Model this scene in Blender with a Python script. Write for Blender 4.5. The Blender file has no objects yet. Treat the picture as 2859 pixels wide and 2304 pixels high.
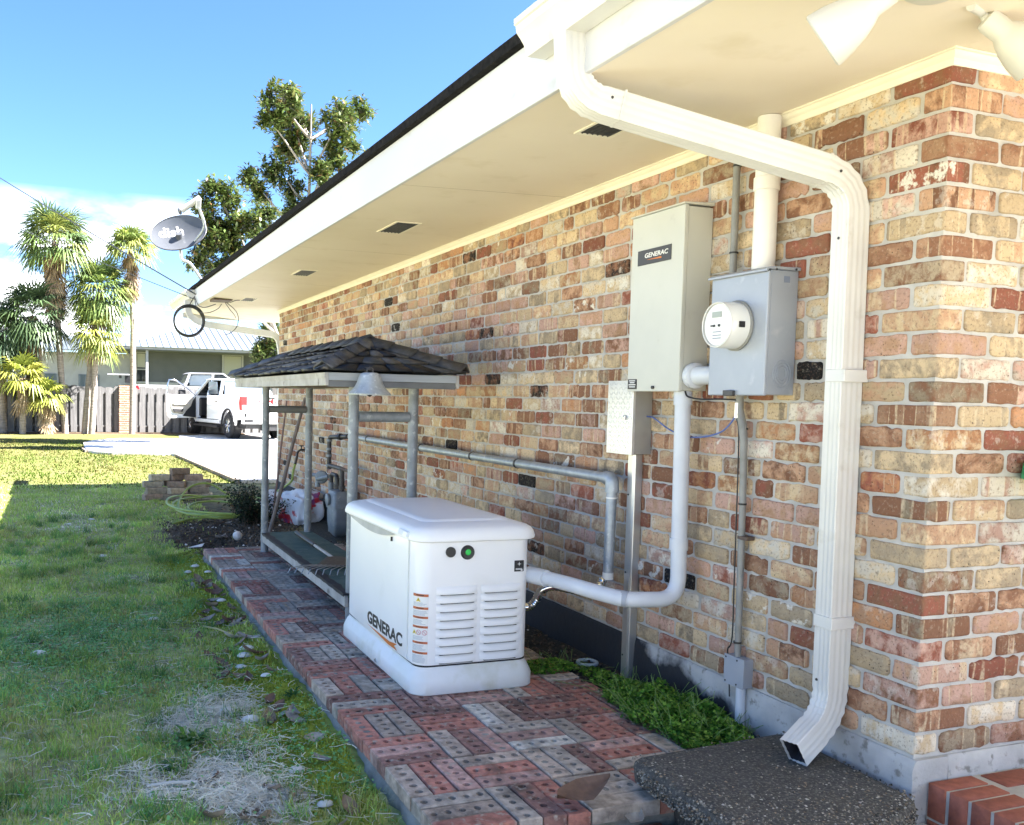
import bpy, bmesh, math, random
import numpy as np
from mathutils import Vector, Matrix, noise as mnoise
R = math.radians
rnd = random.Random(7)
scene = bpy.context.scene
C = scene.collection

# ---------------------------------------------------------------- camera
cam_d = bpy.data.cameras.new('camera')
cam = bpy.data.objects.new('camera', cam_d); C.objects.link(cam)
YAW, PITCH, ROLL = 0.351847542, -0.0637183349, 0.0208390520
_f = Vector((math.sin(YAW)*math.cos(PITCH), math.cos(YAW)*math.cos(PITCH), math.sin(PITCH)))
_r0 = Vector((math.cos(YAW), -math.sin(YAW), 0)); _u0 = _r0.cross(_f)
_r = _r0*math.cos(ROLL) + _u0*math.sin(ROLL); _u = -_r0*math.sin(ROLL) + _u0*math.cos(ROLL)
cam.matrix_world = Matrix(((_r.x, _u.x, -_f.x, -2.718), (_r.y, _u.y, -_f.y, -2.296), (_r.z, _u.z, -_f.z, 1.42), (0, 0, 0, 1)))
cam_d.sensor_width = 36; cam_d.sensor_fit = 'HORIZONTAL'
cam_d.lens = 36*2565.5/2859
cam_d.shift_x = (1429.5-1140.15)/2859; cam_d.shift_y = (1274.3-1152)/2859
cam_d.clip_start = 0.05; cam_d.clip_end = 2000
scene.camera = cam
scene.render.resolution_x = 1024; scene.render.resolution_y = 825

# ---------------------------------------------------------------- sky, sun, exposure
SUN = Vector((0.80, -0.34, 1.0)).normalized()
SUN_EL = math.asin(SUN.z); SUN_AZ = math.atan2(SUN.x, SUN.y)
world = bpy.data.worlds.new('World'); scene.world = world; world.use_nodes = True
wn = world.node_tree; wn.nodes.clear()
def N(nt, t, **kw):
    n = nt.nodes.new(t)
    for k, v in kw.items():
        if k.startswith('i_'): n.inputs[k[2:].replace('_', ' ')].default_value = v
        else: setattr(n, k, v)
    return n
sky = N(wn, 'ShaderNodeTexSky', sky_type='NISHITA', sun_disc=False)
sky.sun_elevation = SUN_EL; sky.sun_rotation = SUN_AZ
sky.air_density = 0.62; sky.dust_density = 0.7; sky.ozone_density = 3.0; sky.altitude = 0
tc = N(wn, 'ShaderNodeTexCoord')
mp = N(wn, 'ShaderNodeMapping'); mp.inputs['Scale'].default_value = (1, 1, 2.3); mp.inputs['Location'].default_value = (2.1, .9, .1)
wn.links.new(tc.outputs['Generated'], mp.inputs['Vector'])
cn = N(wn, 'ShaderNodeTexNoise', i_Scale=5.2, i_Detail=10.0, i_Roughness=.52)
wn.links.new(mp.outputs['Vector'], cn.inputs['Vector'])
cr = N(wn, 'ShaderNodeMapRange', i_From_Min=.50, i_From_Max=.57)
wn.links.new(cn.outputs['Fac'], cr.inputs['Value'])
sp = N(wn, 'ShaderNodeSeparateXYZ'); wn.links.new(tc.outputs['Generated'], sp.inputs[0])
el = N(wn, 'ShaderNodeMapRange', i_From_Min=.13, i_From_Max=.20, i_To_Min=1.0, i_To_Max=0.0); wn.links.new(sp.outputs['Z'], el.inputs['Value'])
mu = N(wn, 'ShaderNodeMath', operation='MULTIPLY'); wn.links.new(cr.outputs[0], mu.inputs[0]); wn.links.new(el.outputs[0], mu.inputs[1])
cmx = N(wn, 'ShaderNodeMix', data_type='RGBA'); wn.links.new(mu.outputs[0], cmx.inputs['Factor'])
hs = N(wn, 'ShaderNodeHueSaturation', i_Saturation=1.16, i_Value=.86); wn.links.new(sky.outputs[0], hs.inputs['Color'])
wn.links.new(hs.outputs[0], cmx.inputs['A']); cs = N(wn, 'ShaderNodeTexNoise', i_Scale=9.0, i_Detail=6.0); wn.links.new(mp.outputs['Vector'], cs.inputs['Vector'])
cv_ = N(wn, 'ShaderNodeMapRange', i_From_Min=.38, i_From_Max=.56); wn.links.new(cs.outputs['Fac'], cv_.inputs['Value'])
ccol = N(wn, 'ShaderNodeMix', data_type='RGBA'); wn.links.new(cv_.outputs[0], ccol.inputs['Factor']); ccol.inputs['A'].default_value = (2.0, 2.3, 2.6, 1); ccol.inputs['B'].default_value = (13.0, 13.2, 13.5, 1); wn.links.new(ccol.outputs['Result'], cmx.inputs['B'])
bg = N(wn, 'ShaderNodeBackground', i_Strength=0.05); wn.links.new(cmx.outputs['Result'], bg.inputs['Color'])
wo = N(wn, 'ShaderNodeOutputWorld'); wn.links.new(bg.outputs[0], wo.inputs['Surface'])

sun_d = bpy.data.lights.new('sun', 'SUN'); sun_d.energy = 4.3; sun_d.angle = R(.5); sun_d.color = (1, .96, .94)
sun = bpy.data.objects.new('sun', sun_d); C.objects.link(sun); sun.location = (20, -10, 30)
sun.rotation_euler = SUN.to_track_quat('Z', 'Y').to_euler()
vs = scene.view_settings
vs.view_transform = 'Standard'; vs.look = 'None'; vs.exposure = 3.4; vs.gamma = 1; vs.use_curve_mapping = False
scene.render.engine = 'CYCLES'
scene.cycles.max_bounces = 8; scene.cycles.diffuse_bounces = 5; scene.cycles.use_denoising = True

# ---------------------------------------------------------------- helpers
ORG = {}
def props(o, label=None, cat=None, group=None, kind=None):
    if label: o['label'] = label
    if cat: o['category'] = cat
    if group: o['group'] = group
    if kind: o['kind'] = kind
    return o
def thing(name, loc, label, cat, group=None):
    o = bpy.data.objects.new(name, None); C.objects.link(o); o.empty_display_size = .1
    o.location = loc; ORG[o] = Vector(loc)
    return props(o, label, cat, group)
def frame(d, ref=None):
    d = Vector(d).normalized(); ref = Vector(ref) if ref is not None else (Vector((0, 0, 1)) if abs(d.z) < .95 else Vector((0, 1, 0)))
    x = ref.cross(d).normalized(); return x, d.cross(x).normalized(), d
class MB:
    def __init__(s): s.v = []; s.f = []; s.at = {}
    def add(s, vs_, fs):
        o = len(s.v); s.v += [tuple(p) for p in vs_]; s.f += [tuple(i+o for i in f) for f in fs]; return s
    def box(s, x0, x1, y0, y1, z0, z1):
        return s.add([(x0,y0,z0),(x1,y0,z0),(x1,y1,z0),(x0,y1,z0),(x0,y0,z1),(x1,y0,z1),(x1,y1,z1),(x0,y1,z1)],
            [(0,3,2,1),(4,5,6,7),(0,1,5,4),(1,2,6,5),(2,3,7,6),(3,0,4,7)])
    def obox(s, c, size, rot=(0,0,0)):
        m = Matrix.Rotation(rot[2],3,'Z') @ Matrix.Rotation(rot[1],3,'Y') @ Matrix.Rotation(rot[0],3,'X'); c = Vector(c); h = Vector(size)/2
        q = [c + m @ Vector((sx*h.x, sy*h.y, sz*h.z)) for sz in (-1,1) for sx, sy in ((-1,-1),(1,-1),(1,1),(-1,1))]
        return s.add(q, [(0,3,2,1),(4,5,6,7),(0,1,5,4),(1,2,6,5),(2,3,7,6),(3,0,4,7)])
    def loft(s, rings, cap=True, closed=False):
        n = len(rings[0]); o = len(s.v); k = len(rings)
        for r in rings: s.v += [tuple(p) for p in r]
        for i in range(k if closed else k-1):
            a = o+i*n; b = o+((i+1) % k)*n
            for j in range(n): s.f.append((a+j, a+(j+1) % n, b+(j+1) % n, b+j))
        if cap and not closed:
            s.f.append(tuple(o+j for j in reversed(range(n)))); s.f.append(tuple(o+(k-1)*n+j for j in range(n)))
        return s
    def cyl(s, a, b, r0, r1=None, n=16, cap=True):
        a = Vector(a); b = Vector(b); x, y, _ = frame(b-a); r1 = r0 if r1 is None else r1
        ring = lambda c, r: [c + (x*math.cos(2*math.pi*i/n) + y*math.sin(2*math.pi*i/n))*r for i in range(n)]
        return s.loft([ring(a, r0), ring(b, r1)], cap)
    def tube(s, pts, r, n=10, closed=False, cap=True):
        pts = [Vector(p) for p in pts]; k = len(pts); rings = []; x = None
        for i, p in enumerate(pts):
            if closed: d = pts[(i+1) % k]-pts[i-1]
            else: d = pts[min(i+1, k-1)]-pts[max(i-1, 0)]
            d.normalize()
            if x is None: x, y, _ = frame(d)
            else:
                x = (x - d*x.dot(d)).normalized(); y = d.cross(x)
            rr = r[i] if isinstance(r, (list, tuple)) else r
            rings.append([p + (x*math.cos(2*math.pi*j/n) + y*math.sin(2*math.pi*j/n))*rr for j in range(n)])
        return s.loft(rings, cap, closed)
    def lathe(s, prof, c=(0,0,0), axis=(0,0,1), n=24, cap=True):
        x, y, d = frame(axis); c = Vector(c)
        return s.loft([[c + d*z + (x*math.cos(2*math.pi*i/n) + y*math.sin(2*math.pi*i/n))*max(r, 1e-4) for i in range(n)] for r, z in prof], cap)
    def prism(s, poly, off):
        off = Vector(off); return s.loft([[Vector(p) for p in poly], [Vector(p)+off for p in poly]])
    def attr(s, name, val): s.at.setdefault(name, []).append((len(s.f), val))
    def build(s, name, mat, parent=None, org=None, smooth=None, bevel=0, seg=1, label=None, cat=None, group=None, kind=None):
        o = Vector(ORG[parent]) if parent is not None and parent in ORG else (Vector(org) if org is not None else Vector((0,0,0)))
        me = bpy.data.meshes.new(name)
        me.from_pydata([(p[0]-o.x, p[1]-o.y, p[2]-o.z) for p in s.v], [], s.f)
        bm = bmesh.new(); bm.from_mesh(me)
        bmesh.ops.recalc_face_normals(bm, faces=bm.faces)
        if bevel:
            es = [e for e in bm.edges if len(e.link_faces) == 2 and e.calc_face_angle(0) > .5]
            bmesh.ops.bevel(bm, geom=es, offset=bevel, segments=seg, affect='EDGES', profile=.5, clamp_overlap=True)
        bm.to_mesh(me); bm.free()
        ob = bpy.data.objects.new(name, me); C.objects.link(ob)
        if mat: me.materials.append(mat)
        if smooth is not None:
            me.shade_smooth(); me.set_sharp_from_angle(angle=R(smooth))
        if parent is not None: ob.parent = parent; ORG[ob] = o
        else: ob.location = o; ORG[ob] = o
        return props(ob, label, cat, group, kind)
def npmesh(name, V, F, mat, parent=None, cols=None, smooth=False, colname='col', extra=None, org=(0,0,0), **kw):
    """fast mesh from numpy: V (n,3), F (m,k) all same k; cols per face (m,3)"""
    o = Vector(ORG[parent]) if parent is not None and parent in ORG else Vector(org)
    V = np.asarray(V, dtype=np.float32) - np.array(o, dtype=np.float32); F = np.asarray(F, dtype=np.int32); k = F.shape[1]
    me = bpy.data.meshes.new(name); me.vertices.add(len(V)); me.vertices.foreach_set('co', V.ravel())
    me.loops.add(F.size); me.loops.foreach_set('vertex_index', F.ravel())
    me.polygons.add(len(F)); me.polygons.foreach_set('loop_start', np.arange(0, F.size, k, dtype=np.int32)); 
    me.update(calc_edges=True)
    def setc(nm, arr):
        a = me.attributes.new(nm, 'FLOAT_COLOR', 'FACE'); b = np.ones((len(F), 4), np.float32); b[:, :3] = arr; a.data.foreach_set('color', b.ravel())
    if cols is not None: setc(colname, cols)
    for nm, arr in (extra or {}).items(): setc(nm, arr)
    if smooth: me.shade_smooth()
    me.validate()
    ob = bpy.data.objects.new(name, me); C.objects.link(ob); me.materials.append(mat)
    if parent is not None: ob.parent = parent
    else: ob.location = o
    ORG[ob] = o
    return props(ob, **kw)
def rrect(x0, x1, y0, y1, r, z, n=6):
    out = []
    for cx, cy, a0 in ((x1-r, y1-r, 0), (x0+r, y1-r, 90), (x0+r, y0+r, 180), (x1-r, y0+r, 270)):
        for i in range(n+1):
            a = R(a0+90*i/n); out.append((cx+r*math.cos(a), cy+r*math.sin(a), z))
    return out
def bez(p0, p1, p2, p3, n=10):
    p0, p1, p2, p3 = map(Vector, (p0, p1, p2, p3))
    return [p0*(1-t)**3 + p1*3*t*(1-t)**2 + p2*3*t*t*(1-t) + p3*t**3 for t in [i/n for i in range(n+1)]]
def spline(pts, n=8):
    pts = [Vector(p) for p in pts]; out = []
    P = [pts[0]*2-pts[1]] + pts + [pts[-1]*2-pts[-2]]
    for i in range(1, len(P)-2):
        for j in range(n):
            t = j/n; a, b, c, d = P[i-1], P[i], P[i+1], P[i+2]
            out.append(.5*((2*b)+(c-a)*t+(2*a-5*b+4*c-d)*t*t+(3*b-a-3*c+d)*t**3))
    return out+[pts[-1]]

# ---------------------------------------------------------------- materials
def newmat(name):
    m = bpy.data.materials.new(name); m.use_nodes = True; nt = m.node_tree
    b = nt.nodes['Principled BSDF']; return m, nt, b
def rgb(c): return (c[0], c[1], c[2], 1)
def noise_fac(nt, scale, detail=4, rough=.55, lo=.35, hi=.65, stretch=(1,1,1), coord='Object', dist=0):
    tcn = N(nt, 'ShaderNodeTexCoord'); m = N(nt, 'ShaderNodeMapping'); m.inputs['Scale'].default_value = stretch
    nt.links.new(tcn.outputs[coord], m.inputs['Vector'])
    n = N(nt, 'ShaderNodeTexNoise', i_Scale=scale, i_Detail=detail, i_Roughness=rough, i_Distortion=dist); nt.links.new(m.outputs[0], n.inputs['Vector'])
    r = N(nt, 'ShaderNodeMapRange', i_From_Min=lo, i_From_Max=hi); nt.links.new(n.outputs['Fac'], r.inputs['Value'])
    return r.outputs[0]
def mixc(nt, fac, a, b, blend='MIX'):
    m = N(nt, 'ShaderNodeMix', data_type='RGBA', blend_type=blend)
    for k, v in (('Factor', fac), ('A', a), ('B', b)):
        if isinstance(v, (int, float)): m.inputs[k].default_value = v
        elif isinstance(v, tuple): m.inputs[k].default_value = rgb(v)
        else: nt.links.new(v, m.inputs[k])
    return m.outputs['Result']
def bump(nt, b, h, strength=.3, dist=.01):
    n = N(nt, 'ShaderNodeBump', i_Strength=strength, i_Distance=dist); nt.links.new(h, n.inputs['Height']); nt.links.new(n.outputs[0], b.inputs['Normal'])
def pmat(name, c1, c2=None, scale=6, rough=.6, metal=0, lo=.35, hi=.65, stretch=(1,1,1), bmp=0, bscale=None, bdist=.004, c3=None, s3=25, lo3=.55, hi3=.7, detail=5, spec=None):
    m, nt, b = newmat(name)
    col = rgb(c1)
    if c2 is not None:
        col = mixc(nt, noise_fac(nt, scale, detail, lo=lo, hi=hi, stretch=stretch), c1, c2)
        if c3 is not None: col = mixc(nt, noise_fac(nt, s3, 4, lo=lo3, hi=hi3, stretch=stretch), col, c3)
        nt.links.new(col, b.inputs['Base Color'])
    else: b.inputs['Base Color'].default_value = col
    b.inputs['Roughness'].default_value = rough; b.inputs['Metallic'].default_value = metal
    if spec is not None: b.inputs['Specular IOR Level'].default_value = spec
    if bmp: bump(nt, b, noise_fac(nt, bscale or scale*4, 6, lo=0, hi=1, stretch=stretch), bmp, bdist)
    return m
def attrmat(name, rough=.7, var=.25, scale=8, trans=0, spec=.3, bmp=0, dirt=None):
    m, nt, b = newmat(name)
    a = N(nt, 'ShaderNodeAttribute', attribute_name='col')
    col = a.outputs['Color']
    if var:
        f = noise_fac(nt, scale, 4, lo=.3, hi=.7); g = N(nt, 'ShaderNodeMapRange', i_To_Min=1-var, i_To_Max=1+var); nt.links.new(f, g.inputs['Value'])
        v = N(nt, 'ShaderNodeVectorMath', operation='SCALE'); nt.links.new(col, v.inputs[0]); nt.links.new(g.outputs[0], v.inputs['Scale']); col = v.outputs[0]
    if dirt: col = mixc(nt, noise_fac(nt, dirt[1], 5, lo=.52, hi=.76), col, dirt[0]); col = mixc(nt, noise_fac(nt, dirt[1]*4, 5, lo=.55, hi=.7), col, tuple(min(1, q*4.5) for q in dirt[0]))
    nt.links.new(col, b.inputs['Base Color']); b.inputs['Roughness'].default_value = rough; b.inputs['Specular IOR Level'].default_value = spec
    if bmp: bump(nt, b, noise_fac(nt, scale*5, 5, lo=0, hi=1), bmp, .004)
    if trans:
        t = N(nt, 'ShaderNodeBsdfTranslucent'); nt.links.new(col, t.inputs['Color'])
        mx = N(nt, 'ShaderNodeMixShader', i_Fac=trans); nt.links.new(b.outputs[0], mx.inputs[1]); nt.links.new(t.outputs[0], mx.inputs[2])
        nt.links.new(mx.outputs[0], nt.nodes['Material Output'].inputs['Surface'])
    return m
def glass(name, tint, rough=.04):
    m, nt, b = newmat(name); b.inputs['Base Color'].default_value = rgb(tint); b.inputs['Roughness'].default_value = rough; b.inputs['Specular IOR Level'].default_value = .8
    return m

M = {}
M['white_paint'] = pmat('white_paint', (.78,.78,.77), (.70,.70,.69), 3, .45, lo=.4, hi=.75, bmp=.05, bscale=60)
M['soffit'] = pmat('soffit_cream_paint', (.82,.74,.62), (.77,.685,.56), 1.3, .6, bmp=.12, bscale=70, bdist=.002, c3=(.66,.57,.42), s3=3.5, lo3=.58, hi3=.85)
M['molding'] = pmat('cream_molding', (.84,.79,.66), (.79,.73,.60), 5, .5)
M['fascia'] = pmat('fascia_white', (.60,.61,.64), (.54,.54,.56), 1.5, .5, stretch=(1,.4,1), bmp=.06, bscale=50, c3=(.44,.43,.40), s3=9, lo3=.63, hi3=.8)
M['gutter'] = pmat('gutter_white', (.66,.655,.64), (.60,.59,.57), 4, .32, lo=.4, hi=.8, c3=(.48,.45,.40), s3=9, lo3=.62, hi3=.85, bmp=.05, bscale=18)
M['shingle'] = pmat('asphalt_shingle', (.010,.010,.011), (.022,.021,.022), 40, 1.0, bmp=.5, bscale=200, spec=.05)
M['gen_white'] = pmat('generator_white', (.87,.87,.88), (.83,.83,.84), 2, .38, bmp=.04, bscale=260, bdist=.001, c3=(.72,.71,.68), s3=3.2, lo3=.6, hi3=.95)
M['gen_base'] = pmat('generator_base_white', (.78,.79,.80), (.70,.71,.68), 4, .5, c3=(.56,.56,.46), s3=6, lo3=.54, hi3=.8)
M['black_plastic'] = pmat('black_plastic', (.012,.012,.014), (.02,.02,.022), 20, .4)
M['dark_gap'] = pmat('dark_gap', (.02,.02,.022), None)
M['cab_grey'] = pmat('cabinet_grey', (.56,.56,.51), (.52,.52,.47), 3, .42, c3=(.45,.44,.4), s3=12, lo3=.65, hi3=.85)
M['meter_grey'] = pmat('meter_box_grey', (.37,.40,.46), (.32,.35,.41), 4, .42, .15, c3=(.46,.48,.53), s3=16, lo3=.6, hi3=.8)
M['galv'] = pmat('galvanised', (.42,.46,.50), (.30,.34,.39), 18, .45, .45, c3=(.58,.6,.62), s3=40, lo3=.6, hi3=.75)
M['alu'] = pmat('aluminium', (.62,.63,.64), (.5,.51,.52), 10, .32, .75, stretch=(1,1,.1))
M['pvc_grey'] = pmat('grey_pvc', (.62,.65,.70), (.55,.58,.64), 6, .4)
M['pvc_dark'] = pmat('dark_grey_conduit', (.20,.20,.19), (.28,.28,.27), 12, .45)
M['pvc_white'] = pmat('white_pvc', (.82,.80,.76), (.76,.74,.69), 5, .4)
M['cable_black'] = pmat('black_cable', (.012,.012,.013), (.025,.025,.026), 30, .5)
M['rust'] = pmat('rusty_iron', (.09,.06,.045), (.14,.10,.08), 30, .7, .2, bmp=.2)
M['blue_wire'] = pmat('blue_wire', (.10,.16,.42), (.14,.2,.5), 30, .45)
M['gas_grey'] = pmat('gas_meter_grey', (.16,.19,.23), (.22,.26,.30), 10, .5, .2, c3=(.35,.38,.4), s3=30, lo3=.6, hi3=.8)
M['old_metal'] = pmat('old_painted_pipe', (.30,.33,.36), (.20,.22,.24), 9, .6, .3, c3=(.48,.50,.52), s3=22, lo3=.58, hi3=.72, bmp=.1)
M['weather_wood'] = pmat('weathered_wood', (.34,.33,.32), (.23,.22,.21), 5, .85, stretch=(8,.6,8), bmp=.3, bscale=30)
M['old_white_wood'] = pmat('peeling_white_board', (.46,.45,.43), (.33,.315,.29), 7, .8, c3=(.17,.155,.135), s3=11, lo3=.62, hi3=.72, bmp=.2)
M['green_felt'] = pmat('green_roll_felt', (.06,.115,.095), (.10,.16,.135), 9, .85, c3=(.22,.24,.22), s3=14, lo3=.63, hi3=.75, bmp=.5, bscale=90)
M['tar'] = pmat('black_tar_paper', (.014,.015,.018), (.03,.032,.036), 12, .7, bmp=.4)
M['concrete'] = pmat('concrete', (.55,.54,.51), (.47,.46,.43), 1.2, .85, c3=(.40,.39,.36), s3=9, lo3=.6, hi3=.8, bmp=.2, bscale=60)
M['mortar'] = pmat('wall_mortar', (.52,.50,.475), (.41,.395,.37), 9, .95, bmp=.5, bscale=90, bdist=.006, c3=(.27,.255,.235), s3=6, lo3=.62, hi3=.82)
M['bell'] = pmat('cast_bell_grey', (.45,.49,.52), (.36,.40,.44), 24, .5, .35, c3=(.62,.66,.68), s3=40, lo3=.56, hi3=.7, bmp=.15)
M['dark_metal'] = pmat('dark_steel', (.05,.05,.055), (.09,.09,.095), 20, .5, .6)
M['truck'] = pmat('truck_white', (.82,.83,.84), None, rough=.18)
M['truck'].node_tree.nodes['Principled BSDF'].inputs['Coat Weight'].default_value = .5
M['trim_black'] = pmat('truck_black_trim', (.015,.015,.017), None, rough=.55)
M['rubber'] = pmat('tyre_rubber', (.018,.018,.019), (.03,.03,.03), 20, .85, bmp=.3)
M['chrome'] = pmat('chrome', (.7,.7,.71), None, rough=.15, metal=1)
M['wheel_alloy'] = pmat('alloy', (.62,.62,.63), None, rough=.25, metal=.9)
M['red_lamp'] = pmat('red_lamp', (.55,.02,.025), (.42,.015,.02), 30, .2)
M['glass_dark'] = glass('dark_car_glass', (.02,.025,.03))
M['glass_blue'] = glass('window_glass', (.10,.13,.16))
M['beige_int'] = pmat('beige_door_trim', (.42,.39,.34), None, rough=.7)
# ================================================================ GROUND
def fbm(x, y, s, o=4):
    return mnoise.fractal(Vector((x*s, y*s, 3.7)), 1.0, 2.0, o)
def sstep(a, b, x):
    t = np.clip((x-a)/(b-a), 0, 1); return t*t*(3-2*t)
def gz(x, y):
    z = -.12 + .012*fbm(x, y, 1.3, 3)
    d = math.hypot(x+1.22, (y-7.35)*.8); z -= .13*math.exp(-(d/.30)**2)
    d = math.hypot(x+1.5, y-8.0); z += .035*math.exp(-(d/.5)**2)
    if y > 6.1 and x > -1.3: z += .07*min(1, (x+1.3)/.8)*math.exp(-max(0, y-9.5)**2)
    if x < -1.5 and y < 6.5: z += .055*math.exp(-((x+1.64)/.15)**2)*(.7+.7*fbm(x, y, 3.0, 3))
    if y > 30: z += .10*min(1, (y-30)/1.2)
    return z
def graded(fine0, fine1, step, lo, hi):
    a = list(np.arange(fine0, fine1+1e-6, step)); s = step
    b = []; p = fine0
    while p > lo: s *= 1.35; p -= s; b.append(max(p, lo))
    s = step; c = []; p = fine1
    while p < hi: s *= 1.35; p += s; c.append(min(p, hi))
    return np.array(b[::-1]+a+c)
gx = graded(-4.6, .8, .09, -600, 600); gy = graded(-.6, 14, .09, -400, 900)
GX, GY = np.meshgrid(gx, gy)
Vg = np.array([(x, y, gz(x, y) if -8 < x < 4 and -3 < y < 40 else (-.12 if y < 40 else -.02)) for y in gy for x in gx])
nx = len(gx); ny = len(gy)
ii, jj = np.meshgrid(np.arange(nx-1), np.arange(ny-1)); a0 = (jj*nx+ii).ravel()
Fg = np.stack([a0, a0+1, a0+nx+1, a0+nx], 1)
cen = Vg[Fg].mean(1)
def zones(x, y):
    """weights: soil, moss, straw, clover (0..1) on the ground"""
    n1 = fbm(x, y, 1.1, 4); n2 = fbm(x+9, y-4, 2.4, 4); n3 = fbm(x-5, y+11, .6, 3)
    soil = max(0, 1-math.hypot((x+1.05)/1.15, (y-7.9)/1.75))*2.2 + .5*n2
    if y > 30: soil = max(soil, (y-30.2)*1.1+.8*n1)
    soil = max(soil, .75-math.hypot((x+1.98)/.30, (y-3.7)/.75)+.6*n2, .55-math.hypot((x+1.8)/.2, (y-.75)/.35)+.6*n2)
    if x > -1.25 and y > 6.1 and y < 13: soil = max(soil, .7+.4*n1)
    e = -1.6-x
    moss = (1-abs(e-.16)/.34)*1.3 + .7*n1 if y < 6.6 and e > -.3 else -1
    if 6.2 < y < 9 and x > -1.5: moss = max(moss, .45+.9*n2)
    straw = 1.05-math.hypot((x+2.08)/.30, (y-2.0)/.8) + .75*n2
    straw = max(straw, .95-math.hypot((x+2.05)/.33, (y-1.05)/.45)+.6*n2, .85-math.hypot((x+2.62)/.4, (y-1.25)/.35)+.6*n2, .5*n3+.8*n1-.1 if y > 4 else -1)
    clov = 1.2-math.hypot((x+2.75)/.9, (y-3.7)/1.25)+.6*n1
    clov = max(clov, .7*n3+.5*n1-.05)
    cl = lambda v: min(1, max(0, v))
    return cl(soil), cl(moss), cl(straw), cl(clov)
colg = np.zeros((len(Fg), 3), np.float32)
for i, (x, y, z) in enumerate(cen):
    if -8 < x < 4 and -3 < y < 40: s_, m_, t_, c_ = zones(x, y)
    else: s_ = m_ = t_ = c_ = 0
    dry = float(np.clip(max((y-12.9)/.9, (-3.5-x)/.5, (-1.6-y)/.6), 0, 1)); n5 = .5+.5*fbm(x, y, .35, 3) if abs(x) < 60 and abs(y) < 90 else .5  # weight of lawn outside the house shadow, paled to bounce sunlight
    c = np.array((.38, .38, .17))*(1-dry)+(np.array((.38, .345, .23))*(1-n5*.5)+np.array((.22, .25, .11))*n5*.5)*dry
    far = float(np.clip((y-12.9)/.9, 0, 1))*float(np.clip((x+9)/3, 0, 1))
    c = c*(1-far)+(np.array((.135, .125, .042))*(1-n5*.6)+np.array((.07, .105, .018))*n5*.6)*far; t_ *= 1-far  # sunlit lawn in view painted darker so full sun does not bleach it
    c = c*(1-t_)+np.array((.50, .45, .35))*t_
    c = c*(1-m_)+np.array((.30, .33, .045))*m_
    c = c*(1-s_)+(np.array((.10, .08, .06)) if y < 20 else np.array((.12, .085, .055)))*s_
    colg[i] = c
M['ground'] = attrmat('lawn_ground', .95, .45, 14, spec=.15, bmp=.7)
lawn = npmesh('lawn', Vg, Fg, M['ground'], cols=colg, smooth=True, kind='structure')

# ---- grass blades (uncountable): one joined mesh
M['grass'] = attrmat('grass_blades', .7, .3, 1.3, trans=.38, spec=.08)
rng = np.random.default_rng(5)
def inshape(x, y):
    if -1.62 < x < -.2 and .3 < y < 6.22: return False       # patio
    if x > -.32 and y < 13.4: return False
    if x > -1.05 and y < 13: return False
    if y < .42 and x > -1.55: return False
    return True
def driveway_inside(x, y):
    p = [(-2.405,25.6),(-2.33,22.1),(-1.8,21.25),(-.41,20.85),(-.3,20.4),(-.09,15.6),(.02,13.5),(3.3,13.6),(3.3,26.3),(5.2,26.6),(5.2,33.5),(1.0,33.5),(.6,28.3),(-1.3,28.2)]
    c = False
    for i in range(len(p)):
        (x1, y1), (x2, y2) = p[i], p[i-1]
        if (y1 > y) != (y2 > y) and x < (x2-x1)*(y-y1)/(y2-y1)+x1: c = not c
    return c
bl_V = []; bl_C = []
def blades(n, x0, x1, y0, y1, h0, h1, w, sunny=False):
    X = rng.uniform(x0, x1, n); Yy = rng.uniform(y0, y1, n); P = []; CC = []; H = []
    for x, y in zip(X, Yy):
        if not inshape(x, y) or driveway_inside(x, y): continue
        s_, m_, t_, c_ = zones(x, y)
        r_ = rnd.random()
        if r_ < s_*.97 or rnd.random() < m_*.9: continue
        u = rnd.random(); g = rnd.uniform(.75, 1.25)
        if rnd.random() < t_*.9: c = (.80*g, .74*g, .60*g); hh = .65
        elif rnd.random() < c_*.75: c = (.23*g, .40*g, .12*g); hh = .8
        elif u < .17: c = (.74*g, .68*g, .42*g); hh = .9
        elif u < .55: c = (.56*g, .62*g, .17*g); hh = 1
        else: c = (.42*g, .58*g, .13*g); hh = 1
        if sunny and y > 12.9: c = (.14*g, .13*g, .042*g) if u < .58-.6*fbm(x, y, .45, 3) else (.07*g, .11*g, .016*g)  # blades past the far shadow edge coloured darker against the strong sun
        elif sunny: c = (.37*g, .33*g, .15*g) if u < .58-.5*fbm(x, y, .45, 3) else (.20*g, .26*g, .055*g)  # remaining sunlit blades kept pale to throw light back at the house
        cl_ = .75+.75*fbm(x+3, y, 4.5, 2); P.append((x, y, gz(x, y)-.004)); CC.append(c); H.append(hh*max(.4, cl_))
    P = np.array(P); k = len(P); 
    if not k: return
    h = rng.uniform(h0, h1, k)*np.array(H); a = rng.uniform(0, 2*np.pi, k); lean = rng.uniform(.15, 1.1, k); la = rng.uniform(0, 2*np.pi, k)
    wv = np.stack([np.cos(a), np.sin(a), np.zeros(k)], 1)*(w*rng.uniform(.6, 1.2, k))[:, None]
    ld = np.stack([np.cos(la), np.sin(la), np.zeros(k)], 1)
    mid = P + ld*(h*lean*.25)[:, None]; mid[:, 2] += h*.6
    tip = P + ld*(h*lean)[:, None]; tip[:, 2] += h*np.sqrt(np.clip(1.1-lean*.6, .1, 1))
    V = np.stack([P-wv, P+wv, mid+wv*.8, mid-wv*.8, mid-wv*.8, mid+wv*.8, tip+wv*.12, tip-wv*.12], 1)
    bl_V.append(V.reshape(-1, 3)); bl_C.append(np.repeat(np.array(CC), 2, 0))
blades(52000, -3.7, -1.55, -.2, 3.2, .022, .055, .0026)
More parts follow.
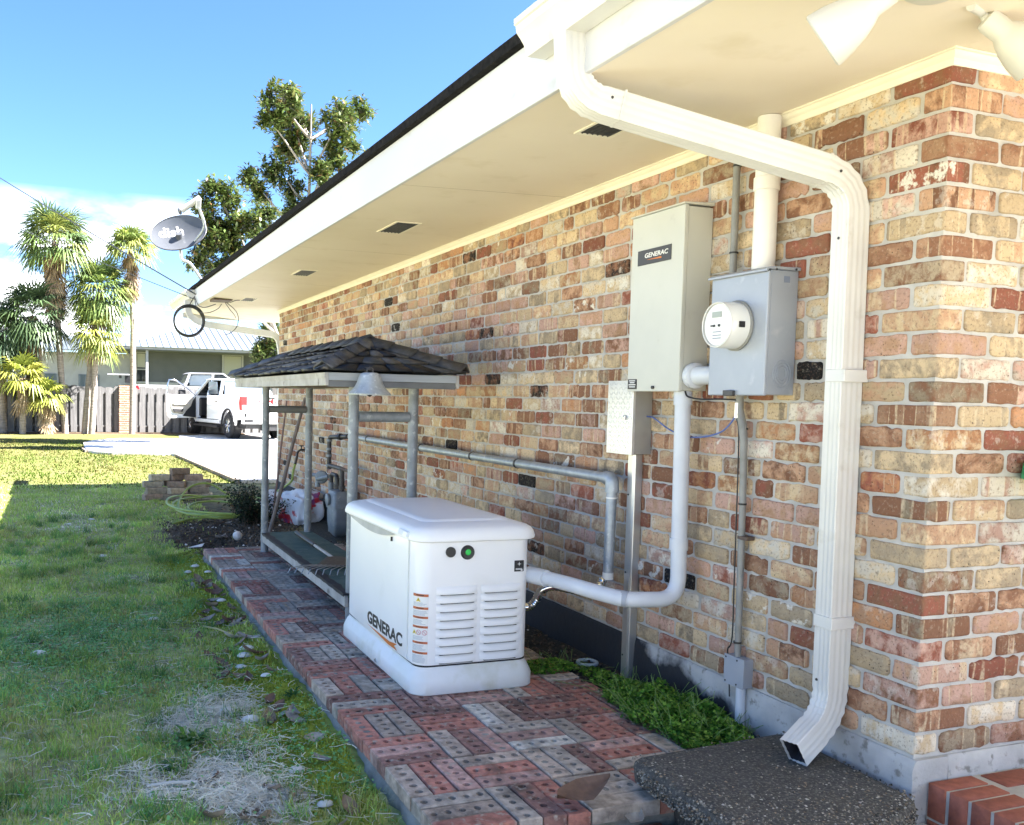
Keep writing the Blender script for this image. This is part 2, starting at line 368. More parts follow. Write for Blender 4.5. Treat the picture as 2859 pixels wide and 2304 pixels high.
blades(46000, -4.2, -1.5, 3.2, 7.0, .025, .06, .0036)
blades(46000, -5.2, -.9, 7.0, 13.6, .03, .065, .0055)
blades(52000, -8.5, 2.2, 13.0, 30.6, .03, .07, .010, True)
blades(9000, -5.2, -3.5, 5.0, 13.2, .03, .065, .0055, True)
# mossy fuzz hugging the patio edge
def moss_fuzz(n):
    P = []; CC = []
    while len(P) < n:
        x = rnd.uniform(-2.1, -1.58); y = rnd.uniform(.2, 6.6)
        if not inshape(x, y) or rnd.random() > zones(x, y)[1]: continue
        g = rnd.uniform(.6, 1.35); P.append((x, y, gz(x, y)-.001)); CC.append((.33*g, .38*g, .05*g) if rnd.random() < .75 else (.22*g, .33*g, .06*g))
    P = np.array(P); h = rng.uniform(.004, .013, n); a = rng.uniform(0, 2*np.pi, n); w = np.stack([np.cos(a), np.sin(a), np.zeros(n)], 1)*.0028; t = P+rng.normal(0, .004, (n, 3)); t[:, 2] = P[:, 2]+h
    bl_V.append(np.stack([P-w, P+w, t+w*.5, t-w*.5], 1).reshape(-1, 3)); bl_C.append(np.array(CC))
moss_fuzz(26000)
# taller coarse clumps breaking up the mown surface
def clumps(n):
    for k in range(n):
        cx_ = rnd.uniform(-3.6, -1.75); cy_ = rnd.uniform(.4, 9.5); s_, m_, t_, c_ = zones(cx_, cy_)
        if s_ > .4 or not inshape(cx_, cy_): continue
        m = rnd.randint(25, 60); g0 = rnd.uniform(.7, 1.2); base = rnd.choice([(.30,.46,.12), (.24,.42,.13), (.46,.46,.18), (.16,.30,.10)])
        P = np.array([(cx_+rnd.gauss(0, .028), cy_+rnd.gauss(0, .03), 0) for _ in range(m)]); P[:, 2] = [gz(p[0], p[1])-.004 for p in P]
        h = rng.uniform(.035, .085, m); a = rng.uniform(0, 2*np.pi, m); w = np.stack([np.cos(a), np.sin(a), np.zeros(m)], 1)*.0028; t = P+np.stack([rng.normal(0, .03, m), rng.normal(0, .03, m), h], 1)
        bl_V.append(np.stack([P-w, P+w, t+w*.2, t-w*.2], 1).reshape(-1, 3)); bl_C.append(np.array([[q*g0*rnd.uniform(.75, 1.25) for q in base] for _ in range(m)]))
clumps(330)
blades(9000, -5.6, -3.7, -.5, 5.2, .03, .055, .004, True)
Vb = np.concatenate(bl_V); Cb = np.concatenate(bl_C)
npmesh('grass', Vb, np.arange(len(Vb)).reshape(-1, 4), M['grass'], cols=Cb, kind='stuff', label='short mixed grass covering the shaded and sunny lawn', cat='grass')

# ---- clover and round-leaved weeds in the lawn
def leafquads(centres, normals, size, cols, ang=None):
    """small two-triangle leaves (diamond) lying on given normals"""
    k = len(centres); n = normals/np.linalg.norm(normals, axis=1, keepdims=True)
    ref = np.where(np.abs(n[:, 2:3]) < .95, np.array([[0, 0, 1.]]), np.array([[1., 0, 0]]))
    x = np.cross(ref, n); x /= np.linalg.norm(x, axis=1, keepdims=True); y = np.cross(n, x)
    a = rng.uniform(0, 2*np.pi, k) if ang is None else ang
    u = x*np.cos(a)[:, None]+y*np.sin(a)[:, None]; v = np.cross(n, u); s = np.asarray(size).reshape(-1, 1)
    V = np.stack([centres-u*s, centres-v*s*.62-n*s*.12, centres+u*s, centres+v*s*.62-n*s*.12], 1)
    return V.reshape(-1, 3), np.arange(4*k).reshape(-1, 4), cols
M['leaf'] = attrmat('broad_leaf', .5, .2, 10, trans=.33, spec=.2)
P = []; Cc = []
while len(P) < 15000:
    x = rnd.uniform(-3.9, -1.6); y = rnd.uniform(.3, 7.5)
    if not inshape(x, y): continue
    s_, m_, t_, c_ = zones(x, y)
    if rnd.random() < c_*.95-s_ or rnd.random() < .03:
        P.append((x, y, gz(x, y)+rnd.uniform(.012, .045))); g = rnd.uniform(.7, 1.3); Cc.append((.21*g, .43*g, .15*g))
P = np.array(P); nn = np.stack([rng.normal(0, .35, len(P)), rng.normal(0, .35, len(P)), np.ones(len(P))], 1)
V, F, cc = leafquads(P, nn, rng.uniform(.006, .013, len(P)), np.array(Cc))
npmesh('clover', V, F, M['leaf'], cols=cc, kind='stuff', label='dark green clover spread through the shaded lawn', cat='clover')

# ---- dead straw strands in the dry patches beside the patio
Vs = []; Cs = []
for i in range(5200):
    while True:
        x = rnd.uniform(-3.1, -1.62); y = rnd.uniform(.3, 4.2); t_ = zones(x, y)[2]
        if rnd.random() < t_*t_+.015: break
    a = rnd.uniform(0, 6.28); L = rnd.uniform(.03, .10); w = rnd.uniform(.0010, .0022); cur = rnd.uniform(-1.2, 1.2); p = Vector((x, y, gz(x, y)+rnd.uniform(.006, .035)))
    g = rnd.uniform(.75, 1.15); c = (.85*g, .80*g, .68*g)
    for k in range(3):
        q = p + Vector((math.cos(a), math.sin(a), rnd.uniform(-.12, .12)))*L/3; s = Vector((-math.sin(a), math.cos(a), .3))*w
        Vs += [p-s, p+s, q+s, q-s]; Cs.append(c); p = q; a += cur/3
npmesh('dry_straw', np.array([tuple(v) for v in Vs]), np.arange(len(Vs)).reshape(-1, 4), M['grass'], cols=np.array(Cs), kind='stuff', label='pale dead straw lying in patches beside the patio', cat='straw')

# ---- crumbs of soil, shell and gravel around the hole and along the wall strip
def pebbles(name, n, fn, s0, s1, colf, mat, parent=None, **kw):
    ico = np.array([(0,0,1),(.94,0,.33),(-.47,.82,.33),(-.47,-.82,.33),(0,0,-.8)]); tri = np.array([(0,1,2),(0,2,3),(0,3,1),(4,2,1),(4,3,2),(4,1,3)])
    Vv = []; Ff = []; Cl = []
    for i in range(n):
        p = fn(); s = rnd.uniform(s0, s1); a = rnd.uniform(0, 6.28); ca, sa = math.cos(a), math.sin(a)
        q = ico*np.array((s*rnd.uniform(.7, 1.3), s*rnd.uniform(.6, 1.2), s*rnd.uniform(.5, .9))); q = q @ np.array(((ca, sa, 0), (-sa, ca, 0), (0, 0, 1)))
        Vv.append(q+np.array(p)); Ff.append(tri+5*i); Cl += [colf()]*6
    return npmesh(name, np.concatenate(Vv), np.concatenate(Ff), mat, parent, cols=np.array(Cl), **kw)
M['crumb'] = attrmat('crumbs', .9, .2, 60, spec=.2)
def _dirt():
    while True:
        x = rnd.gauss(-1.15, .4); y = rnd.gauss(7.6, .75)
        if y > 6.25 and -1.75 < x < -.1: return (x, y, gz(x, y)+.002)
def _dc():
    g = rnd.uniform(.5, 1.4)
    return (.75*g, .72*g, .66*g) if rnd.random() < .03 else (.12*g, .095*g, .07*g)
pebbles('soil_crumbs', 2600, _dirt, .006, .03, _dc, M['crumb'], kind='stuff', label='loose dark soil crumbs around the hole behind the patio', cat='soil')

# ================================================================ DRIVEWAY
M['drive'] = pmat('sunlit_concrete', (.62,.60,.56), (.56,.54,.50), .8, .85, bmp=.1, bscale=40)
dp = [(-2.405,25.6),(-2.40,23.2),(-2.33,22.1),(-2.15,21.55),(-1.8,21.25),(-.9,20.95),(-.41,20.85),(-.3,20.4),(-.09,15.6),(.02,13.5),(3.3,13.6),(3.3,26.3),(5.2,26.6),(5.2,33.5),(1.0,33.5),(.6,28.3),(-1.3,28.2),(-2.1,27.2)]
drive = MB().prism([(x, y, -.3) for x, y in dp], (0, 0, .245)).build('driveway', M['drive'], bevel=.012, kind='structure')
M['edge_wood'] = pmat('form_board_wood', (.30,.24,.17), (.22,.17,.12), 3, .85, stretch=(2,.3,2), bmp=.2, bscale=30)
for (x0, y0), (x1, y1) in (((-.33,20.4),(-.125,15.75)), ((-.122,15.7),(-.01,13.45)), ((-2.44,23.1),(-2.37,22.1))):
    d = Vector((x1-x0, y1-y0, 0)); a = math.atan2(d.y, d.x); 
    MB().obox(((x0+x1)/2-.02, (y0+y1)/2, -.12), (d.length, .04, .125), (0, 0, a)).build('edging_board', M['edge_wood'], drive, bevel=.004)

# unseen concrete apron behind the camera, added to bounce sunlight onto the soffit
M['apron'] = pmat('bounce_apron_concrete', (.33,.32,.305), (.27,.265,.25), 1.0, .9, bmp=.1, bscale=40)
MB().box(-6.5, 11, -15, -3.25, -.4, -.07).build('bounce_apron', M['apron'], bevel=.01, kind='structure')
# ================================================================ PATIO
M['patio_slab'] = pmat('patio_mortar_slab', (.33,.31,.275), (.21,.195,.165), 8, .95, c3=(.12,.125,.05), s3=5, lo3=.55, hi3=.7, bmp=.9, bscale=40, bdist=.012)
mb = MB()   # crumbling concrete bed: left and front sides pushed in and out
nY = 90; rings = []
for j in range(nY+1):
    y = .415+(6.185-.415)*j/nY
    n = lambda k, s=14: .012*mnoise.noise(Vector((k, y*s, .3)))
    rings.append([(-1.570+n(1), y, -.050), (-1.585+n(2)*1.8, y, -.066), (-1.598+n(3)*2.6, y, -.10+n(7)*.8), (-1.59+n(4)*3, y, -.16), (-1.58, y, -.32), (-.26, y, -.32), (-.255+n(5)*2, y, -.03), (-.28, y, -.012), (-1.565, y, -.012)])
patio = mb.loft(rings).build('patio', M['patio_slab'], smooth=50, kind='structure')
M['patio_brick'] = attrmat('patio_brick', .88, .38, 24, spec=.15, bmp=.7, dirt=((.10,.085,.07), 7))
PB = {'red': (.45,.20,.15), 'pink': (.53,.33,.275), 'grey': (.44,.375,.31), 'tan': (.46,.365,.29), 'dark': (.28,.155,.125), 'pale': (.60,.56,.49)}
def patio_brick(cx, cy, along_x, kind, colname, L=.277, W=.0885):
    V = []; F = []; CL = []
    g = rnd.uniform(.8, 1.2); base = np.array(PB[colname])*g; mort = np.array((.26,.245,.215))*rnd.uniform(.75, 1.25)
    fill = np.array((.045,.040,.034)) if kind == 'open' else mort
    depth = rnd.uniform(.014, .026) if kind == 'open' else rnd.uniform(.0015, .004)
    def q(*p):
        o = len(V); V.extend(p); return tuple(range(o, o+len(p)))
    ch = .004; x0, x1, y0, y1 = -L/2+ch, L/2-ch, -W/2+ch, W/2-ch
    zz = lambda x, y: .0022*mnoise.noise(Vector((x*40+cx*31, y*40+cy*17, 1)))
    cells = 5
    for c in range(cells):
        a = x0+(x1-x0)*c/cells; b = x0+(x1-x0)*(c+1)/cells; m = (a+b)/2+rnd.uniform(-.002, .002); oy = rnd.uniform(-.003, .003)
        outer = [(a,y0),(m,y0),(b,y0),(b,0),(b,y1),(m,y1),(a,y1),(a,0)]
        if kind == 'plain':
            F.append(q(*[(x, y, zz(x, y)) for x, y in (outer[0], outer[2], outer[4], outer[6])])); CL.append(base); continue
        hx = rnd.uniform(.011, .0145); hy = rnd.uniform(.013, .0175)
        inner = [(m+hx*math.cos(t)*1.0, oy+hy*math.sin(t)) for t in [R(225+45*i) for i in range(8)]]
        for i in range(8):
            k = (i+1) % 8
            F.append(q((*outer[i], zz(*outer[i])), (*outer[k], zz(*outer[k])), (*inner[k], -.0012), (*inner[i], -.0012))); CL.append(base)
            F.append(q((*inner[i], -.0012), (*inner[k], -.0012), (*inner[k], -depth), (*inner[i], -depth))); CL.append(base*.9 if kind == 'open' else mort)
        for i in (0, 2, 4): # bottom as three quads
            k = [(0,1,2,3),(3,4,5,6),(6,7,0,3)][i//2]
            F.append(q(*[(*inner[t], -depth) for t in k])); CL.append(fill)
    X0, X1, Y0, Y1 = -L/2, L/2, -W/2, W/2
    per = [((x0,y0),(x1,y0),(X1,Y0),(X0,Y0)), ((x1,y0),(x1,y1),(X1,Y1),(X1,Y0)), ((x1,y1),(x0,y1),(X0,Y1),(X1,Y1)), ((x0,y1),(x0,y0),(X0,Y0),(X0,Y1))]
    for p, r_, s_, t_ in per:
        F.append(q((*p, 0), (*t_, -ch), (*s_, -ch), (*r_, 0))); CL.append(base*.95)
        F.append(q((*t_, -ch), (*t_, -.055), (*s_, -.055), (*s_, -ch))); CL.append(base*.9)
    V = np.array(V); 
    if not along_x: V = np.stack([-V[:, 1], V[:, 0], V[:, 2]], 1)
    tl = rnd.gauss(0, .006); tw = rnd.gauss(0, .006); V[:, 2] += V[:, 0]*tl+V[:, 1]*tw+rnd.gauss(0, .0018)+.002
    rz = rnd.gauss(0, .007); V = V @ np.array(((math.cos(rz), math.sin(rz), 0), (-math.sin(rz), math.cos(rz), 0), (0, 0, 1)))
    return V+np.array((cx, cy, 0)), np.array(F), np.array(CL)
MOD = .2855
rest = []
for r_ in range(20):
    for c in range(5):
        mx = -1.592+MOD*c; my = .395+MOD*r_*1.0135; wide = min(1, (-.262-mx)/MOD)
        horiz = (r_+c) % 2 == 0
        for b in range(3):
            if horiz:
                L = .277 if wide == 1 else .277*wide; bx, by = mx+MOD*min(1, wide)/2, my+MOD*(b+.5)/3
            else:
                if wide < 1 and b > 1: continue
                L = .277; bx, by = mx+MOD*(b+.5)/3, my+MOD/2
            u = rnd.random()
            if by > 2.2: cn_ = rnd.choices(['red','pink','grey','tan','dark'], [3, 2, 1.6, 5, 2])[0]
            else: cn_ = rnd.choices(['red','pink','grey','tan','dark','pale'], [4.2, 3.2, 2.3, 1, 1.8, .4])[0]
            if bx > -.62 and 1.0 < by < 1.75 and u < .6: cn_ = 'dark' if u < .25 else 'red'
            kd = rnd.choices(['open','filled','plain'], [7.5, 1.8, .3] if bx > -1.45 or by > 2.3 else [2.5, 5, .8])[0]
            if r_ == 0 and c == 2 and b == 0: cn_, kd = 'grey', 'plain'
            if (r_, c, b) in ((17, 0, 2), (16, 0, 1), (18, 0, 1)): cn_ = 'pale'
            V, F, CL = patio_brick(bx, by, horiz, kd, cn_, L)
            if len(patio.children) < 300: npmesh('brick', V, F, M['patio_brick'], patio, cols=CL)
# ================================================================ HOUSE
house = thing('brick_house', (0, 0, 0), 'long low brick house with white fascia, cream soffit and dark shingle roof', 'house')
ZB, COURSE, NC = .218, .0812, 29
ZT = 2.547
def brickmat():
    m, nt, b = newmat('reclaimed_brick')
    A = lambda n: N(nt, 'ShaderNodeAttribute', attribute_name=n)
    loc = A('loc').outputs['Vector']; par = N(nt, 'ShaderNodeSeparateColor'); nt.links.new(A('par').outputs['Color'], par.inputs[0])
    def ns(scale, lo, hi, detail=4, stretch=(1,1,1), dist=0):
        mpn = N(nt, 'ShaderNodeMapping'); mpn.inputs['Scale'].default_value = stretch; nt.links.new(loc, mpn.inputs['Vector'])
        n = N(nt, 'ShaderNodeTexNoise', i_Scale=scale, i_Detail=detail, i_Roughness=.6, i_Distortion=dist); nt.links.new(mpn.outputs[0], n.inputs['Vector'])
        r_ = N(nt, 'ShaderNodeMapRange', i_From_Min=lo, i_From_Max=hi); nt.links.new(n.outputs['Fac'], r_.inputs['Value']); return r_.outputs[0]
    def mul(a, c):
        k = N(nt, 'ShaderNodeMath', operation='MULTIPLY')
        for i, v in enumerate((a, c)):
            if isinstance(v, float): k.inputs[i].default_value = v
            else: nt.links.new(v, k.inputs[i])
        return k.outputs[0]
    col = mixc(nt, ns(16, .42, .60, 5, dist=.4), A('col').outputs['Color'], A('col2').outputs['Color'])
    # kiss marks: broad upright bands with a pale line where two bands meet
    mpk = N(nt, 'ShaderNodeMapping'); mpk.inputs['Scale'].default_value = (1, .05, 1); nt.links.new(loc, mpk.inputs['Vector'])
    kn = N(nt, 'ShaderNodeTexNoise', i_Scale=13.0, i_Detail=1.0, i_Roughness=.4); nt.links.new(mpk.outputs[0], kn.inputs['Vector'])
    kr = N(nt, 'ShaderNodeMapRange', i_From_Min=.485, i_From_Max=.515); nt.links.new(kn.outputs['Fac'], kr.inputs['Value'])
    col = mixc(nt, mul(kr.outputs[0], par.outputs[0]), col, A('col2').outputs['Color'])
    kd = N(nt, 'ShaderNodeMath', operation='SUBTRACT'); nt.links.new(kn.outputs['Fac'], kd.inputs[0]); kd.inputs[1].default_value = .5
    ka = N(nt, 'ShaderNodeMath', operation='ABSOLUTE'); nt.links.new(kd.outputs[0], ka.inputs[0])
    kl = N(nt, 'ShaderNodeMapRange', i_From_Min=.012, i_From_Max=.026, i_To_Min=.75, i_To_Max=0.0); nt.links.new(ka.outputs[0], kl.inputs['Value'])
    col = mixc(nt, mul(mul(kl.outputs[0], par.outputs[0]), ns(40, .3, .55, 3)), col, (.62,.50,.34))
    # mortar smears and old paint
    col = mixc(nt, mul(ns(15, .56, .61, 6, dist=.15), par.outputs[1]), col, (.70,.66,.59))
    # small dark pits
    v = N(nt, 'ShaderNodeTexVoronoi', i_Scale=58.0, i_Randomness=1.0); nt.links.new(loc, v.inputs['Vector'])
    pr = N(nt, 'ShaderNodeMapRange', i_From_Min=.10, i_From_Max=.17, i_To_Min=1.0, i_To_Max=0.0); nt.links.new(v.outputs['Distance'], pr.inputs['Value'])
    pit = mul(mul(pr.outputs[0], ns(11, .5, .56, 3)), par.outputs[2])
    col = mixc(nt, pit, col, (.035,.022,.016))
    col = mixc(nt, mul(ns(95, .54, .68, 4), .6), col, (.15,.095,.06))
    col = mixc(nt, mul(ns(75, .57, .66, 4), .22), col, (.62,.55,.43))
    nt.links.new(col, b.inputs['Base Color']); b.inputs['Roughness'].default_value = .88; b.inputs['Specular IOR Level'].default_value = .25
    h1 = ns(55, 0, 1, 8); sub = N(nt, 'ShaderNodeMath', operation='SUBTRACT'); nt.links.new(h1, sub.inputs[0]); nt.links.new(pit, sub.inputs[1])
    bump(nt, b, sub.outputs[0], .8, .007)
    return m
M['brick'] = brickmat()
BC = {'cream': (.56,.425,.27), 'tan': (.45,.27,.17), 'brown': (.23,.11,.065), 'red': (.26,.09,.06), 'pink': (.50,.315,.25), 'gtan': (.33,.26,.18), 'white': (.62,.56,.47), 'black': (.012,.011,.012), 'orange': (.47,.235,.12)}
def brick_look(near):
    k = rnd.choices(list(BC), [35, 25, 14, 4, 15, 8, 2.5, 2.4, 5])[0]
    g = rnd.uniform(.68, 1.22); c1 = np.array(BC[k])*g
    k2 = {'cream': ['tan','gtan','white'], 'tan': ['brown','cream','pink'], 'brown': ['tan','red','gtan'], 'red': ['brown','orange','pink'], 'pink': ['white','brown','tan'], 'gtan': ['cream','brown'], 'white': ['cream','pink'], 'black': ['black','brown'], 'orange': ['tan','cream']}[k]
    c2 = np.array(BC[rnd.choice(k2)])*rnd.uniform(.85, 1.15)
    st = rnd.choices([0, .95], [.38, .62])[0] if k in ('tan', 'brown', 'pink', 'gtan') else rnd.choices([0, .7], [.7, .3])[0]
    sm = rnd.choices([0, .3, .9], [.68, .25, .07])[0]; pt = rnd.choices([0, .6, 1], [.3, .4, .3])[0]
    if k == 'black': sm = rnd.choice([0, .5]); st = 0
    return c1, c2, (st, sm, pt)
class Bricks:
    def __init__(s): s.V = []; s.F = []; s.L = []; s.c1 = []; s.c2 = []; s.pa = []; s.n = 0
    def add(s, V, F, L, look):
        s.V.append(V); s.F.append(F+s.n); s.L.append(L); s.n += len(V); k = len(F)
        s.c1 += [look[0]]*k; s.c2 += [look[1]]*k; s.pa += [look[2]]*k
    def build(s, name, parent, kind=None):
        ob = npmesh(name, np.concatenate(s.V), np.concatenate(s.F), M['brick'], parent, cols=np.array(s.c1), extra={'col2': np.array(s.c2), 'par': np.array(s.pa)}, kind=kind)
        a = ob.data.attributes.new('loc', 'FLOAT_VECTOR', 'POINT'); a.data.foreach_set('vector', np.concatenate(s.L).astype(np.float32).ravel())
        return ob
def face_brick(u0, u1, z0, z1, m=7):
    """brick face in (u = along wall, n = outward, z) space with ragged rounded outline"""
    sd = rnd.uniform(0, 90); L = u1-u0; H = z1-z0
    jag = rnd.choices([.0025, .0045, .0075], [4, 4, 2])[0]; rc = rnd.uniform(.008, .022)
    n1 = lambda k, t: jag*mnoise.noise(Vector((t*9, k*7.3, sd)))+jag*.9*mnoise.noise(Vector((t*27, k*3.1, sd)))
    us = [0, .04, .11, .2, .3, .41, .5, .6, .7, .8, .89, .96, 1] if m > 3 else [0, .12, .5, .88, 1]
    tilt = rnd.gauss(0, .0022)
    top = []; bot = []
    for i, t in enumerate(us):
        e = min(t, 1-t)*L; cut = max(0, rc-e)**2/rc if e < rc else 0
        uo = (n1(5, t)+ (rc*.2 if i in (0, len(us)-1) else 0)*(1 if i == 0 else -1)) if i in (0, len(us)-1) else 0
        top.append((u0+t*L+uo, z1-cut*.7+n1(1, t)+tilt*(t-.5))); bot.append((u0+t*L+uo, z0+cut*.7+n1(2, t)+tilt*(t-.5)))
    ring = top+bot[::-1]; k = len(ring); uc = (u0+u1)/2; zc = (z0+z1)/2
    off = min(.006, max(-.0008, rnd.gauss(.0015, .0028))); tz = rnd.gauss(0, .05); tu = max(-.014, min(.014, rnd.gauss(0, .010))); ins = rnd.uniform(.003, .007)
    V = []
    for u, z in ring: V.append((u, -.03, z))
    for u, z in ring: V.append((u, -.0042+off+tz*(z-zc)*.5+tu*(u-uc), z))
    for u, z in ring:
        w = max(0, 1-ins/(L/2)); uu = uc+(u-uc)*w; z2 = zc+(z-zc)*max(0, 1-ins/(H/2))
        V.append((uu, off+tz*(z-zc)*.5+tu*(u-uc)+.0028*mnoise.noise(Vector((uu*30, z*30, sd))), z2))
    V = np.array(V); F = []
    for lv in range(2):
        for i in range(k): j = (i+1) % k; F.append((lv*k+i, lv*k+j, (lv+1)*k+j, (lv+1)*k+i))
    c = len(us)
    for i in range(c-1): F.append((2*k+i, 2*k+i+1, 2*k+(k-2-i), 2*k+(k-1-i)))
    loc = np.stack([V[:, 0]+sd*3.1, V[:, 2], np.full(len(V), sd)], 1)
    return V, np.array(F), loc
def corner_brick(lx, ly, z0, z1):
    sd = rnd.uniform(0, 90); bm = bmesh.new(); bmesh.ops.create_cube(bm, size=1)
    for v in bm.verts: v.co = Vector(((v.co.x+.5)*lx, (v.co.y+.5)*ly, z0+(v.co.z+.5)*(z1-z0)))
    bmesh.ops.subdivide_edges(bm, edges=[e for e in bm.edges if abs((e.verts[0].co-e.verts[1].co).z) < .01], cuts=4, use_grid_fill=True)
    bmesh.ops.bevel(bm, geom=[e for e in bm.edges if len(e.link_faces) == 2 and e.calc_face_angle(0) > .7], offset=rnd.uniform(.008, .014), segments=3, affect='EDGES', profile=.6)
    bmesh.ops.triangulate(bm, faces=bm.faces)
    jag = rnd.choice([.0025, .004, .006])
    for v in bm.verts:
        p = v.co*28+Vector((sd, sd*2, 0)); v.co += Vector((mnoise.noise(p), mnoise.noise(p+Vector((9, 0, 0))), mnoise.noise(p+Vector((0, 9, 0)))))*jag
    bm.verts.ensure_lookup_table()
    V = np.array([v.co[:] for v in bm.verts]); F = np.array([[v.index for v in f.verts] for f in bm.faces]); bm.free()
    off = rnd.gauss(-.001, .0015); V[:, 0] += off; V[:, 1] += off
    loc = np.stack([V[:, 0]*1.3-V[:, 1]*1.3+sd*3.1, V[:, 2], np.full(len(V), sd)], 1)
    return V, F, loc
# walls behind the bricks = the mortar, joints recessed
side_wall = MB().box(.0062, .16, .0062, 10.43, .1, 2.60).build('side_wall', M['mortar'], house)
front_wall = MB().box(.161, 6.9, .0062, .16, .1, 2.60).build('front_wall', M['mortar'], house)
MB().box(.161, 6.9, 10.27, 10.43, .1, 2.6).build('far_wall', M['mortar'], house)
MB().box(6.9, 7.06, .16, 10.27, .1, 2.6).build('back_wall', M['mortar'], house)
cand = []    # (visible size, wall, V, F, loc, look)
CAM = np.array((-2.718, -2.296, 1.42)); BL, JT = .2350, .0110
for c in range(NC):
    z0 = ZB+c*COURSE+.0055; z1 = min(z0+COURSE-.011, ZT+.02)
    if z1-z0 < .015: continue
    ev = c % 2 == 0
    lx, ly = (.108, BL) if ev else (BL, .108)
    cand.append((99, side_wall, corner_brick(lx, ly, z0, z1), brick_look(True)))
    u = ly+JT
    while u < 10.42:
        L = BL*rnd.uniform(.955, 1.035); 
        if rnd.random() < .13: L *= rnd.choice([.48, .6, .75])
        e = min(u+L, 10.43)
        if 10.43-e < .05: e = 10.43
        dist = math.dist(CAM, (0, (u+e)/2, (z0+z1)/2)); cosang = 2.718/dist
        V, F, l = face_brick(u, e, z0, z1, 7 if u < 4.2 else 3)
        W = np.stack([-V[:, 1], V[:, 0], V[:, 2]], 1)
        hid = 1
        if .29 < u and e < .37: hid = .2
        cand.append((cosang/dist**2*hid*(e-u), side_wall, (W, F, l), brick_look(dist < 6))); u = e+JT*rnd.uniform(.7, 1.4)
    u = lx+JT
    while u < 2.2:
        L = BL*rnd.uniform(.955, 1.035); e = u+L; dist = math.dist(CAM, ((u+e)/2, 0, (z0+z1)/2))
        V, F, l = face_brick(u, e, z0, z1)
        W = np.stack([V[:, 0], -V[:, 1], V[:, 2]], 1)
        cand.append((2.296/dist**3*.24 if u < .42 else 0, front_wall, (W, F, l), brick_look(True))); u = e+JT*rnd.uniform(.7, 1.4)
cand.sort(key=lambda t: -t[0])
for sc_, wall, (V, F, l), look in cand[:298]:
    b_ = Bricks(); b_.add(V, F, l, look); b_.build('brick', wall)
for wall in (side_wall, front_wall):
    b_ = Bricks()
    for sc_, w_, (V, F, l), look in cand[298:]:
        if w_ == wall: b_.add(V, F, l, look)
    b_.build('brick_courses', wall, kind='stuff')
# foundation: cement render, tarred black along the middle of the wall
m, nt, b = newmat('foundation_render')
tco = N(nt, 'ShaderNodeTexCoord'); sx = N(nt, 'ShaderNodeSeparateXYZ'); nt.links.new(tco.outputs['Object'], sx.inputs[0])
nz = noise_fac(nt, 5, 5, lo=0, hi=1); ad = N(nt, 'ShaderNodeMath', operation='MULTIPLY_ADD'); nt.links.new(nz, ad.inputs[0]); ad.inputs[1].default_value = 1.6; nt.links.new(sx.outputs['Y'], ad.inputs[2])
zm = N(nt, 'ShaderNodeMath', operation='MULTIPLY_ADD'); nt.links.new(sx.outputs['Z'], zm.inputs[0]); zm.inputs[1].default_value = -4.5; nt.links.new(ad.outputs[0], zm.inputs[2])
tr = N(nt, 'ShaderNodeMapRange', i_From_Min=1.22, i_From_Max=1.5); nt.links.new(zm.outputs[0], tr.inputs['Value'])
base = mixc(nt, noise_fac(nt, 7, 5, lo=.35, hi=.7), (.46,.46,.46), (.33,.33,.33)); base = mixc(nt, noise_fac(nt, 23, 4, lo=.58, hi=.7), base, (.20,.195,.18))
nt.links.new(mixc(nt, tr.outputs[0], base, (.016,.018,.024)), b.inputs['Base Color']); b.inputs['Roughness'].default_value = .8
bump(nt, b, noise_fac(nt, 30, 6, lo=0, hi=1), .5, .008); M['foundation'] = m
mb = MB(); prof = [(.0,.212),(-.006,.205),(-.012,.18),(-.016,.05),(-.03,-.02),(-.03,-.3),(.15,-.3),(.15,.212)]
rings = []
for j in range(100):
    y = -.012+(10.44+.012)*j/99; rings.append([(x+.006*mnoise.noise(Vector((i*3.3, y*6, .5)))*(x < .01), y, z+.004*mnoise.noise(Vector((i, y*9, 2)))*(z > 0)) for i, (x, z) in enumerate(prof)])
mb.loft(rings).build('foundation', M['foundation'], house, smooth=40)
mb = MB(); rings = []
for j in range(40):
    x = .151+6.8*j/39 if j > 30 else .151+.06*j*.5; rings.append([(x, y+.004*mnoise.noise(Vector((i*3.3, x*9, .5))), z) for i, (y, z) in enumerate(prof)])
mb.loft(rings).build('foundation', M['foundation'], house, smooth=40)

# ---- eaves
zE = lambda y: 2.545+.0108*(y-.69)
Y0, Y1 = -3.0, 12.6
def sheet(quads, name, mat, th=.012):
    mb = MB()
    for q_ in quads:
        mb.loft([[Vector(p) for p in q_], [Vector(p)+Vector((0, 0, th)) for p in q_]])
    return mb.build(name, mat, house)
ZS = 2.592
NS = 26; ys = [Y0+(Y1-Y0)*i/NS for i in range(NS+1)]
MB().loft([[(-1.05,y,zE(y)),(-.0,y,ZS),(-.0,y,ZS+.012),(-1.05,y,zE(y)+.012)] for y in ys]).build('soffit', M['soffit'], house)
sheet([[(.0005,Y0,ZS),(8.0,Y0,ZS),(8.0,.0065,ZS),(.0005,.0065,ZS)]], 'soffit', M['soffit'])
sheet([[(.0005,10.431,ZS),(8,10.431,ZS),(8,Y1,ZS),(.0005,Y1,ZS)]], 'soffit', M['soffit'])
def strip_y(prof, y0, y1, fz, n=1):
    return MB().loft([[(x, y, z+fz(y)) for x, z in prof] for y in [y0+(y1-y0)*i/n for i in range(n+1)]])
strip_y([(-1.072,-.006),(-1.051,-.006),(-1.051,.235),(-1.072,.235)], Y0, Y1, zE, 4).build('fascia', M['fascia'], house, bevel=.002)
MB().box(-1.0725, 8, Y1, Y1+.02, 2.60, 2.90).build('fascia', M['fascia'], house)
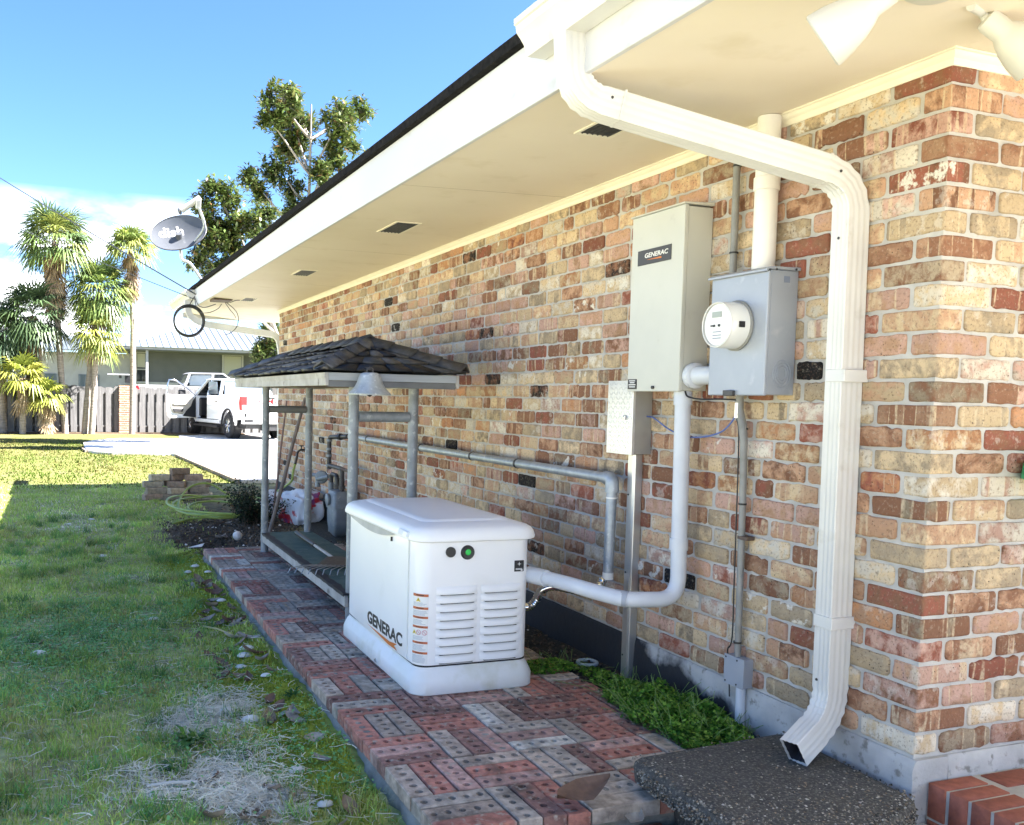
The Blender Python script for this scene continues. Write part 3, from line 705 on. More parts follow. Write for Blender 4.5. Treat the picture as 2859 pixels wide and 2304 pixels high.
MB().box(-1.0725, 8, Y0-.02, Y0, 2.50, 2.76).build('fascia', M['fascia'], house)
crown = [(0,-.046),(-.006,-.046),(-.012,-.036),(-.014,-.026),(-.026,-.016),(-.030,-.008),(-.038,-.006),(-.038,0),(0,0)]
MB().loft([[(x, y0_ if i else y0_+x, z+ZS-.0015) for x, z in crown] for i, y0_ in enumerate((0, 10.43))]).build('crown_molding', M['molding'], house, smooth=25)
MB().loft([[(x0_+ (y if not i else 0), y, z+ZS-.0015) for y, z in crown] for i, x0_ in enumerate((0, 6.9))]).build('crown_molding', M['molding'], house, smooth=25)
# roof: hip with a dark shingle edge
rz = .245; mb = MB(); e = []
def edge(y): return zE(y)+rz
n = 60; low = []
L0 = [(-1.105+.006*mnoise.noise(Vector((y*3, 0, 0))), y, edge(y)+.006*mnoise.noise(Vector((y*5, 4, 0)))) for y in [Y0-.06+(Y1-Y0+.12)*i/n for i in range(n+1)]]
ridge = lambda y: (3.5, min(max(y, Y0+3.9), Y1-3.9), 4.25)
V = []; F = []
for p in L0: V += [(p[0], p[1], p[2]-.008), (p[0]-.004, p[1], p[2]+.034), (p[0]+.14, p[1], p[2]+.075), ridge(p[1]), (-1.04, p[1], p[2]-.008)]
for i in range(n):
    a, b_ = 5*i, 5*i+5; F += [(a, b_, b_+1, a+1), (a+1, b_+1, b_+2, a+2), (a+2, b_+2, b_+3, a+3), (a+4, b_+4, b_, a)]
o = len(V); V += [(8.1, Y0-.06, 2.85), (8.1, Y1+.06, 2.85)]
F += [(3, 5*n+3, o+1, o), (2, 3, o), (1, 2, o), (5*n+3, 5*n+2, o+1), (5*n+2, 5*n+1, o+1)]
mb.add(V, F); mb.build('roof', M['shingle'], house)
# gutters (K profile) where the photo shows them
def gutter(y0, y1, zo, name='gutter'):
    pr = [(-1.075,.13),(-1.075,.0),(-1.150,.0),(-1.156,.012),(-1.165,.04),(-1.182,.062),(-1.196,.078),(-1.200,.10),(-1.208,.104),(-1.208,.125),(-1.192,.125),(-1.192,.110),(-1.150,.02),(-1.083,.012),(-1.083,.13)]
    g = MB().loft([[(x, y, z+zo+zE(y)-2.545) for x, z in pr] for y in (y0, (y0+y1)/2, y1)]).build(name, M['gutter'], house, smooth=30)
    for y in (y0, y1):
        s = .003 if y == y1 else -.003
        MB().prism([(x, y, z+zo+zE(y)-2.545) for x, z in pr[:11]], (0, s, 0)).build('end_cap', M['gutter'], g)
    return g
gutter(Y0, .80, 2.672); gutter(11.15, 13.5, 2.645)
# box-rib downspouts
def downspout(path, refs, w, d, name, mat, cap=True):
    path = [Vector(p) for p in path]; k = len(path); rings = []
    def prof():
        out = []
        for (ax, ay), (bx, by) in (((-1,-1),(1,-1)), ((1,-1),(1,1)), ((1,1),(-1,1)), ((-1,1),(-1,-1))):
            for i in range(16):
                t = (i+.5)/16; x = ax+(bx-ax)*t; y = ay+(by-ay)*t; g = .955 if (i in (2, 3, 6, 7, 10, 11)) else 1.0
                if abs(ax-bx) > abs(ay-by): y *= g
                else: x *= g
                out.append((x*w/2, y*d/2))
        return out
    P = prof()
    for i, p in enumerate(path):
        dv = (path[min(i+1, k-1)]-path[max(i-1, 0)]).normalized(); rf = Vector(refs)
        x = (rf-dv*rf.dot(dv)).normalized(); y = dv.cross(x); bend = (path[min(i+1, k-1)]-p).normalized().dot((p-path[max(i-1, 0)]).normalized()) if 0 < i < k-1 else 1; s = (1.0 if i % 2 else .93) if bend < .998 else 1.0
        rings.append([p+x*a*s+y*b_*s for a, b_ in P])
    return MB().loft(rings, cap).build(name, mat, house, smooth=35)
def fillet(pts, r, n=10):
    pts = [Vector(p) for p in pts]; out = [pts[0]]
    for i in range(1, len(pts)-1):
        a = (pts[i-1]-pts[i]); b_ = (pts[i+1]-pts[i]); q = min(r, a.length*.45, b_.length*.45)
        s = pts[i]+a.normalized()*q; e = pts[i]+b_.normalized()*q
        for j in range(n+1):
            t = j/n; out.append(s*(1-t)**2+pts[i]*2*t*(1-t)+e*t*t)
    return out+[pts[-1]]
ds = downspout(fillet([(-1.105,.56,2.69),(-1.09,.56,2.47),(-.053,.345,2.245),(-.052,.327,.27),(-.245,.294,.155)], .13), (0,1,0), .079, .102, 'downspout', M['gutter'], False)
_m = downspout([(-.14,.312,.218),(-.19,.303,.188),(-.238,.295,.159)], (0,1,0), .074, .096, 'spout_mouth', pmat('spout_inside', (.03,.03,.04), None, rough=.6), False); _m.parent = ds
MB().box(-.16, -.155, .285, .325, .175, .24).build('spout_throat', M['dark_gap'], ds)
for z in (1.51, .60):
    MB().box(-.1075, .006, .282, .371, z, z+.045).build('strap', M['gutter'], ds, bevel=.002)
    MB().box(-.066, -.044, .371, .377, z+.006, z+.04).build('strap_tab', M['gutter'], ds, bevel=.004)
for x_, y_, z_ in ((-.975,.497,2.462), (-.13,.322,2.262), (-.103,.345,2.03), (-.103,.345,.40)):
    MB().lathe([(.0045,-.003),(.0055,0)], (x_, y_, z_), (1,0,0) if z_ < 2.2 else (0,1,0), 8).build('screw', M['dark_metal'], ds)
for p, d in (((-.93,.525,2.437),(1,-.2,-.22)), ((-.165,.371,2.27),(1,-.2,-.22))):
    dv = Vector(d).normalized(); downspout([Vector(p)-dv*.004, Vector(p)+dv*.004], (0,1,0), .085, .108, 'joint', M['gutter'])
downspout(fillet([(-1.14,11.4,2.76),(-1.13,11.4,2.55),(-.95,11.35,2.43),(.02,10.60,2.26),(.05,10.49,2.02),(.05,10.49,-.05)], .12), (0,1,0), .07, .09, 'downspout', M['gutter'])
# soffit vents
M['soffit_seam'] = pmat('soffit_seam', (.40,.34,.25), (.52,.45,.34), 9, .8)
def vent(x, y):
    zc = zE(y)+(ZS-zE(y))*(x+1.05)/1.05; v = MB()
    fr = MB()
    for a0, a1, b0, b1 in ((x-.09,x+.09,y-.215,y-.195),(x-.09,x+.09,y+.195,y+.215),(x-.09,x-.075,y-.195,y+.195),(x+.075,x+.09,y-.195,y+.195)): fr.box(a0, a1, b0, b1, zc-.007, zc-.001)
    f_ = fr.build('soffit_vent', M['molding'], house)
    MB().box(x-.075, x+.075, y-.195, y+.195, zc-.0035, zc-.0015).build('screen', M['dark_gap'], f_)
    for i in range(6): MB().obox((x-.0625+i*.025, y, zc-.0055), (.007, .39, .0012), (0, R(35), 0)).build('slat', M['dark_metal'], f_)
for y in (1.02, 3.73, 6.45, 9.4): vent(-.61, y)
for y in (-.95, 2.45, 4.9, 7.35, 9.8):
    MB().loft([[(x_, y-.0022, zE(y)+(ZS-zE(y))*(x_+1.05)/1.05-.0008), (x_, y+.0022, zE(y)+(ZS-zE(y))*(x_+1.05)/1.05-.0008), (x_, y+.0022, zE(y)+(ZS-zE(y))*(x_+1.05)/1.05+.004), (x_, y-.0022, zE(y)+(ZS-zE(y))*(x_+1.05)/1.05+.004)] for x_ in (-1.048, -.04)]).build('board_seam', M['soffit_seam'], house)
# ================================================================ GENERATOR
def textmesh(name, body, size, mat, parent, origin, xdir, ydir, sx=1.0, bold=0.0, depth=.0012, align='LEFT', italic=0, spacing=1.0):
    cu = bpy.data.curves.new(name, 'FONT'); cu.body = body; cu.size = size; cu.extrude = depth; cu.offset = bold; cu.align_x = align; cu.shear = italic; cu.space_character = spacing
    cu.resolution_u = 3
    t = bpy.data.objects.new(name, cu); C.objects.link(t)
    dg = bpy.context.evaluated_depsgraph_get(); me = bpy.data.meshes.new_from_object(t.evaluated_get(dg)); bpy.data.objects.remove(t)
    x = Vector(xdir).normalized(); y = Vector(ydir).normalized(); z = x.cross(y); o = Vector(origin)-ORG[parent]
    for v in me.vertices: v.co = o + x*v.co.x*sx + y*v.co.y + z*v.co.z
    me.materials.clear(); me.materials.append(mat)
    ob = bpy.data.objects.new(name, me); C.objects.link(ob); ob.parent = parent; ORG[ob] = ORG[parent]; return ob
M['ink_black'] = pmat('black_lettering', (.012,.012,.014), None, rough=.5)
M['ink_white'] = pmat('white_lettering', (.75,.75,.74), None, rough=.5)
M['orange'] = pmat('orange_print', (.60,.17,.025), None, rough=.5)
M['label_white'] = pmat('label_white', (.78,.78,.77), None, rough=.4)
M['label_orange'] = pmat('label_orange', (.50,.13,.05), None, rough=.45)
M['label_grey'] = pmat('label_text_grey', (.20,.24,.33), None, rough=.5)
M['label_yellow'] = pmat('label_yellow', (.75,.58,.05), None, rough=.45)
M['label_red'] = pmat('label_red_ring', (.55,.06,.12), None, rough=.45)
m, nt, b = newmat('green_status_light'); b.inputs['Base Color'].default_value = (.02,.25,.05,1); b.inputs['Emission Color'].default_value = (.04,.85,.14,1); b.inputs['Emission Strength'].default_value = .03; M['green_led'] = m
M['smoke_lens'] = glass('dark_lens', (.01,.012,.012), .1)
gen = thing('standby_generator', (-.877, 2.32, .002), 'white standby generator cabinet standing on the brick patio', 'generator')
gx0, gx1, gy0, gy1 = -1.205, -.549, 1.695, 2.955
def gl(prof, r, name, mat, sm=30, cap=True):
    return MB().loft([rrect(gx0+i, gx1-i, gy0+i, gy1-i, max(r-i*.5, .01), z, 8) for i, z in prof], cap).build(name, mat, gen, smooth=sm)
base_ = gl([(.004,.003),(0,.008),(0,.062),(.004,.075),(.020,.112),(.026,.120),(.028,.124),(.0285,.132)], .085, 'base', M['gen_base'], 40)
MB().loft([rrect(gx0+.032, gx1-.032, gy0+.032, gy1-.032, .06, z, 8) for z in (.125, .140)]).build('shadow_gap', M['dark_gap'], gen)
# body with slightly bowed sides
rings = []
for z in (.1385, .142, .25, .4, .55, .68, .735, .742):
    q = []
    ii_ = .030 + (.003 if z in (.1385, .742) else 0)
    for x, y, _ in rrect(gx0+ii_, gx1-ii_, gy0+ii_, gy1-ii_, .07, z, 8):
        t = (y-2.32)/.6; bow = .010*(1-t*t); x = x + (-bow if x < -.877 else bow*.3); q.append((x, y, z))
    rings.append(q)
# refine long left edge so that the bow is smooth
def dens(ring, n=6):
    out = []
    for i, p in enumerate(ring):
        q = ring[(i+1) % len(ring)]; out.append(p); L = math.dist(p, q)
        if L > .2:
            for k in range(1, n):
                t = k/n; y = p[1]+(q[1]-p[1])*t; x = p[0]+(q[0]-p[0])*t
                if abs(p[0]-q[0]) < .02: tt = (y-2.32)/.56; x += (-.010 if x < -.877 else .003)*(1-tt*tt)
                out.append((x, y, p[2]))
    return out
body = MB().loft([dens(r_) for r_ in rings]).build('body', M['gen_white'], gen, smooth=40)
lid = gl([(.028,.736),(.004,.738),(-.004,.742),(-.006,.752),(.000,.775),(.012,.792),(.030,.803),(.052,.808),(.060,.8105),(.090,.817),(.16,.821)], .10, 'lid', M['gen_white'], 50)
# raised centre field on the lid
MB().loft([rrect(gx0+i, gx1-i, gy0+i+.04, gy1-i-.04, .06, z, 8) for i, z in ((.085,.812),(.10,.8255),(.13,.829))]).build('lid_panel', M['gen_white'], lid, smooth=50)
# panel seams of the body
MB().box(gx0+.018, gx0+.032, 1.846, 1.8485, .145, .735).build('panel_seam', M['gen_base'], body)
# carry handle: lens-shaped recess under the lid on the long side
pts = [(2.90+(2.02-2.90)*i/16) for i in range(17)]
up = [(gx0+.0212-.0035, y, .7355) for y in pts]; lo = [(gx0+.0212-.0035, y, .7355-.052*math.sin(math.pi*min(1, i/16))**.8*(.55+.45*i/16)) for i, y in enumerate(pts)]
V = []; F = []
for i in range(17): V += [up[i], lo[i], (gx0+.045, pts[i], .7355), (gx0+.045, pts[i], lo[i][2]+.004)]
V = [(-.010*(1-((v[1]-2.32)/.6)**2)+v[0], v[1], v[2]) for v in V]
for i in range(16): F.append((4*i, 4*i+4, 4*i+5, 4*i+1))
mb = MB(); mb.add(V, F); 
M['recess'] = pmat('handle_recess_grey', (.30,.31,.33), (.5,.51,.53), 3, .5)
mb.build('handle_recess', M['recess'], body)
MB().loft([rrect(-.034, .034, -.019, .019, .008, 0, 4), rrect(-.034, .034, -.019, .019, .008, .004, 4)])
def plate(name, mat, parent, c, xd, yd, w, h, r, th):
    x = Vector(xd).normalized(); y = Vector(yd).normalized(); n_ = x.cross(y); c = Vector(c)
    rg = lambda s, o: [c + x*a*s + y*b_*s + n_*o for a, b_, _ in rrect(-w/2, w/2, -h/2, h/2, r, 0, 4)]
    return MB().loft([rg(1, -.002), rg(1, th*.7), rg(.95, th)]).build(name, mat, parent, smooth=40)
lt = plate('lid_latch', M['gen_base'], lid, (gx0-.001, 1.86, .7655), (0,-1,0), (.25,0,1), .15, .030, .008, .005)
plate('latch_button', M['gen_white'], lt, (gx0-.006, 1.822, .7655), (0,-1,0), (.25,0,1), .055, .022, .005, .006)
MB().box(gx0+.010, gx0+.020, 2.086, 2.091, .690, .712).build('key_slot', M['dark_gap'], body)
# louvred end panel: two columns of nine scooped slats
FY = gy0+.030
for col, (xa, xb) in enumerate(((-1.085, -.872), (-.852, -.640))):
    for i in range(9):
        zt = .522-i*.0415; zb = zt-.0415+.002
        nseg = 10; rt = []; V = []; F = []
        for k in range(nseg+1):
            t = k/nseg; x = xa+(xb-xa)*t; edge_ = min(1, min(t, 1-t)*6); s_ = edge_*edge_*(3-2*edge_)
            yb = FY-.0025-.0145*s_; ym = FY-.001-.007*s_
            V += [(x, FY+.004, zt), (x, FY-.001, zt-.003), (x, ym, zt-.018), (x, yb, zb+.003), (x, yb+.002, zb), (x, FY+.004, zb+.004)]
        for k in range(nseg):
            a = 6*k; c_ = a+6
            for j in range(5): F.append((a+j, c_+j, c_+j+1, a+j+1))
        lv = MB().add(V, F).build('louver', M['gen_white'], body, smooth=60)
        MB().box(xa+.020, xb-.020, FY-.0135, FY-.002, zb-.0030, zb-.0002).build('slot', M['dark_gap'], lv)
# end panel fittings
MB().lathe([(.004,-.012),(.0235,-.012),(.0255,-.008),(.0255,-.002),(.02,.001)], (-1.017, FY, .687), (0,1,0), 20).build('outlet_cover', M['black_plastic'], body, smooth=40)
st = MB().lathe([(.016,-.010),(.030,-.011),(.0345,-.007),(.0355,.001)], (-.928, FY, .682), (0,1,0), 28).build('status_light_ring', M['black_plastic'], body, smooth=40)
MB().lathe([(.001,-.0145),(.009,-.0135),(.0145,-.011),(.0150,-.008)], (-.928, FY, .684), (0,1,0), 20).build('status_light', M['green_led'], st, smooth=60)
pl = plate('sticker', M['ink_black'], body, (-.649, FY-.0012, .604), (1,0,0), (0,0,1), .051, .055, .002, .001)
sp_ = MB()
for a in range(4):
    d1 = Vector((math.cos(a*math.pi/2), 0, math.sin(a*math.pi/2))); d2 = Vector((math.cos(a*math.pi/2+math.pi/4), 0, math.sin(a*math.pi/2+math.pi/4))); d3 = Vector((math.cos(a*math.pi/2-math.pi/4), 0, math.sin(a*math.pi/2-math.pi/4)))
    c_ = Vector((-.649, FY-.0032, .614)); sp_.add([c_, c_+d3*.0028, c_+d1*.012, c_+d2*.0028], [(0,1,2,3)])
sp_.build('star_mark', M['ink_white'], pl)
MB().box(-.668, -.632, FY-.0034, FY-.0028, .590, .5925).box(-.668, -.632, FY-.0034, FY-.0028, .585, .588).build('print_line', M['ink_white'], pl)
MB().box(-.640, -.630, FY-.0034, FY-.0028, .5795, .5855).build('worn_corner', M['label_white'], pl)
# wrap-round warning label on the corner
def cornerpt(s):
    """arc-length position round the front-left body corner; s=0 on the long side"""
    r = .07; cx, cy = gx0+.030+r, gy0+.030+r; q = r*math.pi/2
    if s < 0: return (cx-r-.0042, cy-s, -1, 0)
    if s > q: return (cx+(s-q), cy-r-.0012, 0, -1)
    a = math.pi+s/r; off = r+.0042-.003*s/q; return (cx+off*math.cos(a), cy+off*math.sin(a), math.cos(a), math.sin(a))
def wrap(s0, s1, z0, z1, o, name, mat, parent):
    V = []; F = []; n_ = max(1, int((s1-s0)/.006))
    for k in range(n_+1):
        x, y, nx_, ny_ = cornerpt(s0+(s1-s0)*k/n_); V += [(x+nx_*o, y+ny_*o, z0), (x+nx_*o, y+ny_*o, z1)]
    for k in range(n_): F.append((2*k, 2*k+2, 2*k+3, 2*k+1))
    return MB().add(V, F).build(name, mat, parent)
LA, LB, LZ0, LZ1 = .008, .092, .150, .487
lab = wrap(LA, LB, LZ0, LZ1, 0, 'warning_label', M['label_white'], body)
heads = [(.474,.487,'WARNING'),(.412,.424,'ADVERTENCIA'),(.368,.379,'ADVERTENCIA'),(.322,.333,'WARNING'),(.246,.257,'WARNING'),(.196,.207,'WARNING')]
for z0, z1, tx in heads:
    wrap(LA+.001, LB-.001, z0, z1, .0006, 'label_heading', M['label_orange'], lab)
    wrap(LA+.022, LB-.022, z0+.0042, z1-.0042, .0009, 'print_line', M['ink_black'], lab)
for za, zb in ((.430,.448),(.384,.408),(.338,.364),(.262,.284),(.211,.242),(.154,.192)):
    z = zb-.003
    while z > za:
        wrap(LA+.004, LB-.004-rnd.uniform(0, .03), z-.0013, z, .0006, 'print_line', M['label_grey'], lab); z -= .0048
def tri3(s, z, h, mat, nm):
    a = cornerpt(s); b1 = cornerpt(s-h*.6); b2 = cornerpt(s+h*.6); o = .0009
    MB().add([(b1[0]+b1[2]*o, b1[1]+b1[3]*o, z), (b2[0]+b2[2]*o, b2[1]+b2[3]*o, z), (a[0]+a[2]*o*1.5, a[1]+a[3]*o*1.5, z+h)], [(0,1,2)]).build(nm, mat, lab)
tri3(.042, .449, .021, M['label_yellow'], 'warning_triangle'); tri3(.022, .290, .022, M['label_yellow'], 'warning_triangle')
wrap(.0405, .0435, .454, .464, .002, 'bolt_mark', M['ink_black'], lab); wrap(.0205, .0235, .294, .303, .002, 'flame_mark', M['ink_black'], lab)
for s in (.047, .076):
    x, y, nx_, ny_ = cornerpt(s); MB().tube([(x+nx_*.001-ny_*.0115*math.cos(a), y+ny_*.001+nx_*.0115*math.cos(a), .301+.0115*math.sin(a)) for a in [k*math.pi/8 for k in range(16)]], .0010, 4, True).build('prohibition_ring', M['label_red'], lab)
    MB().tube([(x+nx_*.001-ny_*.008*k, y+ny_*.001+nx_*.008*k, .301-.008*k) for k in (-1, 1)], .0009, 4).build('prohibition_bar', M['label_red'], lab)
# maker's lettering and arrow on the long side
sidex = lambda y: gx0+.030-.010*(1-((y-2.32)/.6)**2)-.0018
lx_ = sidex(2.2)
gt_ = textmesh('lettering', 'GENERAC', .088, M['ink_black'], body, (lx_-.0005, 2.475, .186), (0.004,-1,0), (0,0,1), 1.40, .0028, .0008)
for v in gt_.data.vertices: v.co.x += sidex(v.co.y+ORG[body].y)-lx_-.0012
ar_ = MB().add([(lx_-.001, 2.478, .172), (lx_-.001, 2.10, .168), (lx_-.001, 1.99, .182), (lx_-.001, 2.03, .163), (lx_-.001, 1.985, .149), (lx_-.001, 2.12, .148)], [(0,1,3,5),(1,2,3),(5,3,4)]).build('arrow_mark', M['orange'], body)
for v in ar_.data.vertices: v.co.x += sidex(v.co.y+ORG[body].y)-lx_-.0012

# ================================================================ ELECTRICS ON THE WALL
ts = thing('transfer_switch', (-.08, 1.38, 1.475), 'tall beige-grey transfer switch cabinet with dark name plate, mounted on the brick wall', 'switch cabinet')
MB().box(-.135, -.002, 1.182, 1.580, 1.478, 2.300).build('case', M['cab_grey'], ts, bevel=.003)
cv = MB().box(-.157, -.1355, 1.178, 1.585, 1.473, 2.306).build('cover', M['cab_grey'], ts, bevel=.004, seg=2)
MB().prism([(-.168,0,2.3065),(-.168,0,2.290),(-.164,0,2.290),(-.164,0,2.3125),(-.003,0,2.322),(-.003,0,2.3065)], (0,.415,0))
MB().loft([[(x, y, z) for x, z in ((-.166,2.3065),(-.166,2.314),(-.003,2.323),(-.003,2.3065))] for y in (1.172, 1.591)]).build('rain_cap', M['cab_grey'], ts, bevel=.002)
np_ = MB().box(-.1605, -.1572, 1.266, 1.529, 2.072, 2.143).build('name_plate', pmat('plate_charcoal', (.045,.045,.05), None, rough=.5), ts, bevel=.002)
textmesh('lettering', 'GENERAC', .030, M['ink_white'], np_, (-.1612, 1.472, 2.104), (0,-1,0), (0,0,1), 1.35, .0006, .0005, italic=.15)
MB().add([(-.1614, 1.455, 2.094), (-.1614, 1.338, 2.097), (-.1614, 1.336, 2.088), (-.1614, 1.40, 2.091)], [(0,1,2,3)]).build('arrow_mark', M['orange'], np_)
wl = MB().box(-.1595, -.1572, 1.503, 1.575, 1.484, 1.532).build('warning_plate', M['ink_black'], ts)
for k, (w, z) in enumerate(((.05,1.524),(.04,1.515),(.058,1.505),(.05,1.495))): MB().box(-.1604, -.1596, 1.539-w/2, 1.539+w/2, z-.0022, z+.0022).build('print_line', M['label_white'], wl)
MB().lathe([(.002,-.010),(.008,-.009),(.008,0)], (-.157, 1.368, 1.492), (1,0,0), 10).build('latch_screw', M['dark_metal'], ts)
# connector between the boxes
cn2 = thing('conduit_nipple', (-.09, 1.07, 1.545), 'short grey PVC nipple with hub joining the transfer switch and the meter box', 'conduit')
MB().cyl((-.088, 1.135, 1.545), (-.088, .972, 1.545), .041, n=24).build('pipe', M['pvc_grey'], cn2, smooth=40)
hb = MB(); hb.lathe([(.045,0),(.056,.004),(.058,.012),(.058,.036),(.050,.042),(.044,.044)], (-.088, 1.177, 1.545), (0,-1,0), 20)
hb.build('hub', M['pvc_grey'], cn2, smooth=25)
mx_ = thing('meter_box', (-.08, .806, 1.458), 'blue-grey electric meter box with a round glass meter, right of the tall cabinet', 'meter box')
MB().box(-.137, -.002, .641, .971, 1.461, 1.953).build('case', M['meter_grey'], mx_, bevel=.003)
MB().box(-.155, -.1375, .637, .976, 1.457, 1.948).build('front_cover', M['meter_grey'], mx_, bevel=.005, seg=2)
MB().loft([[(x, y, z) for x, z in ((-.170,1.944),(-.170,1.953),(-.150,1.963),(-.002,1.966),(-.002,1.9535),(-.160,1.9535),(-.164,1.944))] for y in (.629, .984)]).build('hood', M['meter_grey'], mx_, bevel=.001)
MB().box(-.060, -.030, .6405, .6408, 1.905, 1.925)
for r_ in (.053, .040, .028): MB().tube([(-.066+r_*.82*math.cos(a), .6398, 1.545+r_*math.sin(a)) for a in [k*math.pi/14 for k in range(28)]], .0022, 5, True).build('knockout_ring', M['meter_grey'], mx_, smooth=60)
MB().box(-.075, -.047, .6390, .6405, 1.905, 1.93).build('sticker', M['label_grey'], mx_)
for x, z in ((-.125, 1.952), (-.028, 1.957)): MB().lathe([(.0045,-.003),(.0045,0)], (x, .629, z), (0,1,0), 8).build('screw', M['dark_metal'], mx_)
sk = MB().lathe([(.099,0),(.103,.003),(.103,.008),(.098,.011),(.096,.012)], (-.1552, .809, 1.742), (-1,0,0), 36).build('socket_ring', M['pvc_dark'], mx_, smooth=40)
m, nt, b = newmat('meter_polycarbonate'); b.inputs['Base Color'].default_value = (.74,.74,.72,1); b.inputs['Roughness'].default_value = .12; b.inputs['Coat Weight'].default_value = .6; M['meter_case'] = m
mt = MB().lathe([(.095,.010),(.095,.05),(.093,.088),(.089,.096),(.085,.096)], (-.1552, .809, 1.742), (-1,0,0), 40, cap=False).build('meter', M['meter_case'], mx_, smooth=40)
XF = -.1552-.0965
MB().lathe([(.0845,.095),(.0005,.0963)], (-.1552, .809, 1.742), (-1,0,0), 40).build('meter_face', M['label_white'], mt, smooth=50)
MB().lathe([(.089,.094),(.0925,.097),(.0925,.101),(.089,.103),(.086,.101)], (-.1552, .809, 1.742), (-1,0,0), 40, cap=False).build('rim', M['meter_case'], mt, smooth=40)
MB().box(XF-.002, XF-.0003, .785, .842, 1.772, 1.795).build('display', pmat('lcd_grey', (.33,.36,.32), None, rough=.25), mt)
for w0, w1, z0, z1 in ((.838,.850,1.736,1.742),(.822,.835,1.734,1.743),(.792,.804,1.734,1.744)): MB().box(XF-.002, XF-.0003, w0, w1, z0, z1).build('print_mark', M['ink_black'], mt)
for z in (1.712, 1.698, 1.686): MB().box(XF-.0015, XF-.0003, .785, .835, z, z+.003).build('print_line', M['label_grey'], mt)
MB().box(-.222, -.195, .711, .7148, 1.728, 1.752).build('optical_port', M['ink_black'], mt)
MB().box(-.172, -.157, .800, .860, 1.455, 1.478).build('seal_latch', M['dark_metal'], mx_, bevel=.002)
db = thing('diamond_plate_box', (-.06, 1.70, 1.16), 'small aluminium box with diamond-plate door below the tall cabinet', 'metal box')
MB().box(-.100, -.002, 1.591, 1.812, 1.162, 1.524).build('case', pmat('box_grey_brown', (.40,.39,.37), (.34,.33,.31), 8, .45, .3), db, bevel=.002)
M['diamond'] = pmat('diamond_plate', (.72,.73,.74), (.66,.67,.68), 12, .3, .55)
dd = MB().box(-.118, -.1005, 1.588, 1.815, 1.158, 1.528).build('door', M['diamond'], db, bevel=.002)
tr_ = MB()
for r_ in range(15):
    for c_ in range(10):
        s_ = 1 if (r_+c_) % 2 else -1; y = 1.600+c_*.0222; z = 1.172+r_*.0243
        tr_.obox((-.1185, y, z), (.0025, .020, .0055), (s_*R(45), 0, 0))
tr_.build('tread_pattern', M['diamond'], dd, kind='stuff')
MB().lathe([(.002,-.012),(.010,-.011),(.012,-.004),(.012,0)], (-.118, 1.645, 1.344), (1,0,0), 14).build('lock', M['chrome'], dd)
ch = thing('aluminium_channel', (-.03, 1.685, 0), 'upright aluminium channel covering wires below the diamond-plate box', 'channel')
MB().prism([(-.002,1.655,.0),(-.045,1.655,.0),(-.050,1.672,.0),(-.050,1.715,.0),(-.002,1.715,.0)], (0,0,1.157)).build('channel', M['alu'], ch, bevel=.002)
for z in (.12, .55, .95): MB().lathe([(.004,-.004),(.005,0)], (-.050, 1.700, z), (1,0,0), 8).build('screw', M['dark_metal'], ch)
# grey PVC conduit sweeping down to the generator
pc = thing('grey_conduit', (-.09, 1.23, .5), 'thick pale grey PVC conduit dropping from the cabinet and sweeping to the generator', 'conduit')
path = fillet([(-.09,1.232,1.476),(-.09,1.212,.515),(-.33,1.225,.525)], .21, 10)
path += spline([(-.36,1.24,.525),(-.42,1.33,.535),(-.48,1.50,.545),(-.53,1.68,.548)], 6)[1:]
path += [(-.600, 1.90, .545)]
MB().tube(path, .036, 20).build('pipe', M['pvc_grey'], pc, smooth=60)
for a, b_ in (((-.09,1.232,1.474),(-.09,1.230,1.412)), ((-.09,1.2205,.80),(-.09,1.2195,.745)), ((-.53,1.66,.548),(-.565,1.78,.547))): MB().cyl(a, b_, .0415, n=20).build('coupling', M['pvc_grey'], pc, smooth=40)
MB().cyl((-.345,1.23,.525), (-.385,1.28,.529), .0375, n=20).build('tape_band', pmat('grey_band', (.36,.38,.43), None, rough=.5), pc, smooth=40)
# dark conduit, junction box
gc = thing('dark_conduit', (-.03, .87, .34), 'thin dark grey conduit running down from the meter box to a junction box', 'conduit')
MB().tube([(-.045,.905,1.462),(-.045,.903,1.40),(-.04,.885,1.335),(-.035,.878,1.26),(-.032,.872,1.0),(-.03,.864,.34)], [.017,.017,.018,.016,.0145,.0145], 12).build('pipe', M['pvc_dark'], gc, smooth=60)
for z, y in ((1.318,.884),(.997,.872),(.40,.866)): MB().cyl((-.033, y, z-.004), (-.033, y, z+.004), .0175, n=12).build('cable_tie', M['cable_black'], gc)
MB().box(-.047, -.001, .822, .882, .846, .862).build('pipe_clip', M['rust'], gc, bevel=.003)
MB().tube(spline([(-.05,.905,1.45),(-.052,.918,1.40),(-.055,.905,1.36),(-.05,.895,1.30),(-.047,.892,1.1),(-.046,.888,.7),(-.046,.885,.42),(-.05,.905,.36),(-.03,.918,.30),(-.03,.905,.15)], 6), .0032, 6).build('thin_wire', M['cable_black'], gc)
gcl = MB().box(-.062, -.050, .895, .915, 1.36, 1.43).build('ground_clamp', M['chrome'], gc, bevel=.003)
jb = thing('junction_box', (-.03, .855, .215), 'small square grey junction box at the foot of the dark conduit', 'junction box')
MB().box(-.052, -.001, .795, .915, .216, .340).build('case', M['meter_grey'], jb, bevel=.003)
jl = MB().box(-.0565, -.0525, .793, .917, .214, .342).build('lid', M['meter_grey'], jb, bevel=.001)
for y, z in ((.905,.33),(.835,.33),(.905,.226),(.835,.226)): MB().lathe([(.004,-.002),(.004,0)], (-.0565, y, z), (1,0,0), 8).build('screw', M['dark_metal'], jl)
MB().cyl((-.03, .835, .217), (-.03, .832, -.05), .021, n=14).build('stub_pipe', M['pvc_grey'], jb, smooth=40)
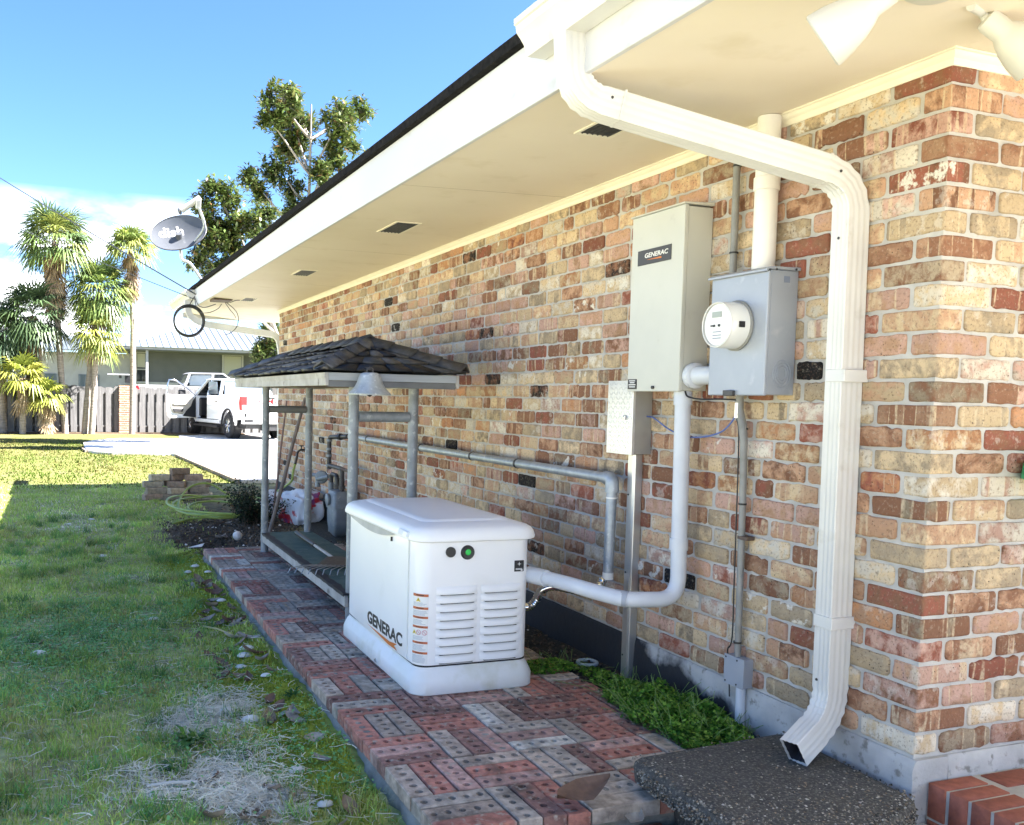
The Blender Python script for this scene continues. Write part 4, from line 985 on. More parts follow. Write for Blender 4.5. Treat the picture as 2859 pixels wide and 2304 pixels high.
# service masts above the meter
ma = thing('service_mast', (-.06, .78, 1.966), 'thick white PVC service mast rising from the meter box into the soffit', 'pipe')
MB().cyl((-.058, .782, 1.966), (-.058, .782, 2.585), .046, n=24).build('pipe', M['pvc_white'], ma, smooth=40)
MB().cyl((-.058, .782, 2.29), (-.058, .782, 2.345), .0515, n=24).build('collar', M['pvc_white'], ma, smooth=40, bevel=.003)
tm = thing('thin_riser', (-.03, 1.0, 1.966), 'thin dark riser pipe beside the white service mast', 'pipe')
MB().cyl((-.03, 1.0, 1.967), (-.03, 1.003, 2.575), .0155, n=12).build('pipe', M['pvc_dark'], tm, smooth=40)
for z in (2.07, 2.44): MB().cyl((-.03, 1.0, z), (-.03, 1.0, z+.007), .019, n=12).build('cable_tie', M['cable_black'], tm)
w1 = thing('blue_wire', (-.03, 1.2, 1.25), 'loose blue wire looping from the small box to the ground clamp', 'wire')
MB().tube(spline([(-.03,1.598,1.352),(-.04,1.52,1.345),(-.05,1.38,1.295),(-.055,1.25,1.268),(-.055,1.12,1.272),(-.055,1.0,1.30),(-.056,.93,1.35),(-.056,.905,1.392)], 8), .0038, 6).build('wire', M['blue_wire'], w1, smooth=60)
w2 = thing('short_black_wire', (-.1, 1.1, 1.45), 'short black wire drooping between the cabinet and the meter box', 'wire')
MB().tube(spline([(-.11,1.19,1.474),(-.11,1.17,1.452),(-.10,1.09,1.44),(-.08,.98,1.442),(-.06,.91,1.440)], 6), .004, 6).build('wire', M['cable_black'], w2)

# ================================================================ GAS LINE AND METER
gp = thing('gas_pipe', (-.1, 4, 1.0), 'long galvanised gas pipe running along the brick wall and down to the generator', 'pipe')
MB().tube(fillet([(-.10,6.55,1.02),(-.10,1.775,1.025),(-.10,1.785,.52)], .05, 6), .0275, 16).build('pipe', M['galv'], gp, smooth=60)
MB().tube(fillet([(-.10,1.84,1.025),(-.10,1.775,1.025),(-.10,1.776,.955)], .055, 6), .036, 16).build('elbow', M['galv'], gp, smooth=60)
for p, q_ in (((-.10,1.777,.93),(-.10,1.777,.922)), ((-.10,1.785,.535),(-.10,1.785,.50))): MB().cyl(p, q_, .029, n=16).build('white_joint', M['label_white'], gp)
for y in (5.95, 4.55, 3.55, 2.86): MB().cyl((-.10, y, 1.023), (-.10, y-.02, 1.023), .0305, n=16).box(-.10, -.001, y-.014, y-.006, 1.012, 1.032).build('pipe_strap', M['dark_metal'], gp)
fx = thing('flexible_gas_hose', (-.3, 1.9, .42), 'short stainless flexible gas hose between the gas pipe and the generator', 'hose')
hp = spline([(-.12,1.79,.50),(-.16,1.80,.455),(-.26,1.84,.44),(-.36,1.88,.455),(-.42,1.91,.43),(-.44,1.93,.375),(-.47,1.95,.34),(-.56,1.97,.335)], 8)
MB().tube(hp, [.020+.003*(i % 2) for i in range(len(hp))], 12).build('hose', M['chrome'], fx, smooth=40)
MB().cyl((-.19,1.81,.448), (-.25,1.835,.44), .028, n=6).build('fitting', M['dark_metal'], fx)
gm = thing('gas_meter', (-.2, 6.6, 0), 'dark blue-grey gas meter with pipework standing against the wall', 'gas meter')
MB().loft([[(-.20+a*sx_, 6.55+b_*sy_, z) for a, b_, _ in rrect(-1, 1, -1, 1, .45, 0, 5)] for sx_, sy_, z in ((.05,.06,.02),(.085,.11,.06),(.095,.135,.14),(.10,.14,.26),(.095,.135,.30))]).build('lower_case', M['gas_grey'], gm, smooth=40)
MB().loft([[(-.20+a*sx_, 6.55+b_*sy_, z) for a, b_, _ in rrect(-1, 1, -1, 1, .4, 0, 5)] for sx_, sy_, z in ((.105,.15,.301),(.108,.153,.33),(.10,.14,.35),(.10,.138,.43),(.08,.12,.475),(.05,.09,.485))]).build('upper_case', M['gas_grey'], gm, smooth=40)
MB().lathe([(.055,0),(.06,.01),(.06,.03),(.05,.035)], (-.30, 6.55, .39), (-1,0,0), 20).build('index_window', M['gas_grey'], gm, smooth=40)
for y in (6.46, 6.64):
    MB().cyl((-.20, y, .47), (-.20, y, .60), .026, n=12).build('swivel', M['dark_metal'], gm, smooth=40)
    MB().cyl((-.20, y, .50), (-.20, y, .535), .036, n=8).build('swivel_nut', M['dark_metal'], gm)
MB().tube(fillet([(-.20,6.46,.58),(-.20,6.46,.70),(-.20,6.96,.70)], .04), .023, 12).build('outlet_pipe', M['dark_metal'], gm, smooth=60)
MB().tube(fillet([(-.20,6.96,.66),(-.20,6.96,.995),(-.12,6.55,1.02)], .05), .024, 12).build('riser', M['dark_metal'], gm, smooth=60)
for z in (.70, .80, .87, .96): MB().cyl((-.20, 6.96, z-.012), (-.20, 6.96, z+.012), .031, n=12).build('coupling', M['gas_grey'], gm, smooth=40)
MB().cyl((-.16,6.74,1.008), (-.15,6.69,1.010), .035, n=8).build('union', M['dark_metal'], gm)
MB().tube(fillet([(-.20,6.64,.58),(-.20,6.66,.62),(-.20,6.84,.62),(-.20,6.86,.56),(-.20,6.86,.02)], .03), .021, 12).build('inlet_pipe', M['dark_metal'], gm, smooth=60)
MB().cyl((-.20,6.86,.02), (-.20,6.86,.17), .026, n=10).build('pipe_sleeve', pmat('pipe_sleeve', (.38,.36,.33), (.25,.23,.2), 9, .7), gm)
MB().cyl((-.20,6.86,.44), (-.20,6.86,.53), .032, n=12).build('shutoff_valve', M['gas_grey'], gm, smooth=40)
rg_ = MB().lathe([(.02,-.03),(.062,-.022),(.07,-.006),(.07,.006),(.062,.022),(.02,.03)], (-.23, 7.14, .56), (.5,1,0), 24).build('regulator', M['gas_grey'], gm, smooth=40)
MB().cyl((-.27, 7.14, .54), (-.20, 6.98, .58), .022, n=12).build('regulator_pipe', M['gas_grey'], gm)
MB().cyl((-.24,7.17,.575), (-.31,7.31,.575), .020, n=10).build('regulator_cap', M['gas_grey'], rg_)
MB().cyl((-.25,7.20,.53), (-.26,7.20,.45), .028, n=10).build('regulator_vent', M['gas_grey'], rg_)
MB().cyl((-.20,6.50,.70), (-.20,6.14,.70), .018, n=10).build('stub_pipe', M['rust'], gm)
# ================================================================ SHINGLED BENCH SHELTER
sh = thing('bench_shelter', (-.87, 4.55, 0), 'small garden shelter of grey pipe posts with a wood-shake hip roof over a low bench', 'shelter')
PX = {(0,0): (-1.054,3.25), (1,0): (-.655,3.25), (0,1): (-1.083,5.889), (1,1): (-.685,5.889)}
for (i, j), (x, y) in PX.items():
    MB().cyl((x, y, 0), (x, y, 1.49), .033, n=18).build('post', M['old_metal'], sh, smooth=40)
M['dark_beam'] = pmat('dark_beam', (.13,.135,.14), (.19,.195,.20), 6, .75, .1)
for j, z in ((0,1.295), (1,1.292)):
    (xa, ya), (xb, yb) = PX[(0, j)], PX[(1, j)]
    MB().cyl((xa+.03, ya, z), (xb-.03, yb, z), .033, n=14).build('crossbar', M['dark_beam'] if j else M['old_metal'], sh, smooth=40)
# roof box: fascia boards, soffit, shakes
rx0, rx1, ry0, ry1, rz0, rz1 = -1.315, -.458, 2.97, 6.15, 1.482, 1.56
MB().box(rx0, rx0+.02, ry0, ry1, rz0, rz1).build('fascia_board', M['old_white_wood'], sh, bevel=.002)
MB().box(rx1-.02, rx1, ry0, ry1, rz0, rz1).build('fascia_board', M['old_white_wood'], sh, bevel=.002)
M['blue_board'] = pmat('grey_blue_board', (.40,.43,.46), (.30,.32,.35), 6, .7, stretch=(.4,6,6), bmp=.2, bscale=30)
MB().box(rx0+.0205, rx1-.0205, ry0, ry0+.02, rz0+.032, rz1).build('fascia_board', M['blue_board'], sh, bevel=.002)
MB().box(rx0+.0205, rx1-.0205, ry0+.012, ry0+.026, rz0-.006, rz0+.0315).build('lower_board', M['dark_beam'], sh, bevel=.002)
MB().box(rx0+.0205, rx1-.0205, ry1-.02, ry1, rz0, rz1).build('fascia_board', M['old_white_wood'], sh, bevel=.002)
MB().box(rx0+.021, rx1-.021, ry0+.028, ry1-.021, rz0+.012, rz0+.022).build('ceiling_panel', pmat('old_plywood', (.20,.15,.11), (.13,.10,.075), 4, .85), sh)
MB().box(rx0-.006, rx0-.001, ry0-.002, ry1+.002, rz1-.032, rz1-.002).build('trim_strip', M['old_white_wood'], sh)
RX = (rx0+rx1)/2; RZ = 1.745; RY0, RY1 = 3.48, 5.62
ev = .022
def roofpt(side, t, h):
    """t along the eave 0..1, h 0 eave .. 1 ridge"""
    x0, x1, y0, y1 = rx0-ev, rx1+ev, ry0-ev, ry1+ev; z = rz1+.012+(RZ-rz1)*h
    if side == 'L': a = Vector((x0, y0+(y1-y0)*t, z)); b_ = Vector((RX, RY0+(RY1-RY0)*t, z)); 
    elif side == 'R': a = Vector((x1, y1+(y0-y1)*t, z)); b_ = Vector((RX, RY1+(RY0-RY1)*t, z))
    elif side == 'N': a = Vector((x1+(x0-x1)*t, y0, z)); b_ = Vector((RX, RY0, z))
    else: a = Vector((x0+(x1-x0)*t, y1, z)); b_ = Vector((RX, RY1, z))
    p = a.lerp(b_, h); p.z = z; return p
deck = MB()
deck.add([roofpt('L',0,0), roofpt('L',1,0), roofpt('L',1,1), roofpt('L',0,1), roofpt('R',0,0), roofpt('R',1,0)], [(0,1,2,3),(4,5,3,2),(5,0,3),(1,4,2)])
deck = deck.build('roof_deck', M['tar'], sh)
M['shake'] = attrmat('wood_shake', .55, .55, 18, spec=.4, bmp=1.0)
def shake(side, t0, t1, h0, h1, th, lift=.004, c=None):
    n_ = ((roofpt(side, .6, .2)-roofpt(side, .4, .2)).cross(roofpt(side, .5, .5)-roofpt(side, .5, .1))).normalized()
    if n_.z < 0: n_ = -n_
    g = rnd.uniform(.7, 1.3)
    if c is None: c = rnd.choice([(.016,.017,.021), (.028,.029,.034), (.06,.06,.06), (.012,.013,.017), (.10,.095,.09)])
    j = lambda: rnd.uniform(-.03, .02)
    P = [roofpt(side, t0, h0+j()*1.2), roofpt(side, t1, h0+j()*1.2), roofpt(side, t1, min(1, h1)), roofpt(side, t0, min(1, h1))]
    wv = rnd.uniform(0, .006)
    lo = [P[0]+n_*lift, P[1]+n_*(lift+wv), P[2]+n_*.0015, P[3]+n_*.0015]; hi = [P[0]+n_*(lift+th), P[1]+n_*(lift+th+wv), P[2]+n_*(.006), P[3]+n_*.006]
    V = np.array([tuple(p) for p in lo+hi]); F = np.array([(0,3,2,1),(4,5,6,7),(0,1,5,4),(1,2,6,5),(2,3,7,6),(3,0,4,7)])
    npmesh('shake', V, F, M['shake'], deck, cols=np.array([[q_*g for q_ in c]]*6))
for side, cnt, rows in (('L', 15, 4), ('R', 15, 4), ('N', 5, 4), ('F', 5, 4)):
    for r_ in range(rows):
        h0 = r_/rows-.02; h1 = h0+.42; t = -.02+rnd.uniform(-.02, 0)
        while t < 1.0:
            w = (1/cnt)*rnd.uniform(.6, 1.3)*(1 if side in 'LR' else 1)
            shake(side, max(0, t), min(1.0, t+w-.006), h0, h1, rnd.uniform(.009, .018), .004+r_*.004); t += w
# hip and ridge caps
def cap(a, b_, w, c):
    a = Vector(a); b_ = Vector(b_); d = (b_-a).normalized(); s = d.cross(Vector((0,0,1))).normalized(); n_ = s.cross(d)
    V = []
    for p, k in ((a, .016), (b_, .004)):
        V += [p-s*w-n_*(w*.42)+n_*k, p+n_*(k+.016), p+s*w-n_*(w*.42)+n_*k, p-s*w-n_*(w*.42)+n_*(k+.012), p+n_*(k+.030), p+s*w-n_*(w*.42)+n_*(k+.012)]
    F = [(3,4,10,9),(4,5,11,10),(0,6,7,1),(1,7,8,2),(0,1,4,3),(1,2,5,4),(6,9,10,7),(7,10,11,8),(0,3,9,6),(2,8,11,5)]
    npmesh('hip_shake', np.array([tuple(p) for p in V]), np.array(F), M['shake'], deck, cols=np.array([c]*len(F)))
for cx_, cy_, yy in ((rx0-ev, ry0-ev, RY0), (rx1+ev, ry0-ev, RY0), (rx0-ev, ry1+ev, RY1), (rx1+ev, ry1+ev, RY1)):
    A_ = Vector((cx_, cy_, rz1+.03)); B_ = Vector((RX, yy, RZ+.035))
    for k in range(4): 
        g = rnd.uniform(.7, 1.3); cap(A_.lerp(B_, k/4-.01), A_.lerp(B_, min(1, k/4+.33)), .062, (.062*g, .062*g, .064*g))
for k in range(7):
    g = rnd.uniform(.7, 1.3); cap((RX, RY0+(RY1-RY0)*k/7-.02, RZ+.04), (RX, RY0+(RY1-RY0)*min(1, k/7+.2), RZ+.04), .065, (.055*g, .055*g, .055*g))
# bench
bt = MB().box(-1.105, -.64, 3.22, 5.93, .145, .172).build('bench_seat', M['green_felt'], sh, bevel=.003)
rings = []
for k in range(60):
    y = 3.215+(5.935-3.215)*k/59; w = .010*mnoise.noise(Vector((y*9, 0, 0))); dz = .012*mnoise.noise(Vector((y*13, 5, 0)))
    rings.append([(-1.113+w*.3, y, .168), (-1.113+w*.4, y, .178), (-1.055+w*1.8, y, .1765), (-1.055+w*1.8, y, .1725), (-1.107, y, .164+dz*.8-.012)])
MB().loft(rings).build('torn_felt_edge', M['tar'], bt)
MB().box(-1.108, -1.085, 3.20, 5.945, .095, .1645).build('front_rail', M['old_white_wood'], sh, bevel=.002)
MB().box(-.66, -.64, 3.20, 5.945, .095, .1445).build('back_rail', M['old_white_wood'], sh, bevel=.002)
# bell on the near fascia
be = thing('cast_bell', (-1.07, 2.89, 1.45), 'grey cast metal bell hanging on the near end of the shelter roof', 'bell')
bc = (-1.068, 2.885, 1.432)
MB().lathe([(.126,0),(.128,.006),(.112,.022),(.090,.045),(.075,.075),(.066,.105),(.058,.122),(.040,.130),(.012,.132)], bc, (0,0,1), 32, cap=False).lathe([(.120,.002),(.104,.024),(.084,.045),(.070,.075),(.060,.105),(.040,.12),(.005,.122)], bc, (0,0,1), 32, cap=False).build('bell_body', M['bell'], be, smooth=50)
MB().tube([(bc[0]-.018, bc[1], bc[2]+.13), (bc[0]-.018, bc[1], bc[2]+.15), (bc[0], bc[1], bc[2]+.162), (bc[0]+.018, bc[1], bc[2]+.15), (bc[0]+.018, bc[1], bc[2]+.13)], .006, 8).build('loop', M['dark_metal'], be, smooth=60)
MB().box(bc[0]-.008, bc[0]+.008, bc[1]+.002, 2.969, bc[2]+.148, bc[2]+.160).box(bc[0]-.008, bc[0]+.008, 2.955, 2.969, bc[2]+.05, bc[2]+.165).build('bracket', M['dark_metal'], be)
MB().lathe([(.004,0),(.018,.012),(.018,.024),(.004,.04)], (bc[0], bc[1], bc[2]-.012), (0,0,1), 12).cyl((bc[0], bc[1], bc[2]+.02), (bc[0], bc[1], bc[2]+.115), .003, n=6).build('clapper', M['dark_metal'], be)
# rake lying on the bench
rk = thing('leaf_rake', (-.9, 4.6, .18), 'leaf rake with black grip and metal tines lying on the green bench', 'rake')
hd = Vector((-.88,5.50,.225)); hm = Vector((-.862,4.93,.205)); he = Vector((-.85,4.36,.190))
MB().tube([hd, hm], [.021,.019], 12).build('grip', M['black_plastic'], rk, smooth=40)
MB().tube([hm, he], .0125, 10).build('handle', pmat('pale_handle', (.48,.46,.42), (.38,.36,.32), 8, .6), rk, smooth=40)
MB().add([(-.90,4.40,.200),(-.80,4.40,.200),(-.66,4.08,.196),(-.88,4.02,.200),(-1.05,4.12,.196),(-.90,4.40,.204),(-.80,4.40,.204),(-.66,4.08,.200),(-.88,4.02,.204),(-1.05,4.12,.200)], [(0,1,2,3,4),(5,9,8,7,6),(0,5,6,1),(1,6,7,2),(2,7,8,3),(3,8,9,4),(4,9,5,0)]).build('rake_head', M['dark_metal'], rk)
for k in range(13):
    t = k/12; a = Vector((-.66,4.08,.199)).lerp(Vector((-1.05,4.12,.199)), t); a.y -= .05*math.sin(math.pi*t); d = Vector((-.30+(-.55)*(t-.3), -.62+.22*t, 0)).normalized()
    MB().tube([a, a+d*.14+Vector((0,0,.012)), a+d*.26+Vector((0,0,.010)), a+d*.285+Vector((0,0,-.022))], .0038, 5).build('tine', M['galv'], rk)
# sticks leaning behind the shelter
for nm, a, b_, r_, lb in (('leaning_branch', (-.83,6.9,.02), (-.44,7.05,1.40), .022, 'grey-brown wooden pole leaning behind the shelter, the thicker one'), ('leaning_rod', (-.60,7.9,-.03), (-.40,8.1,1.36), .013, 'thin reddish rod leaning behind the shelter beside the thicker pole')):
    pts = [Vector(a).lerp(Vector(b_), k/8)+Vector((.012*mnoise.noise(Vector((k*.9, 1, 0))), 0, .008*mnoise.noise(Vector((k*.7, 3, 0))))) for k in range(9)]
    MB().tube(pts, [r_*(1-.03*k) for k in range(9)], 9).build(nm, pmat(nm, (.22,.18,.16) if 'branch' in nm else (.26,.15,.13), (.14,.12,.11), 12, .85, stretch=(6,6,.6)), org=a, smooth=60, label=lb, cat='pole')

# ================================================================ HOSE, TAP, BAGS
M['hose_green'] = pmat('lime_hose', (.33,.42,.09), (.26,.35,.07), 12, .45)
tp = thing('garden_tap', (-.04, 8.78, .74), 'brass garden tap on the brick wall with the lime hose attached', 'tap')
MB().tube([(.0,8.78,.75),(-.07,8.78,.75),(-.10,8.77,.73),(-.115,8.765,.70)], .014, 10).build('spout', M['dark_metal'], tp, smooth=50)
MB().cyl((-.06,8.78,.75), (-.06,8.78,.80), .008, n=8).build('stem', M['dark_metal'], tp)
MB().tube([(-.06+.028*math.cos(a), 8.78+.028*math.sin(a), .80) for a in [k*math.pi/6 for k in range(12)]], .006, 6, True).build('handwheel', M['dark_metal'], tp)
ho = thing('garden_hose', (-1.1, 9.3, -.1), 'lime green garden hose coiled loosely on the ground beside the shrub', 'hose')
MB().tube(spline([(-.115,8.765,.70),(-.16,8.60,.66),(-.22,8.42,.60)], 5), .017, 10).build('hose_end', M['black_plastic'], ho, smooth=60)
pts = [(-.22,8.42,.60),(-.25,8.40,.50),(-.26,8.42,.40),(-.30,8.75,.28),(-.38,9.05,.16),(-.50,9.2,.02),(-.7,9.3,-.03)]
cx_, cy_ = -.95, 9.35
for k in range(46):
    a = R(-40+k*31); rr = .72+.010*k+.22*mnoise.noise(Vector((k*.35, 2, 0))); lift = .05+.05*mnoise.noise(Vector((k*.4, 7, 0)))+(.22*max(0, math.sin(a-.3))**3 if 10 < k < 22 else 0)+.05*(k//12)*.5
    pts.append((cx_+.56*rr*math.cos(a), cy_+1.02*rr*math.sin(a), gz(cx_, cy_)+lift))
pts += [(-1.30,8.9,-.08),(-1.50,8.72,-.09),(-1.62,8.58,-.095)]
MB().tube(spline(pts, 4), .0135, 9).build('hose', M['hose_green'], ho, smooth=60)
m, nt, b = newmat('plastic_sack'); c_ = mixc(nt, noise_fac(nt, 3.2, 3, lo=.56, hi=.585), (.62,.66,.74), (.50,.03,.05)); c_ = mixc(nt, noise_fac(nt, 5, 3, lo=.60, hi=.62), c_, (.22,.06,.22)); nt.links.new(c_, b.inputs['Base Color']); b.inputs['Roughness'].default_value = .3
bump(nt, b, noise_fac(nt, 14, 4, lo=0, hi=1), .5, .02); M['sack'] = m
for k, (c_, s_, rz_, lb) in enumerate((((-.24,8.0,.13),(.17,.34,.22),.2,'plump white and red plastic sack leaning on the wall behind the shelter'), ((-.34,8.75,.08),(.2,.30,.16),-.3,'flatter white and red plastic sack lying beyond the plump one'))):
    bm = bmesh.new(); bmesh.ops.create_icosphere(bm, subdivisions=4, radius=1)
    for v in bm.verts:
        p = v.co.copy(); sq = Vector([math.copysign(abs(t)**.65, t) for t in p]); n_ = .95+.26*mnoise.noise(p*1.9+Vector((k*5, 0, 0)))+.13*mnoise.noise(p*5)+.05*mnoise.noise(p*13)
        v.co = Matrix.Rotation(rz_, 3, 'Z') @ Vector((sq.x*s_[0]*n_, sq.y*s_[1]*n_, sq.z*s_[2]*n_))
    me = bpy.data.meshes.new('plastic_sack'); bm.to_mesh(me); bm.free(); me.shade_smooth(); me.materials.append(M['sack'])
    o = bpy.data.objects.new('plastic_sack', me); C.objects.link(o); o.location = c_; props(o, lb, 'sack', 'plastic sacks by the wall')

# ================================================================ LOW SHRUB
def leafcloud(name, n, fn, size, colf, mat, parent, up=.4, **kw):
    P = np.array([fn() for _ in range(n)]); nn = rng.normal(0, 1, (n, 3)); nn[:, 2] = np.abs(nn[:, 2])+up
    V, F, cc = leafquads(P, nn, rng.uniform(size[0], size[1], n), np.array([colf() for _ in range(n)])); return npmesh(name, V, F, mat, parent, cols=cc, **kw)
sb = thing('low_shrub', (-.78, 8.1, -.06), 'dark straggly low shrub growing behind the patio next to the hose', 'shrub')
stems = []; stm = MB()
for k in range(34):
    a = rnd.uniform(0, 6.28); r_ = rnd.uniform(.1, .42); h = rnd.uniform(.22, .52)
    p0 = Vector((-.78+rnd.uniform(-.12,.12), 8.1+rnd.uniform(-.15,.15), -.08)); p2 = p0+Vector((r_*math.cos(a)*.9, r_*math.sin(a)*1.3, h)); p1 = p0.lerp(p2, .5)+Vector((0,0,.06))
    pts = bez(p0, p0+Vector((0,0,.12)), p1, p2, 7); stems.append(pts); stm.tube(pts, [.006-.0006*i for i in range(8)], 5)
stm.build('stems', pmat('shrub_stem', (.10,.075,.055), None, rough=.9), sb)
def _sl():
    s = rnd.choice(stems); p = s[rnd.randint(2, 7)]; return (p.x+rnd.gauss(0, .035), p.y+rnd.gauss(0, .045), p.z+rnd.gauss(0, .03))
def _sc():
    g = rnd.uniform(.6, 1.4); return (.03*g, .045*g, .025*g) if rnd.random() < .85 else (.09*g, .06*g, .04*g)
leafcloud('foliage', 3600, _sl, (.010, .022), _sc, M['leaf'], sb)

# ================================================================ PILE OF OLD BRICKS ON THE LAWN
M['old_brick'] = attrmat('loose_old_brick', .9, .3, 22, spec=.2, bmp=.7)
def loose_brick(c_, rz_, rx_, col, label, big=1.0):
    bm = bmesh.new(); bmesh.ops.create_cube(bm, size=1)
    for v in bm.verts: v.co = Vector((v.co.x*.21*big, v.co.y*.10*big, v.co.z*.068*big))
    bmesh.ops.subdivide_edges(bm, edges=bm.edges[:], cuts=2, use_grid_fill=True)
    bmesh.ops.bevel(bm, geom=[e for e in bm.edges if len(e.link_faces) == 2 and e.calc_face_angle(0) > .7], offset=.007, segments=1, affect='EDGES')
    sd = rnd.uniform(0, 50)
    for v in bm.verts: v.co += Vector((mnoise.noise(v.co*20+Vector((sd,0,0))), mnoise.noise(v.co*20+Vector((0,sd,0))), mnoise.noise(v.co*20+Vector((0,0,sd)))))*.004
    me = bpy.data.meshes.new('loose_brick'); bm.to_mesh(me); nf = len(bm.faces); bm.free()
    a = me.attributes.new('col', 'FLOAT_COLOR', 'FACE'); a.data.foreach_set('color', np.tile(np.array((*col, 1), np.float32), nf))
    me.materials.append(M['old_brick']); o = bpy.data.objects.new('loose_brick', me); C.objects.link(o); o.location = c_; o.rotation_euler = (rx_, 0, rz_)
    return props(o, label, 'brick', 'old bricks heaped on the lawn')
px_, py_ = -1.27, 11.35; gz0 = gz(px_, py_)
lay = [(0, [(-.30,-.12,.3),(-.08,-.16,-.1),(.14,-.14,.2),(.34,-.05,1.4),(-.32,.10,1.5),(-.1,.12,0),(.16,.12,.1)]), (1, [(-.26,-.10,.15),(-.02,-.14,.3),(.24,-.10,-.05),(-.28,.1,1.3),(0,.1,.1),(.24,.1,0)]), (2, [(-.30,-.06,.1),(-.02,-.1,-.4),(.2,-.08,.1),(.34,.02,1.5),(-.05,.1,0)]), (3, [(-.22,-.04,.2),(.0,.02,.5),(.18,-.02,.1)]), (4, [(.02,-.01,.35)])]
names_ = ['bottom row', 'second row', 'third row', 'fourth row']
ordn = ['leftmost', 'second', 'third', 'fourth']
for lv, bs in lay:
    fr = sorted([q_ for q_ in bs if q_[1] < .03]); bk = sorted([q_ for q_ in bs if q_[1] >= .03])
    for x, y, a in bs:
        g = rnd.uniform(.75, 1.2); col = rnd.choice([(.42,.34,.24), (.36,.29,.21), (.46,.39,.29), (.32,.23,.17)])
        side_ = 'near' if (x, y, a) in fr else 'rear'; k = (fr if side_ == 'near' else bk).index((x, y, a))
        lb = 'single weathered brick topping the heap on the lawn' if lv == 4 else '%s weathered brick along the %s side, %s of the lawn heap' % (ordn[k], side_, names_[lv])
        loose_brick((px_+x*1.22, py_+y*1.25, gz0+.044+lv*.090+rnd.uniform(0, .004)), a+rnd.gauss(0, .08), (.0 if lv < 3 else rnd.uniform(-.1,.1)), tuple(q_*g for q_ in col), lb, rnd.uniform(1.24, 1.34))

# ================================================================ SPLASH SLAB, LOWER WALK, STEP
M['aggregate'] = pmat('exposed_aggregate', (.085,.08,.07), (.05,.048,.043), 30, .85, c3=(.16,.15,.13), s3=90, lo3=.52, hi3=.62, bmp=.9, bscale=170, bdist=.006)
corners = [(-.785,.535),(-.03,.580),(-.045,-.075),(-.42,-.215),(-.80,-.35)]
def outl(inset, z):
    cx_ = sum(p[0] for p in corners)/5; cy_ = sum(p[1] for p in corners)/5; out = []
    k = len(corners)
    for i in range(k):
        a, b_, c_ = Vector(corners[i-1]), Vector(corners[i]), Vector(corners[(i+1) % k])
        for t in (0, .25, .5, .75, 1):
            p = (b_+(a-b_).normalized()*.05)*(1-t)**2+b_*2*t*(1-t)+(b_+(c_-b_).normalized()*.05)*t*t
            d = Vector((cx_, cy_))-p; p = p+d.normalized()*inset; w = .006*mnoise.noise(Vector((p.x*12, p.y*12, z*20)))
            out.append((p.x+w, p.y+w, z))
    return out
slab = thing('splash_slab', (-.5, .15, .0), 'dark exposed-aggregate concrete slab under the downspout mouth', 'slab')
MB().loft([outl(.16,-.105), outl(.15,.012), outl(.035,.018), outl(.008,.030), outl(0,.078), outl(.006,.098), outl(.022,.110), outl(.06,.1125)]).build('slab', M['aggregate'], slab, smooth=50)
def _pin(p):
    c = False; k = len(corners)
    for i in range(k):
        (x1, y1), (x2, y2) = corners[i], corners[i-1]
        if (y1 > p[1]) != (y2 > p[1]) and p[0] < (x2-x1)*(p[1]-y1)/(y2-y1)+x1: c = not c
    return c
def _ag():
    if rnd.random() < .35:
        i = rnd.choice([4, 4, 4, 2, 3]); a, b_ = Vector(corners[i]), Vector(corners[(i+1) % 5]); p = a.lerp(b_, rnd.uniform(.06, .94)); return (p.x, p.y, rnd.uniform(.03, .09))
    while True:
        p = (rnd.uniform(-1, 0), rnd.uniform(-.42, .6))
        if _pin(p):
            near = max(0, .30-p[1])*2.0+max(0, -.55-p[0])*1.5
            if rnd.random() < .05+near*.6: return (p[0], p[1], .1105)
def _agc():
    g = rnd.uniform(.4, 1.15); c = rnd.choice([(.42,.38,.31),(.30,.27,.22),(.22,.20,.17),(.5,.47,.41),(.33,.25,.17),(.12,.115,.10)]); return tuple(q_*g for q_ in c)
pebbles('aggregate_stones', 4600, _ag, .0025, .0075, _agc, M['crumb'], slab, kind='stuff')
M['walk_brick'] = attrmat('clay_paver', .8, .22, 30, spec=.25, bmp=.4)
def solid_brick(cx_, cy_, z1, lx, ly, lz, rz_, col, parent, name='brick'):
    bm = bmesh.new(); bmesh.ops.create_cube(bm, size=1)
    for v in bm.verts: v.co = Vector((v.co.x*lx, v.co.y*ly, v.co.z*lz))
    bmesh.ops.bevel(bm, geom=bm.edges[:], offset=.0025, segments=1, affect='EDGES')
    for v in bm.verts: v.co += Vector((mnoise.noise(v.co*30+Vector((cx_*50, 0, 0))), mnoise.noise(v.co*30+Vector((0, cy_*50, 0))), mnoise.noise(v.co*25+Vector((cx_, cy_, 4)))))*.0014
    bmesh.ops.triangulate(bm, faces=bm.faces)
    m_ = Matrix.Rotation(rz_, 3, 'Z'); bm.verts.ensure_lookup_table()
    V = np.array([tuple(m_ @ v.co+Vector((cx_, cy_, z1-lz/2))) for v in bm.verts]); F = np.array([[v.index for v in f.verts] for f in bm.faces]); bm.free()
    g = rnd.uniform(.85, 1.18); return npmesh(name, V, F, M['walk_brick'], parent, cols=np.array([[q_*g for q_ in col]]*len(F)))
walk = MB().box(-1.5, .0, -1.6, .398, -.4, -.101).build('lower_walk', M['patio_slab'], kind='structure')
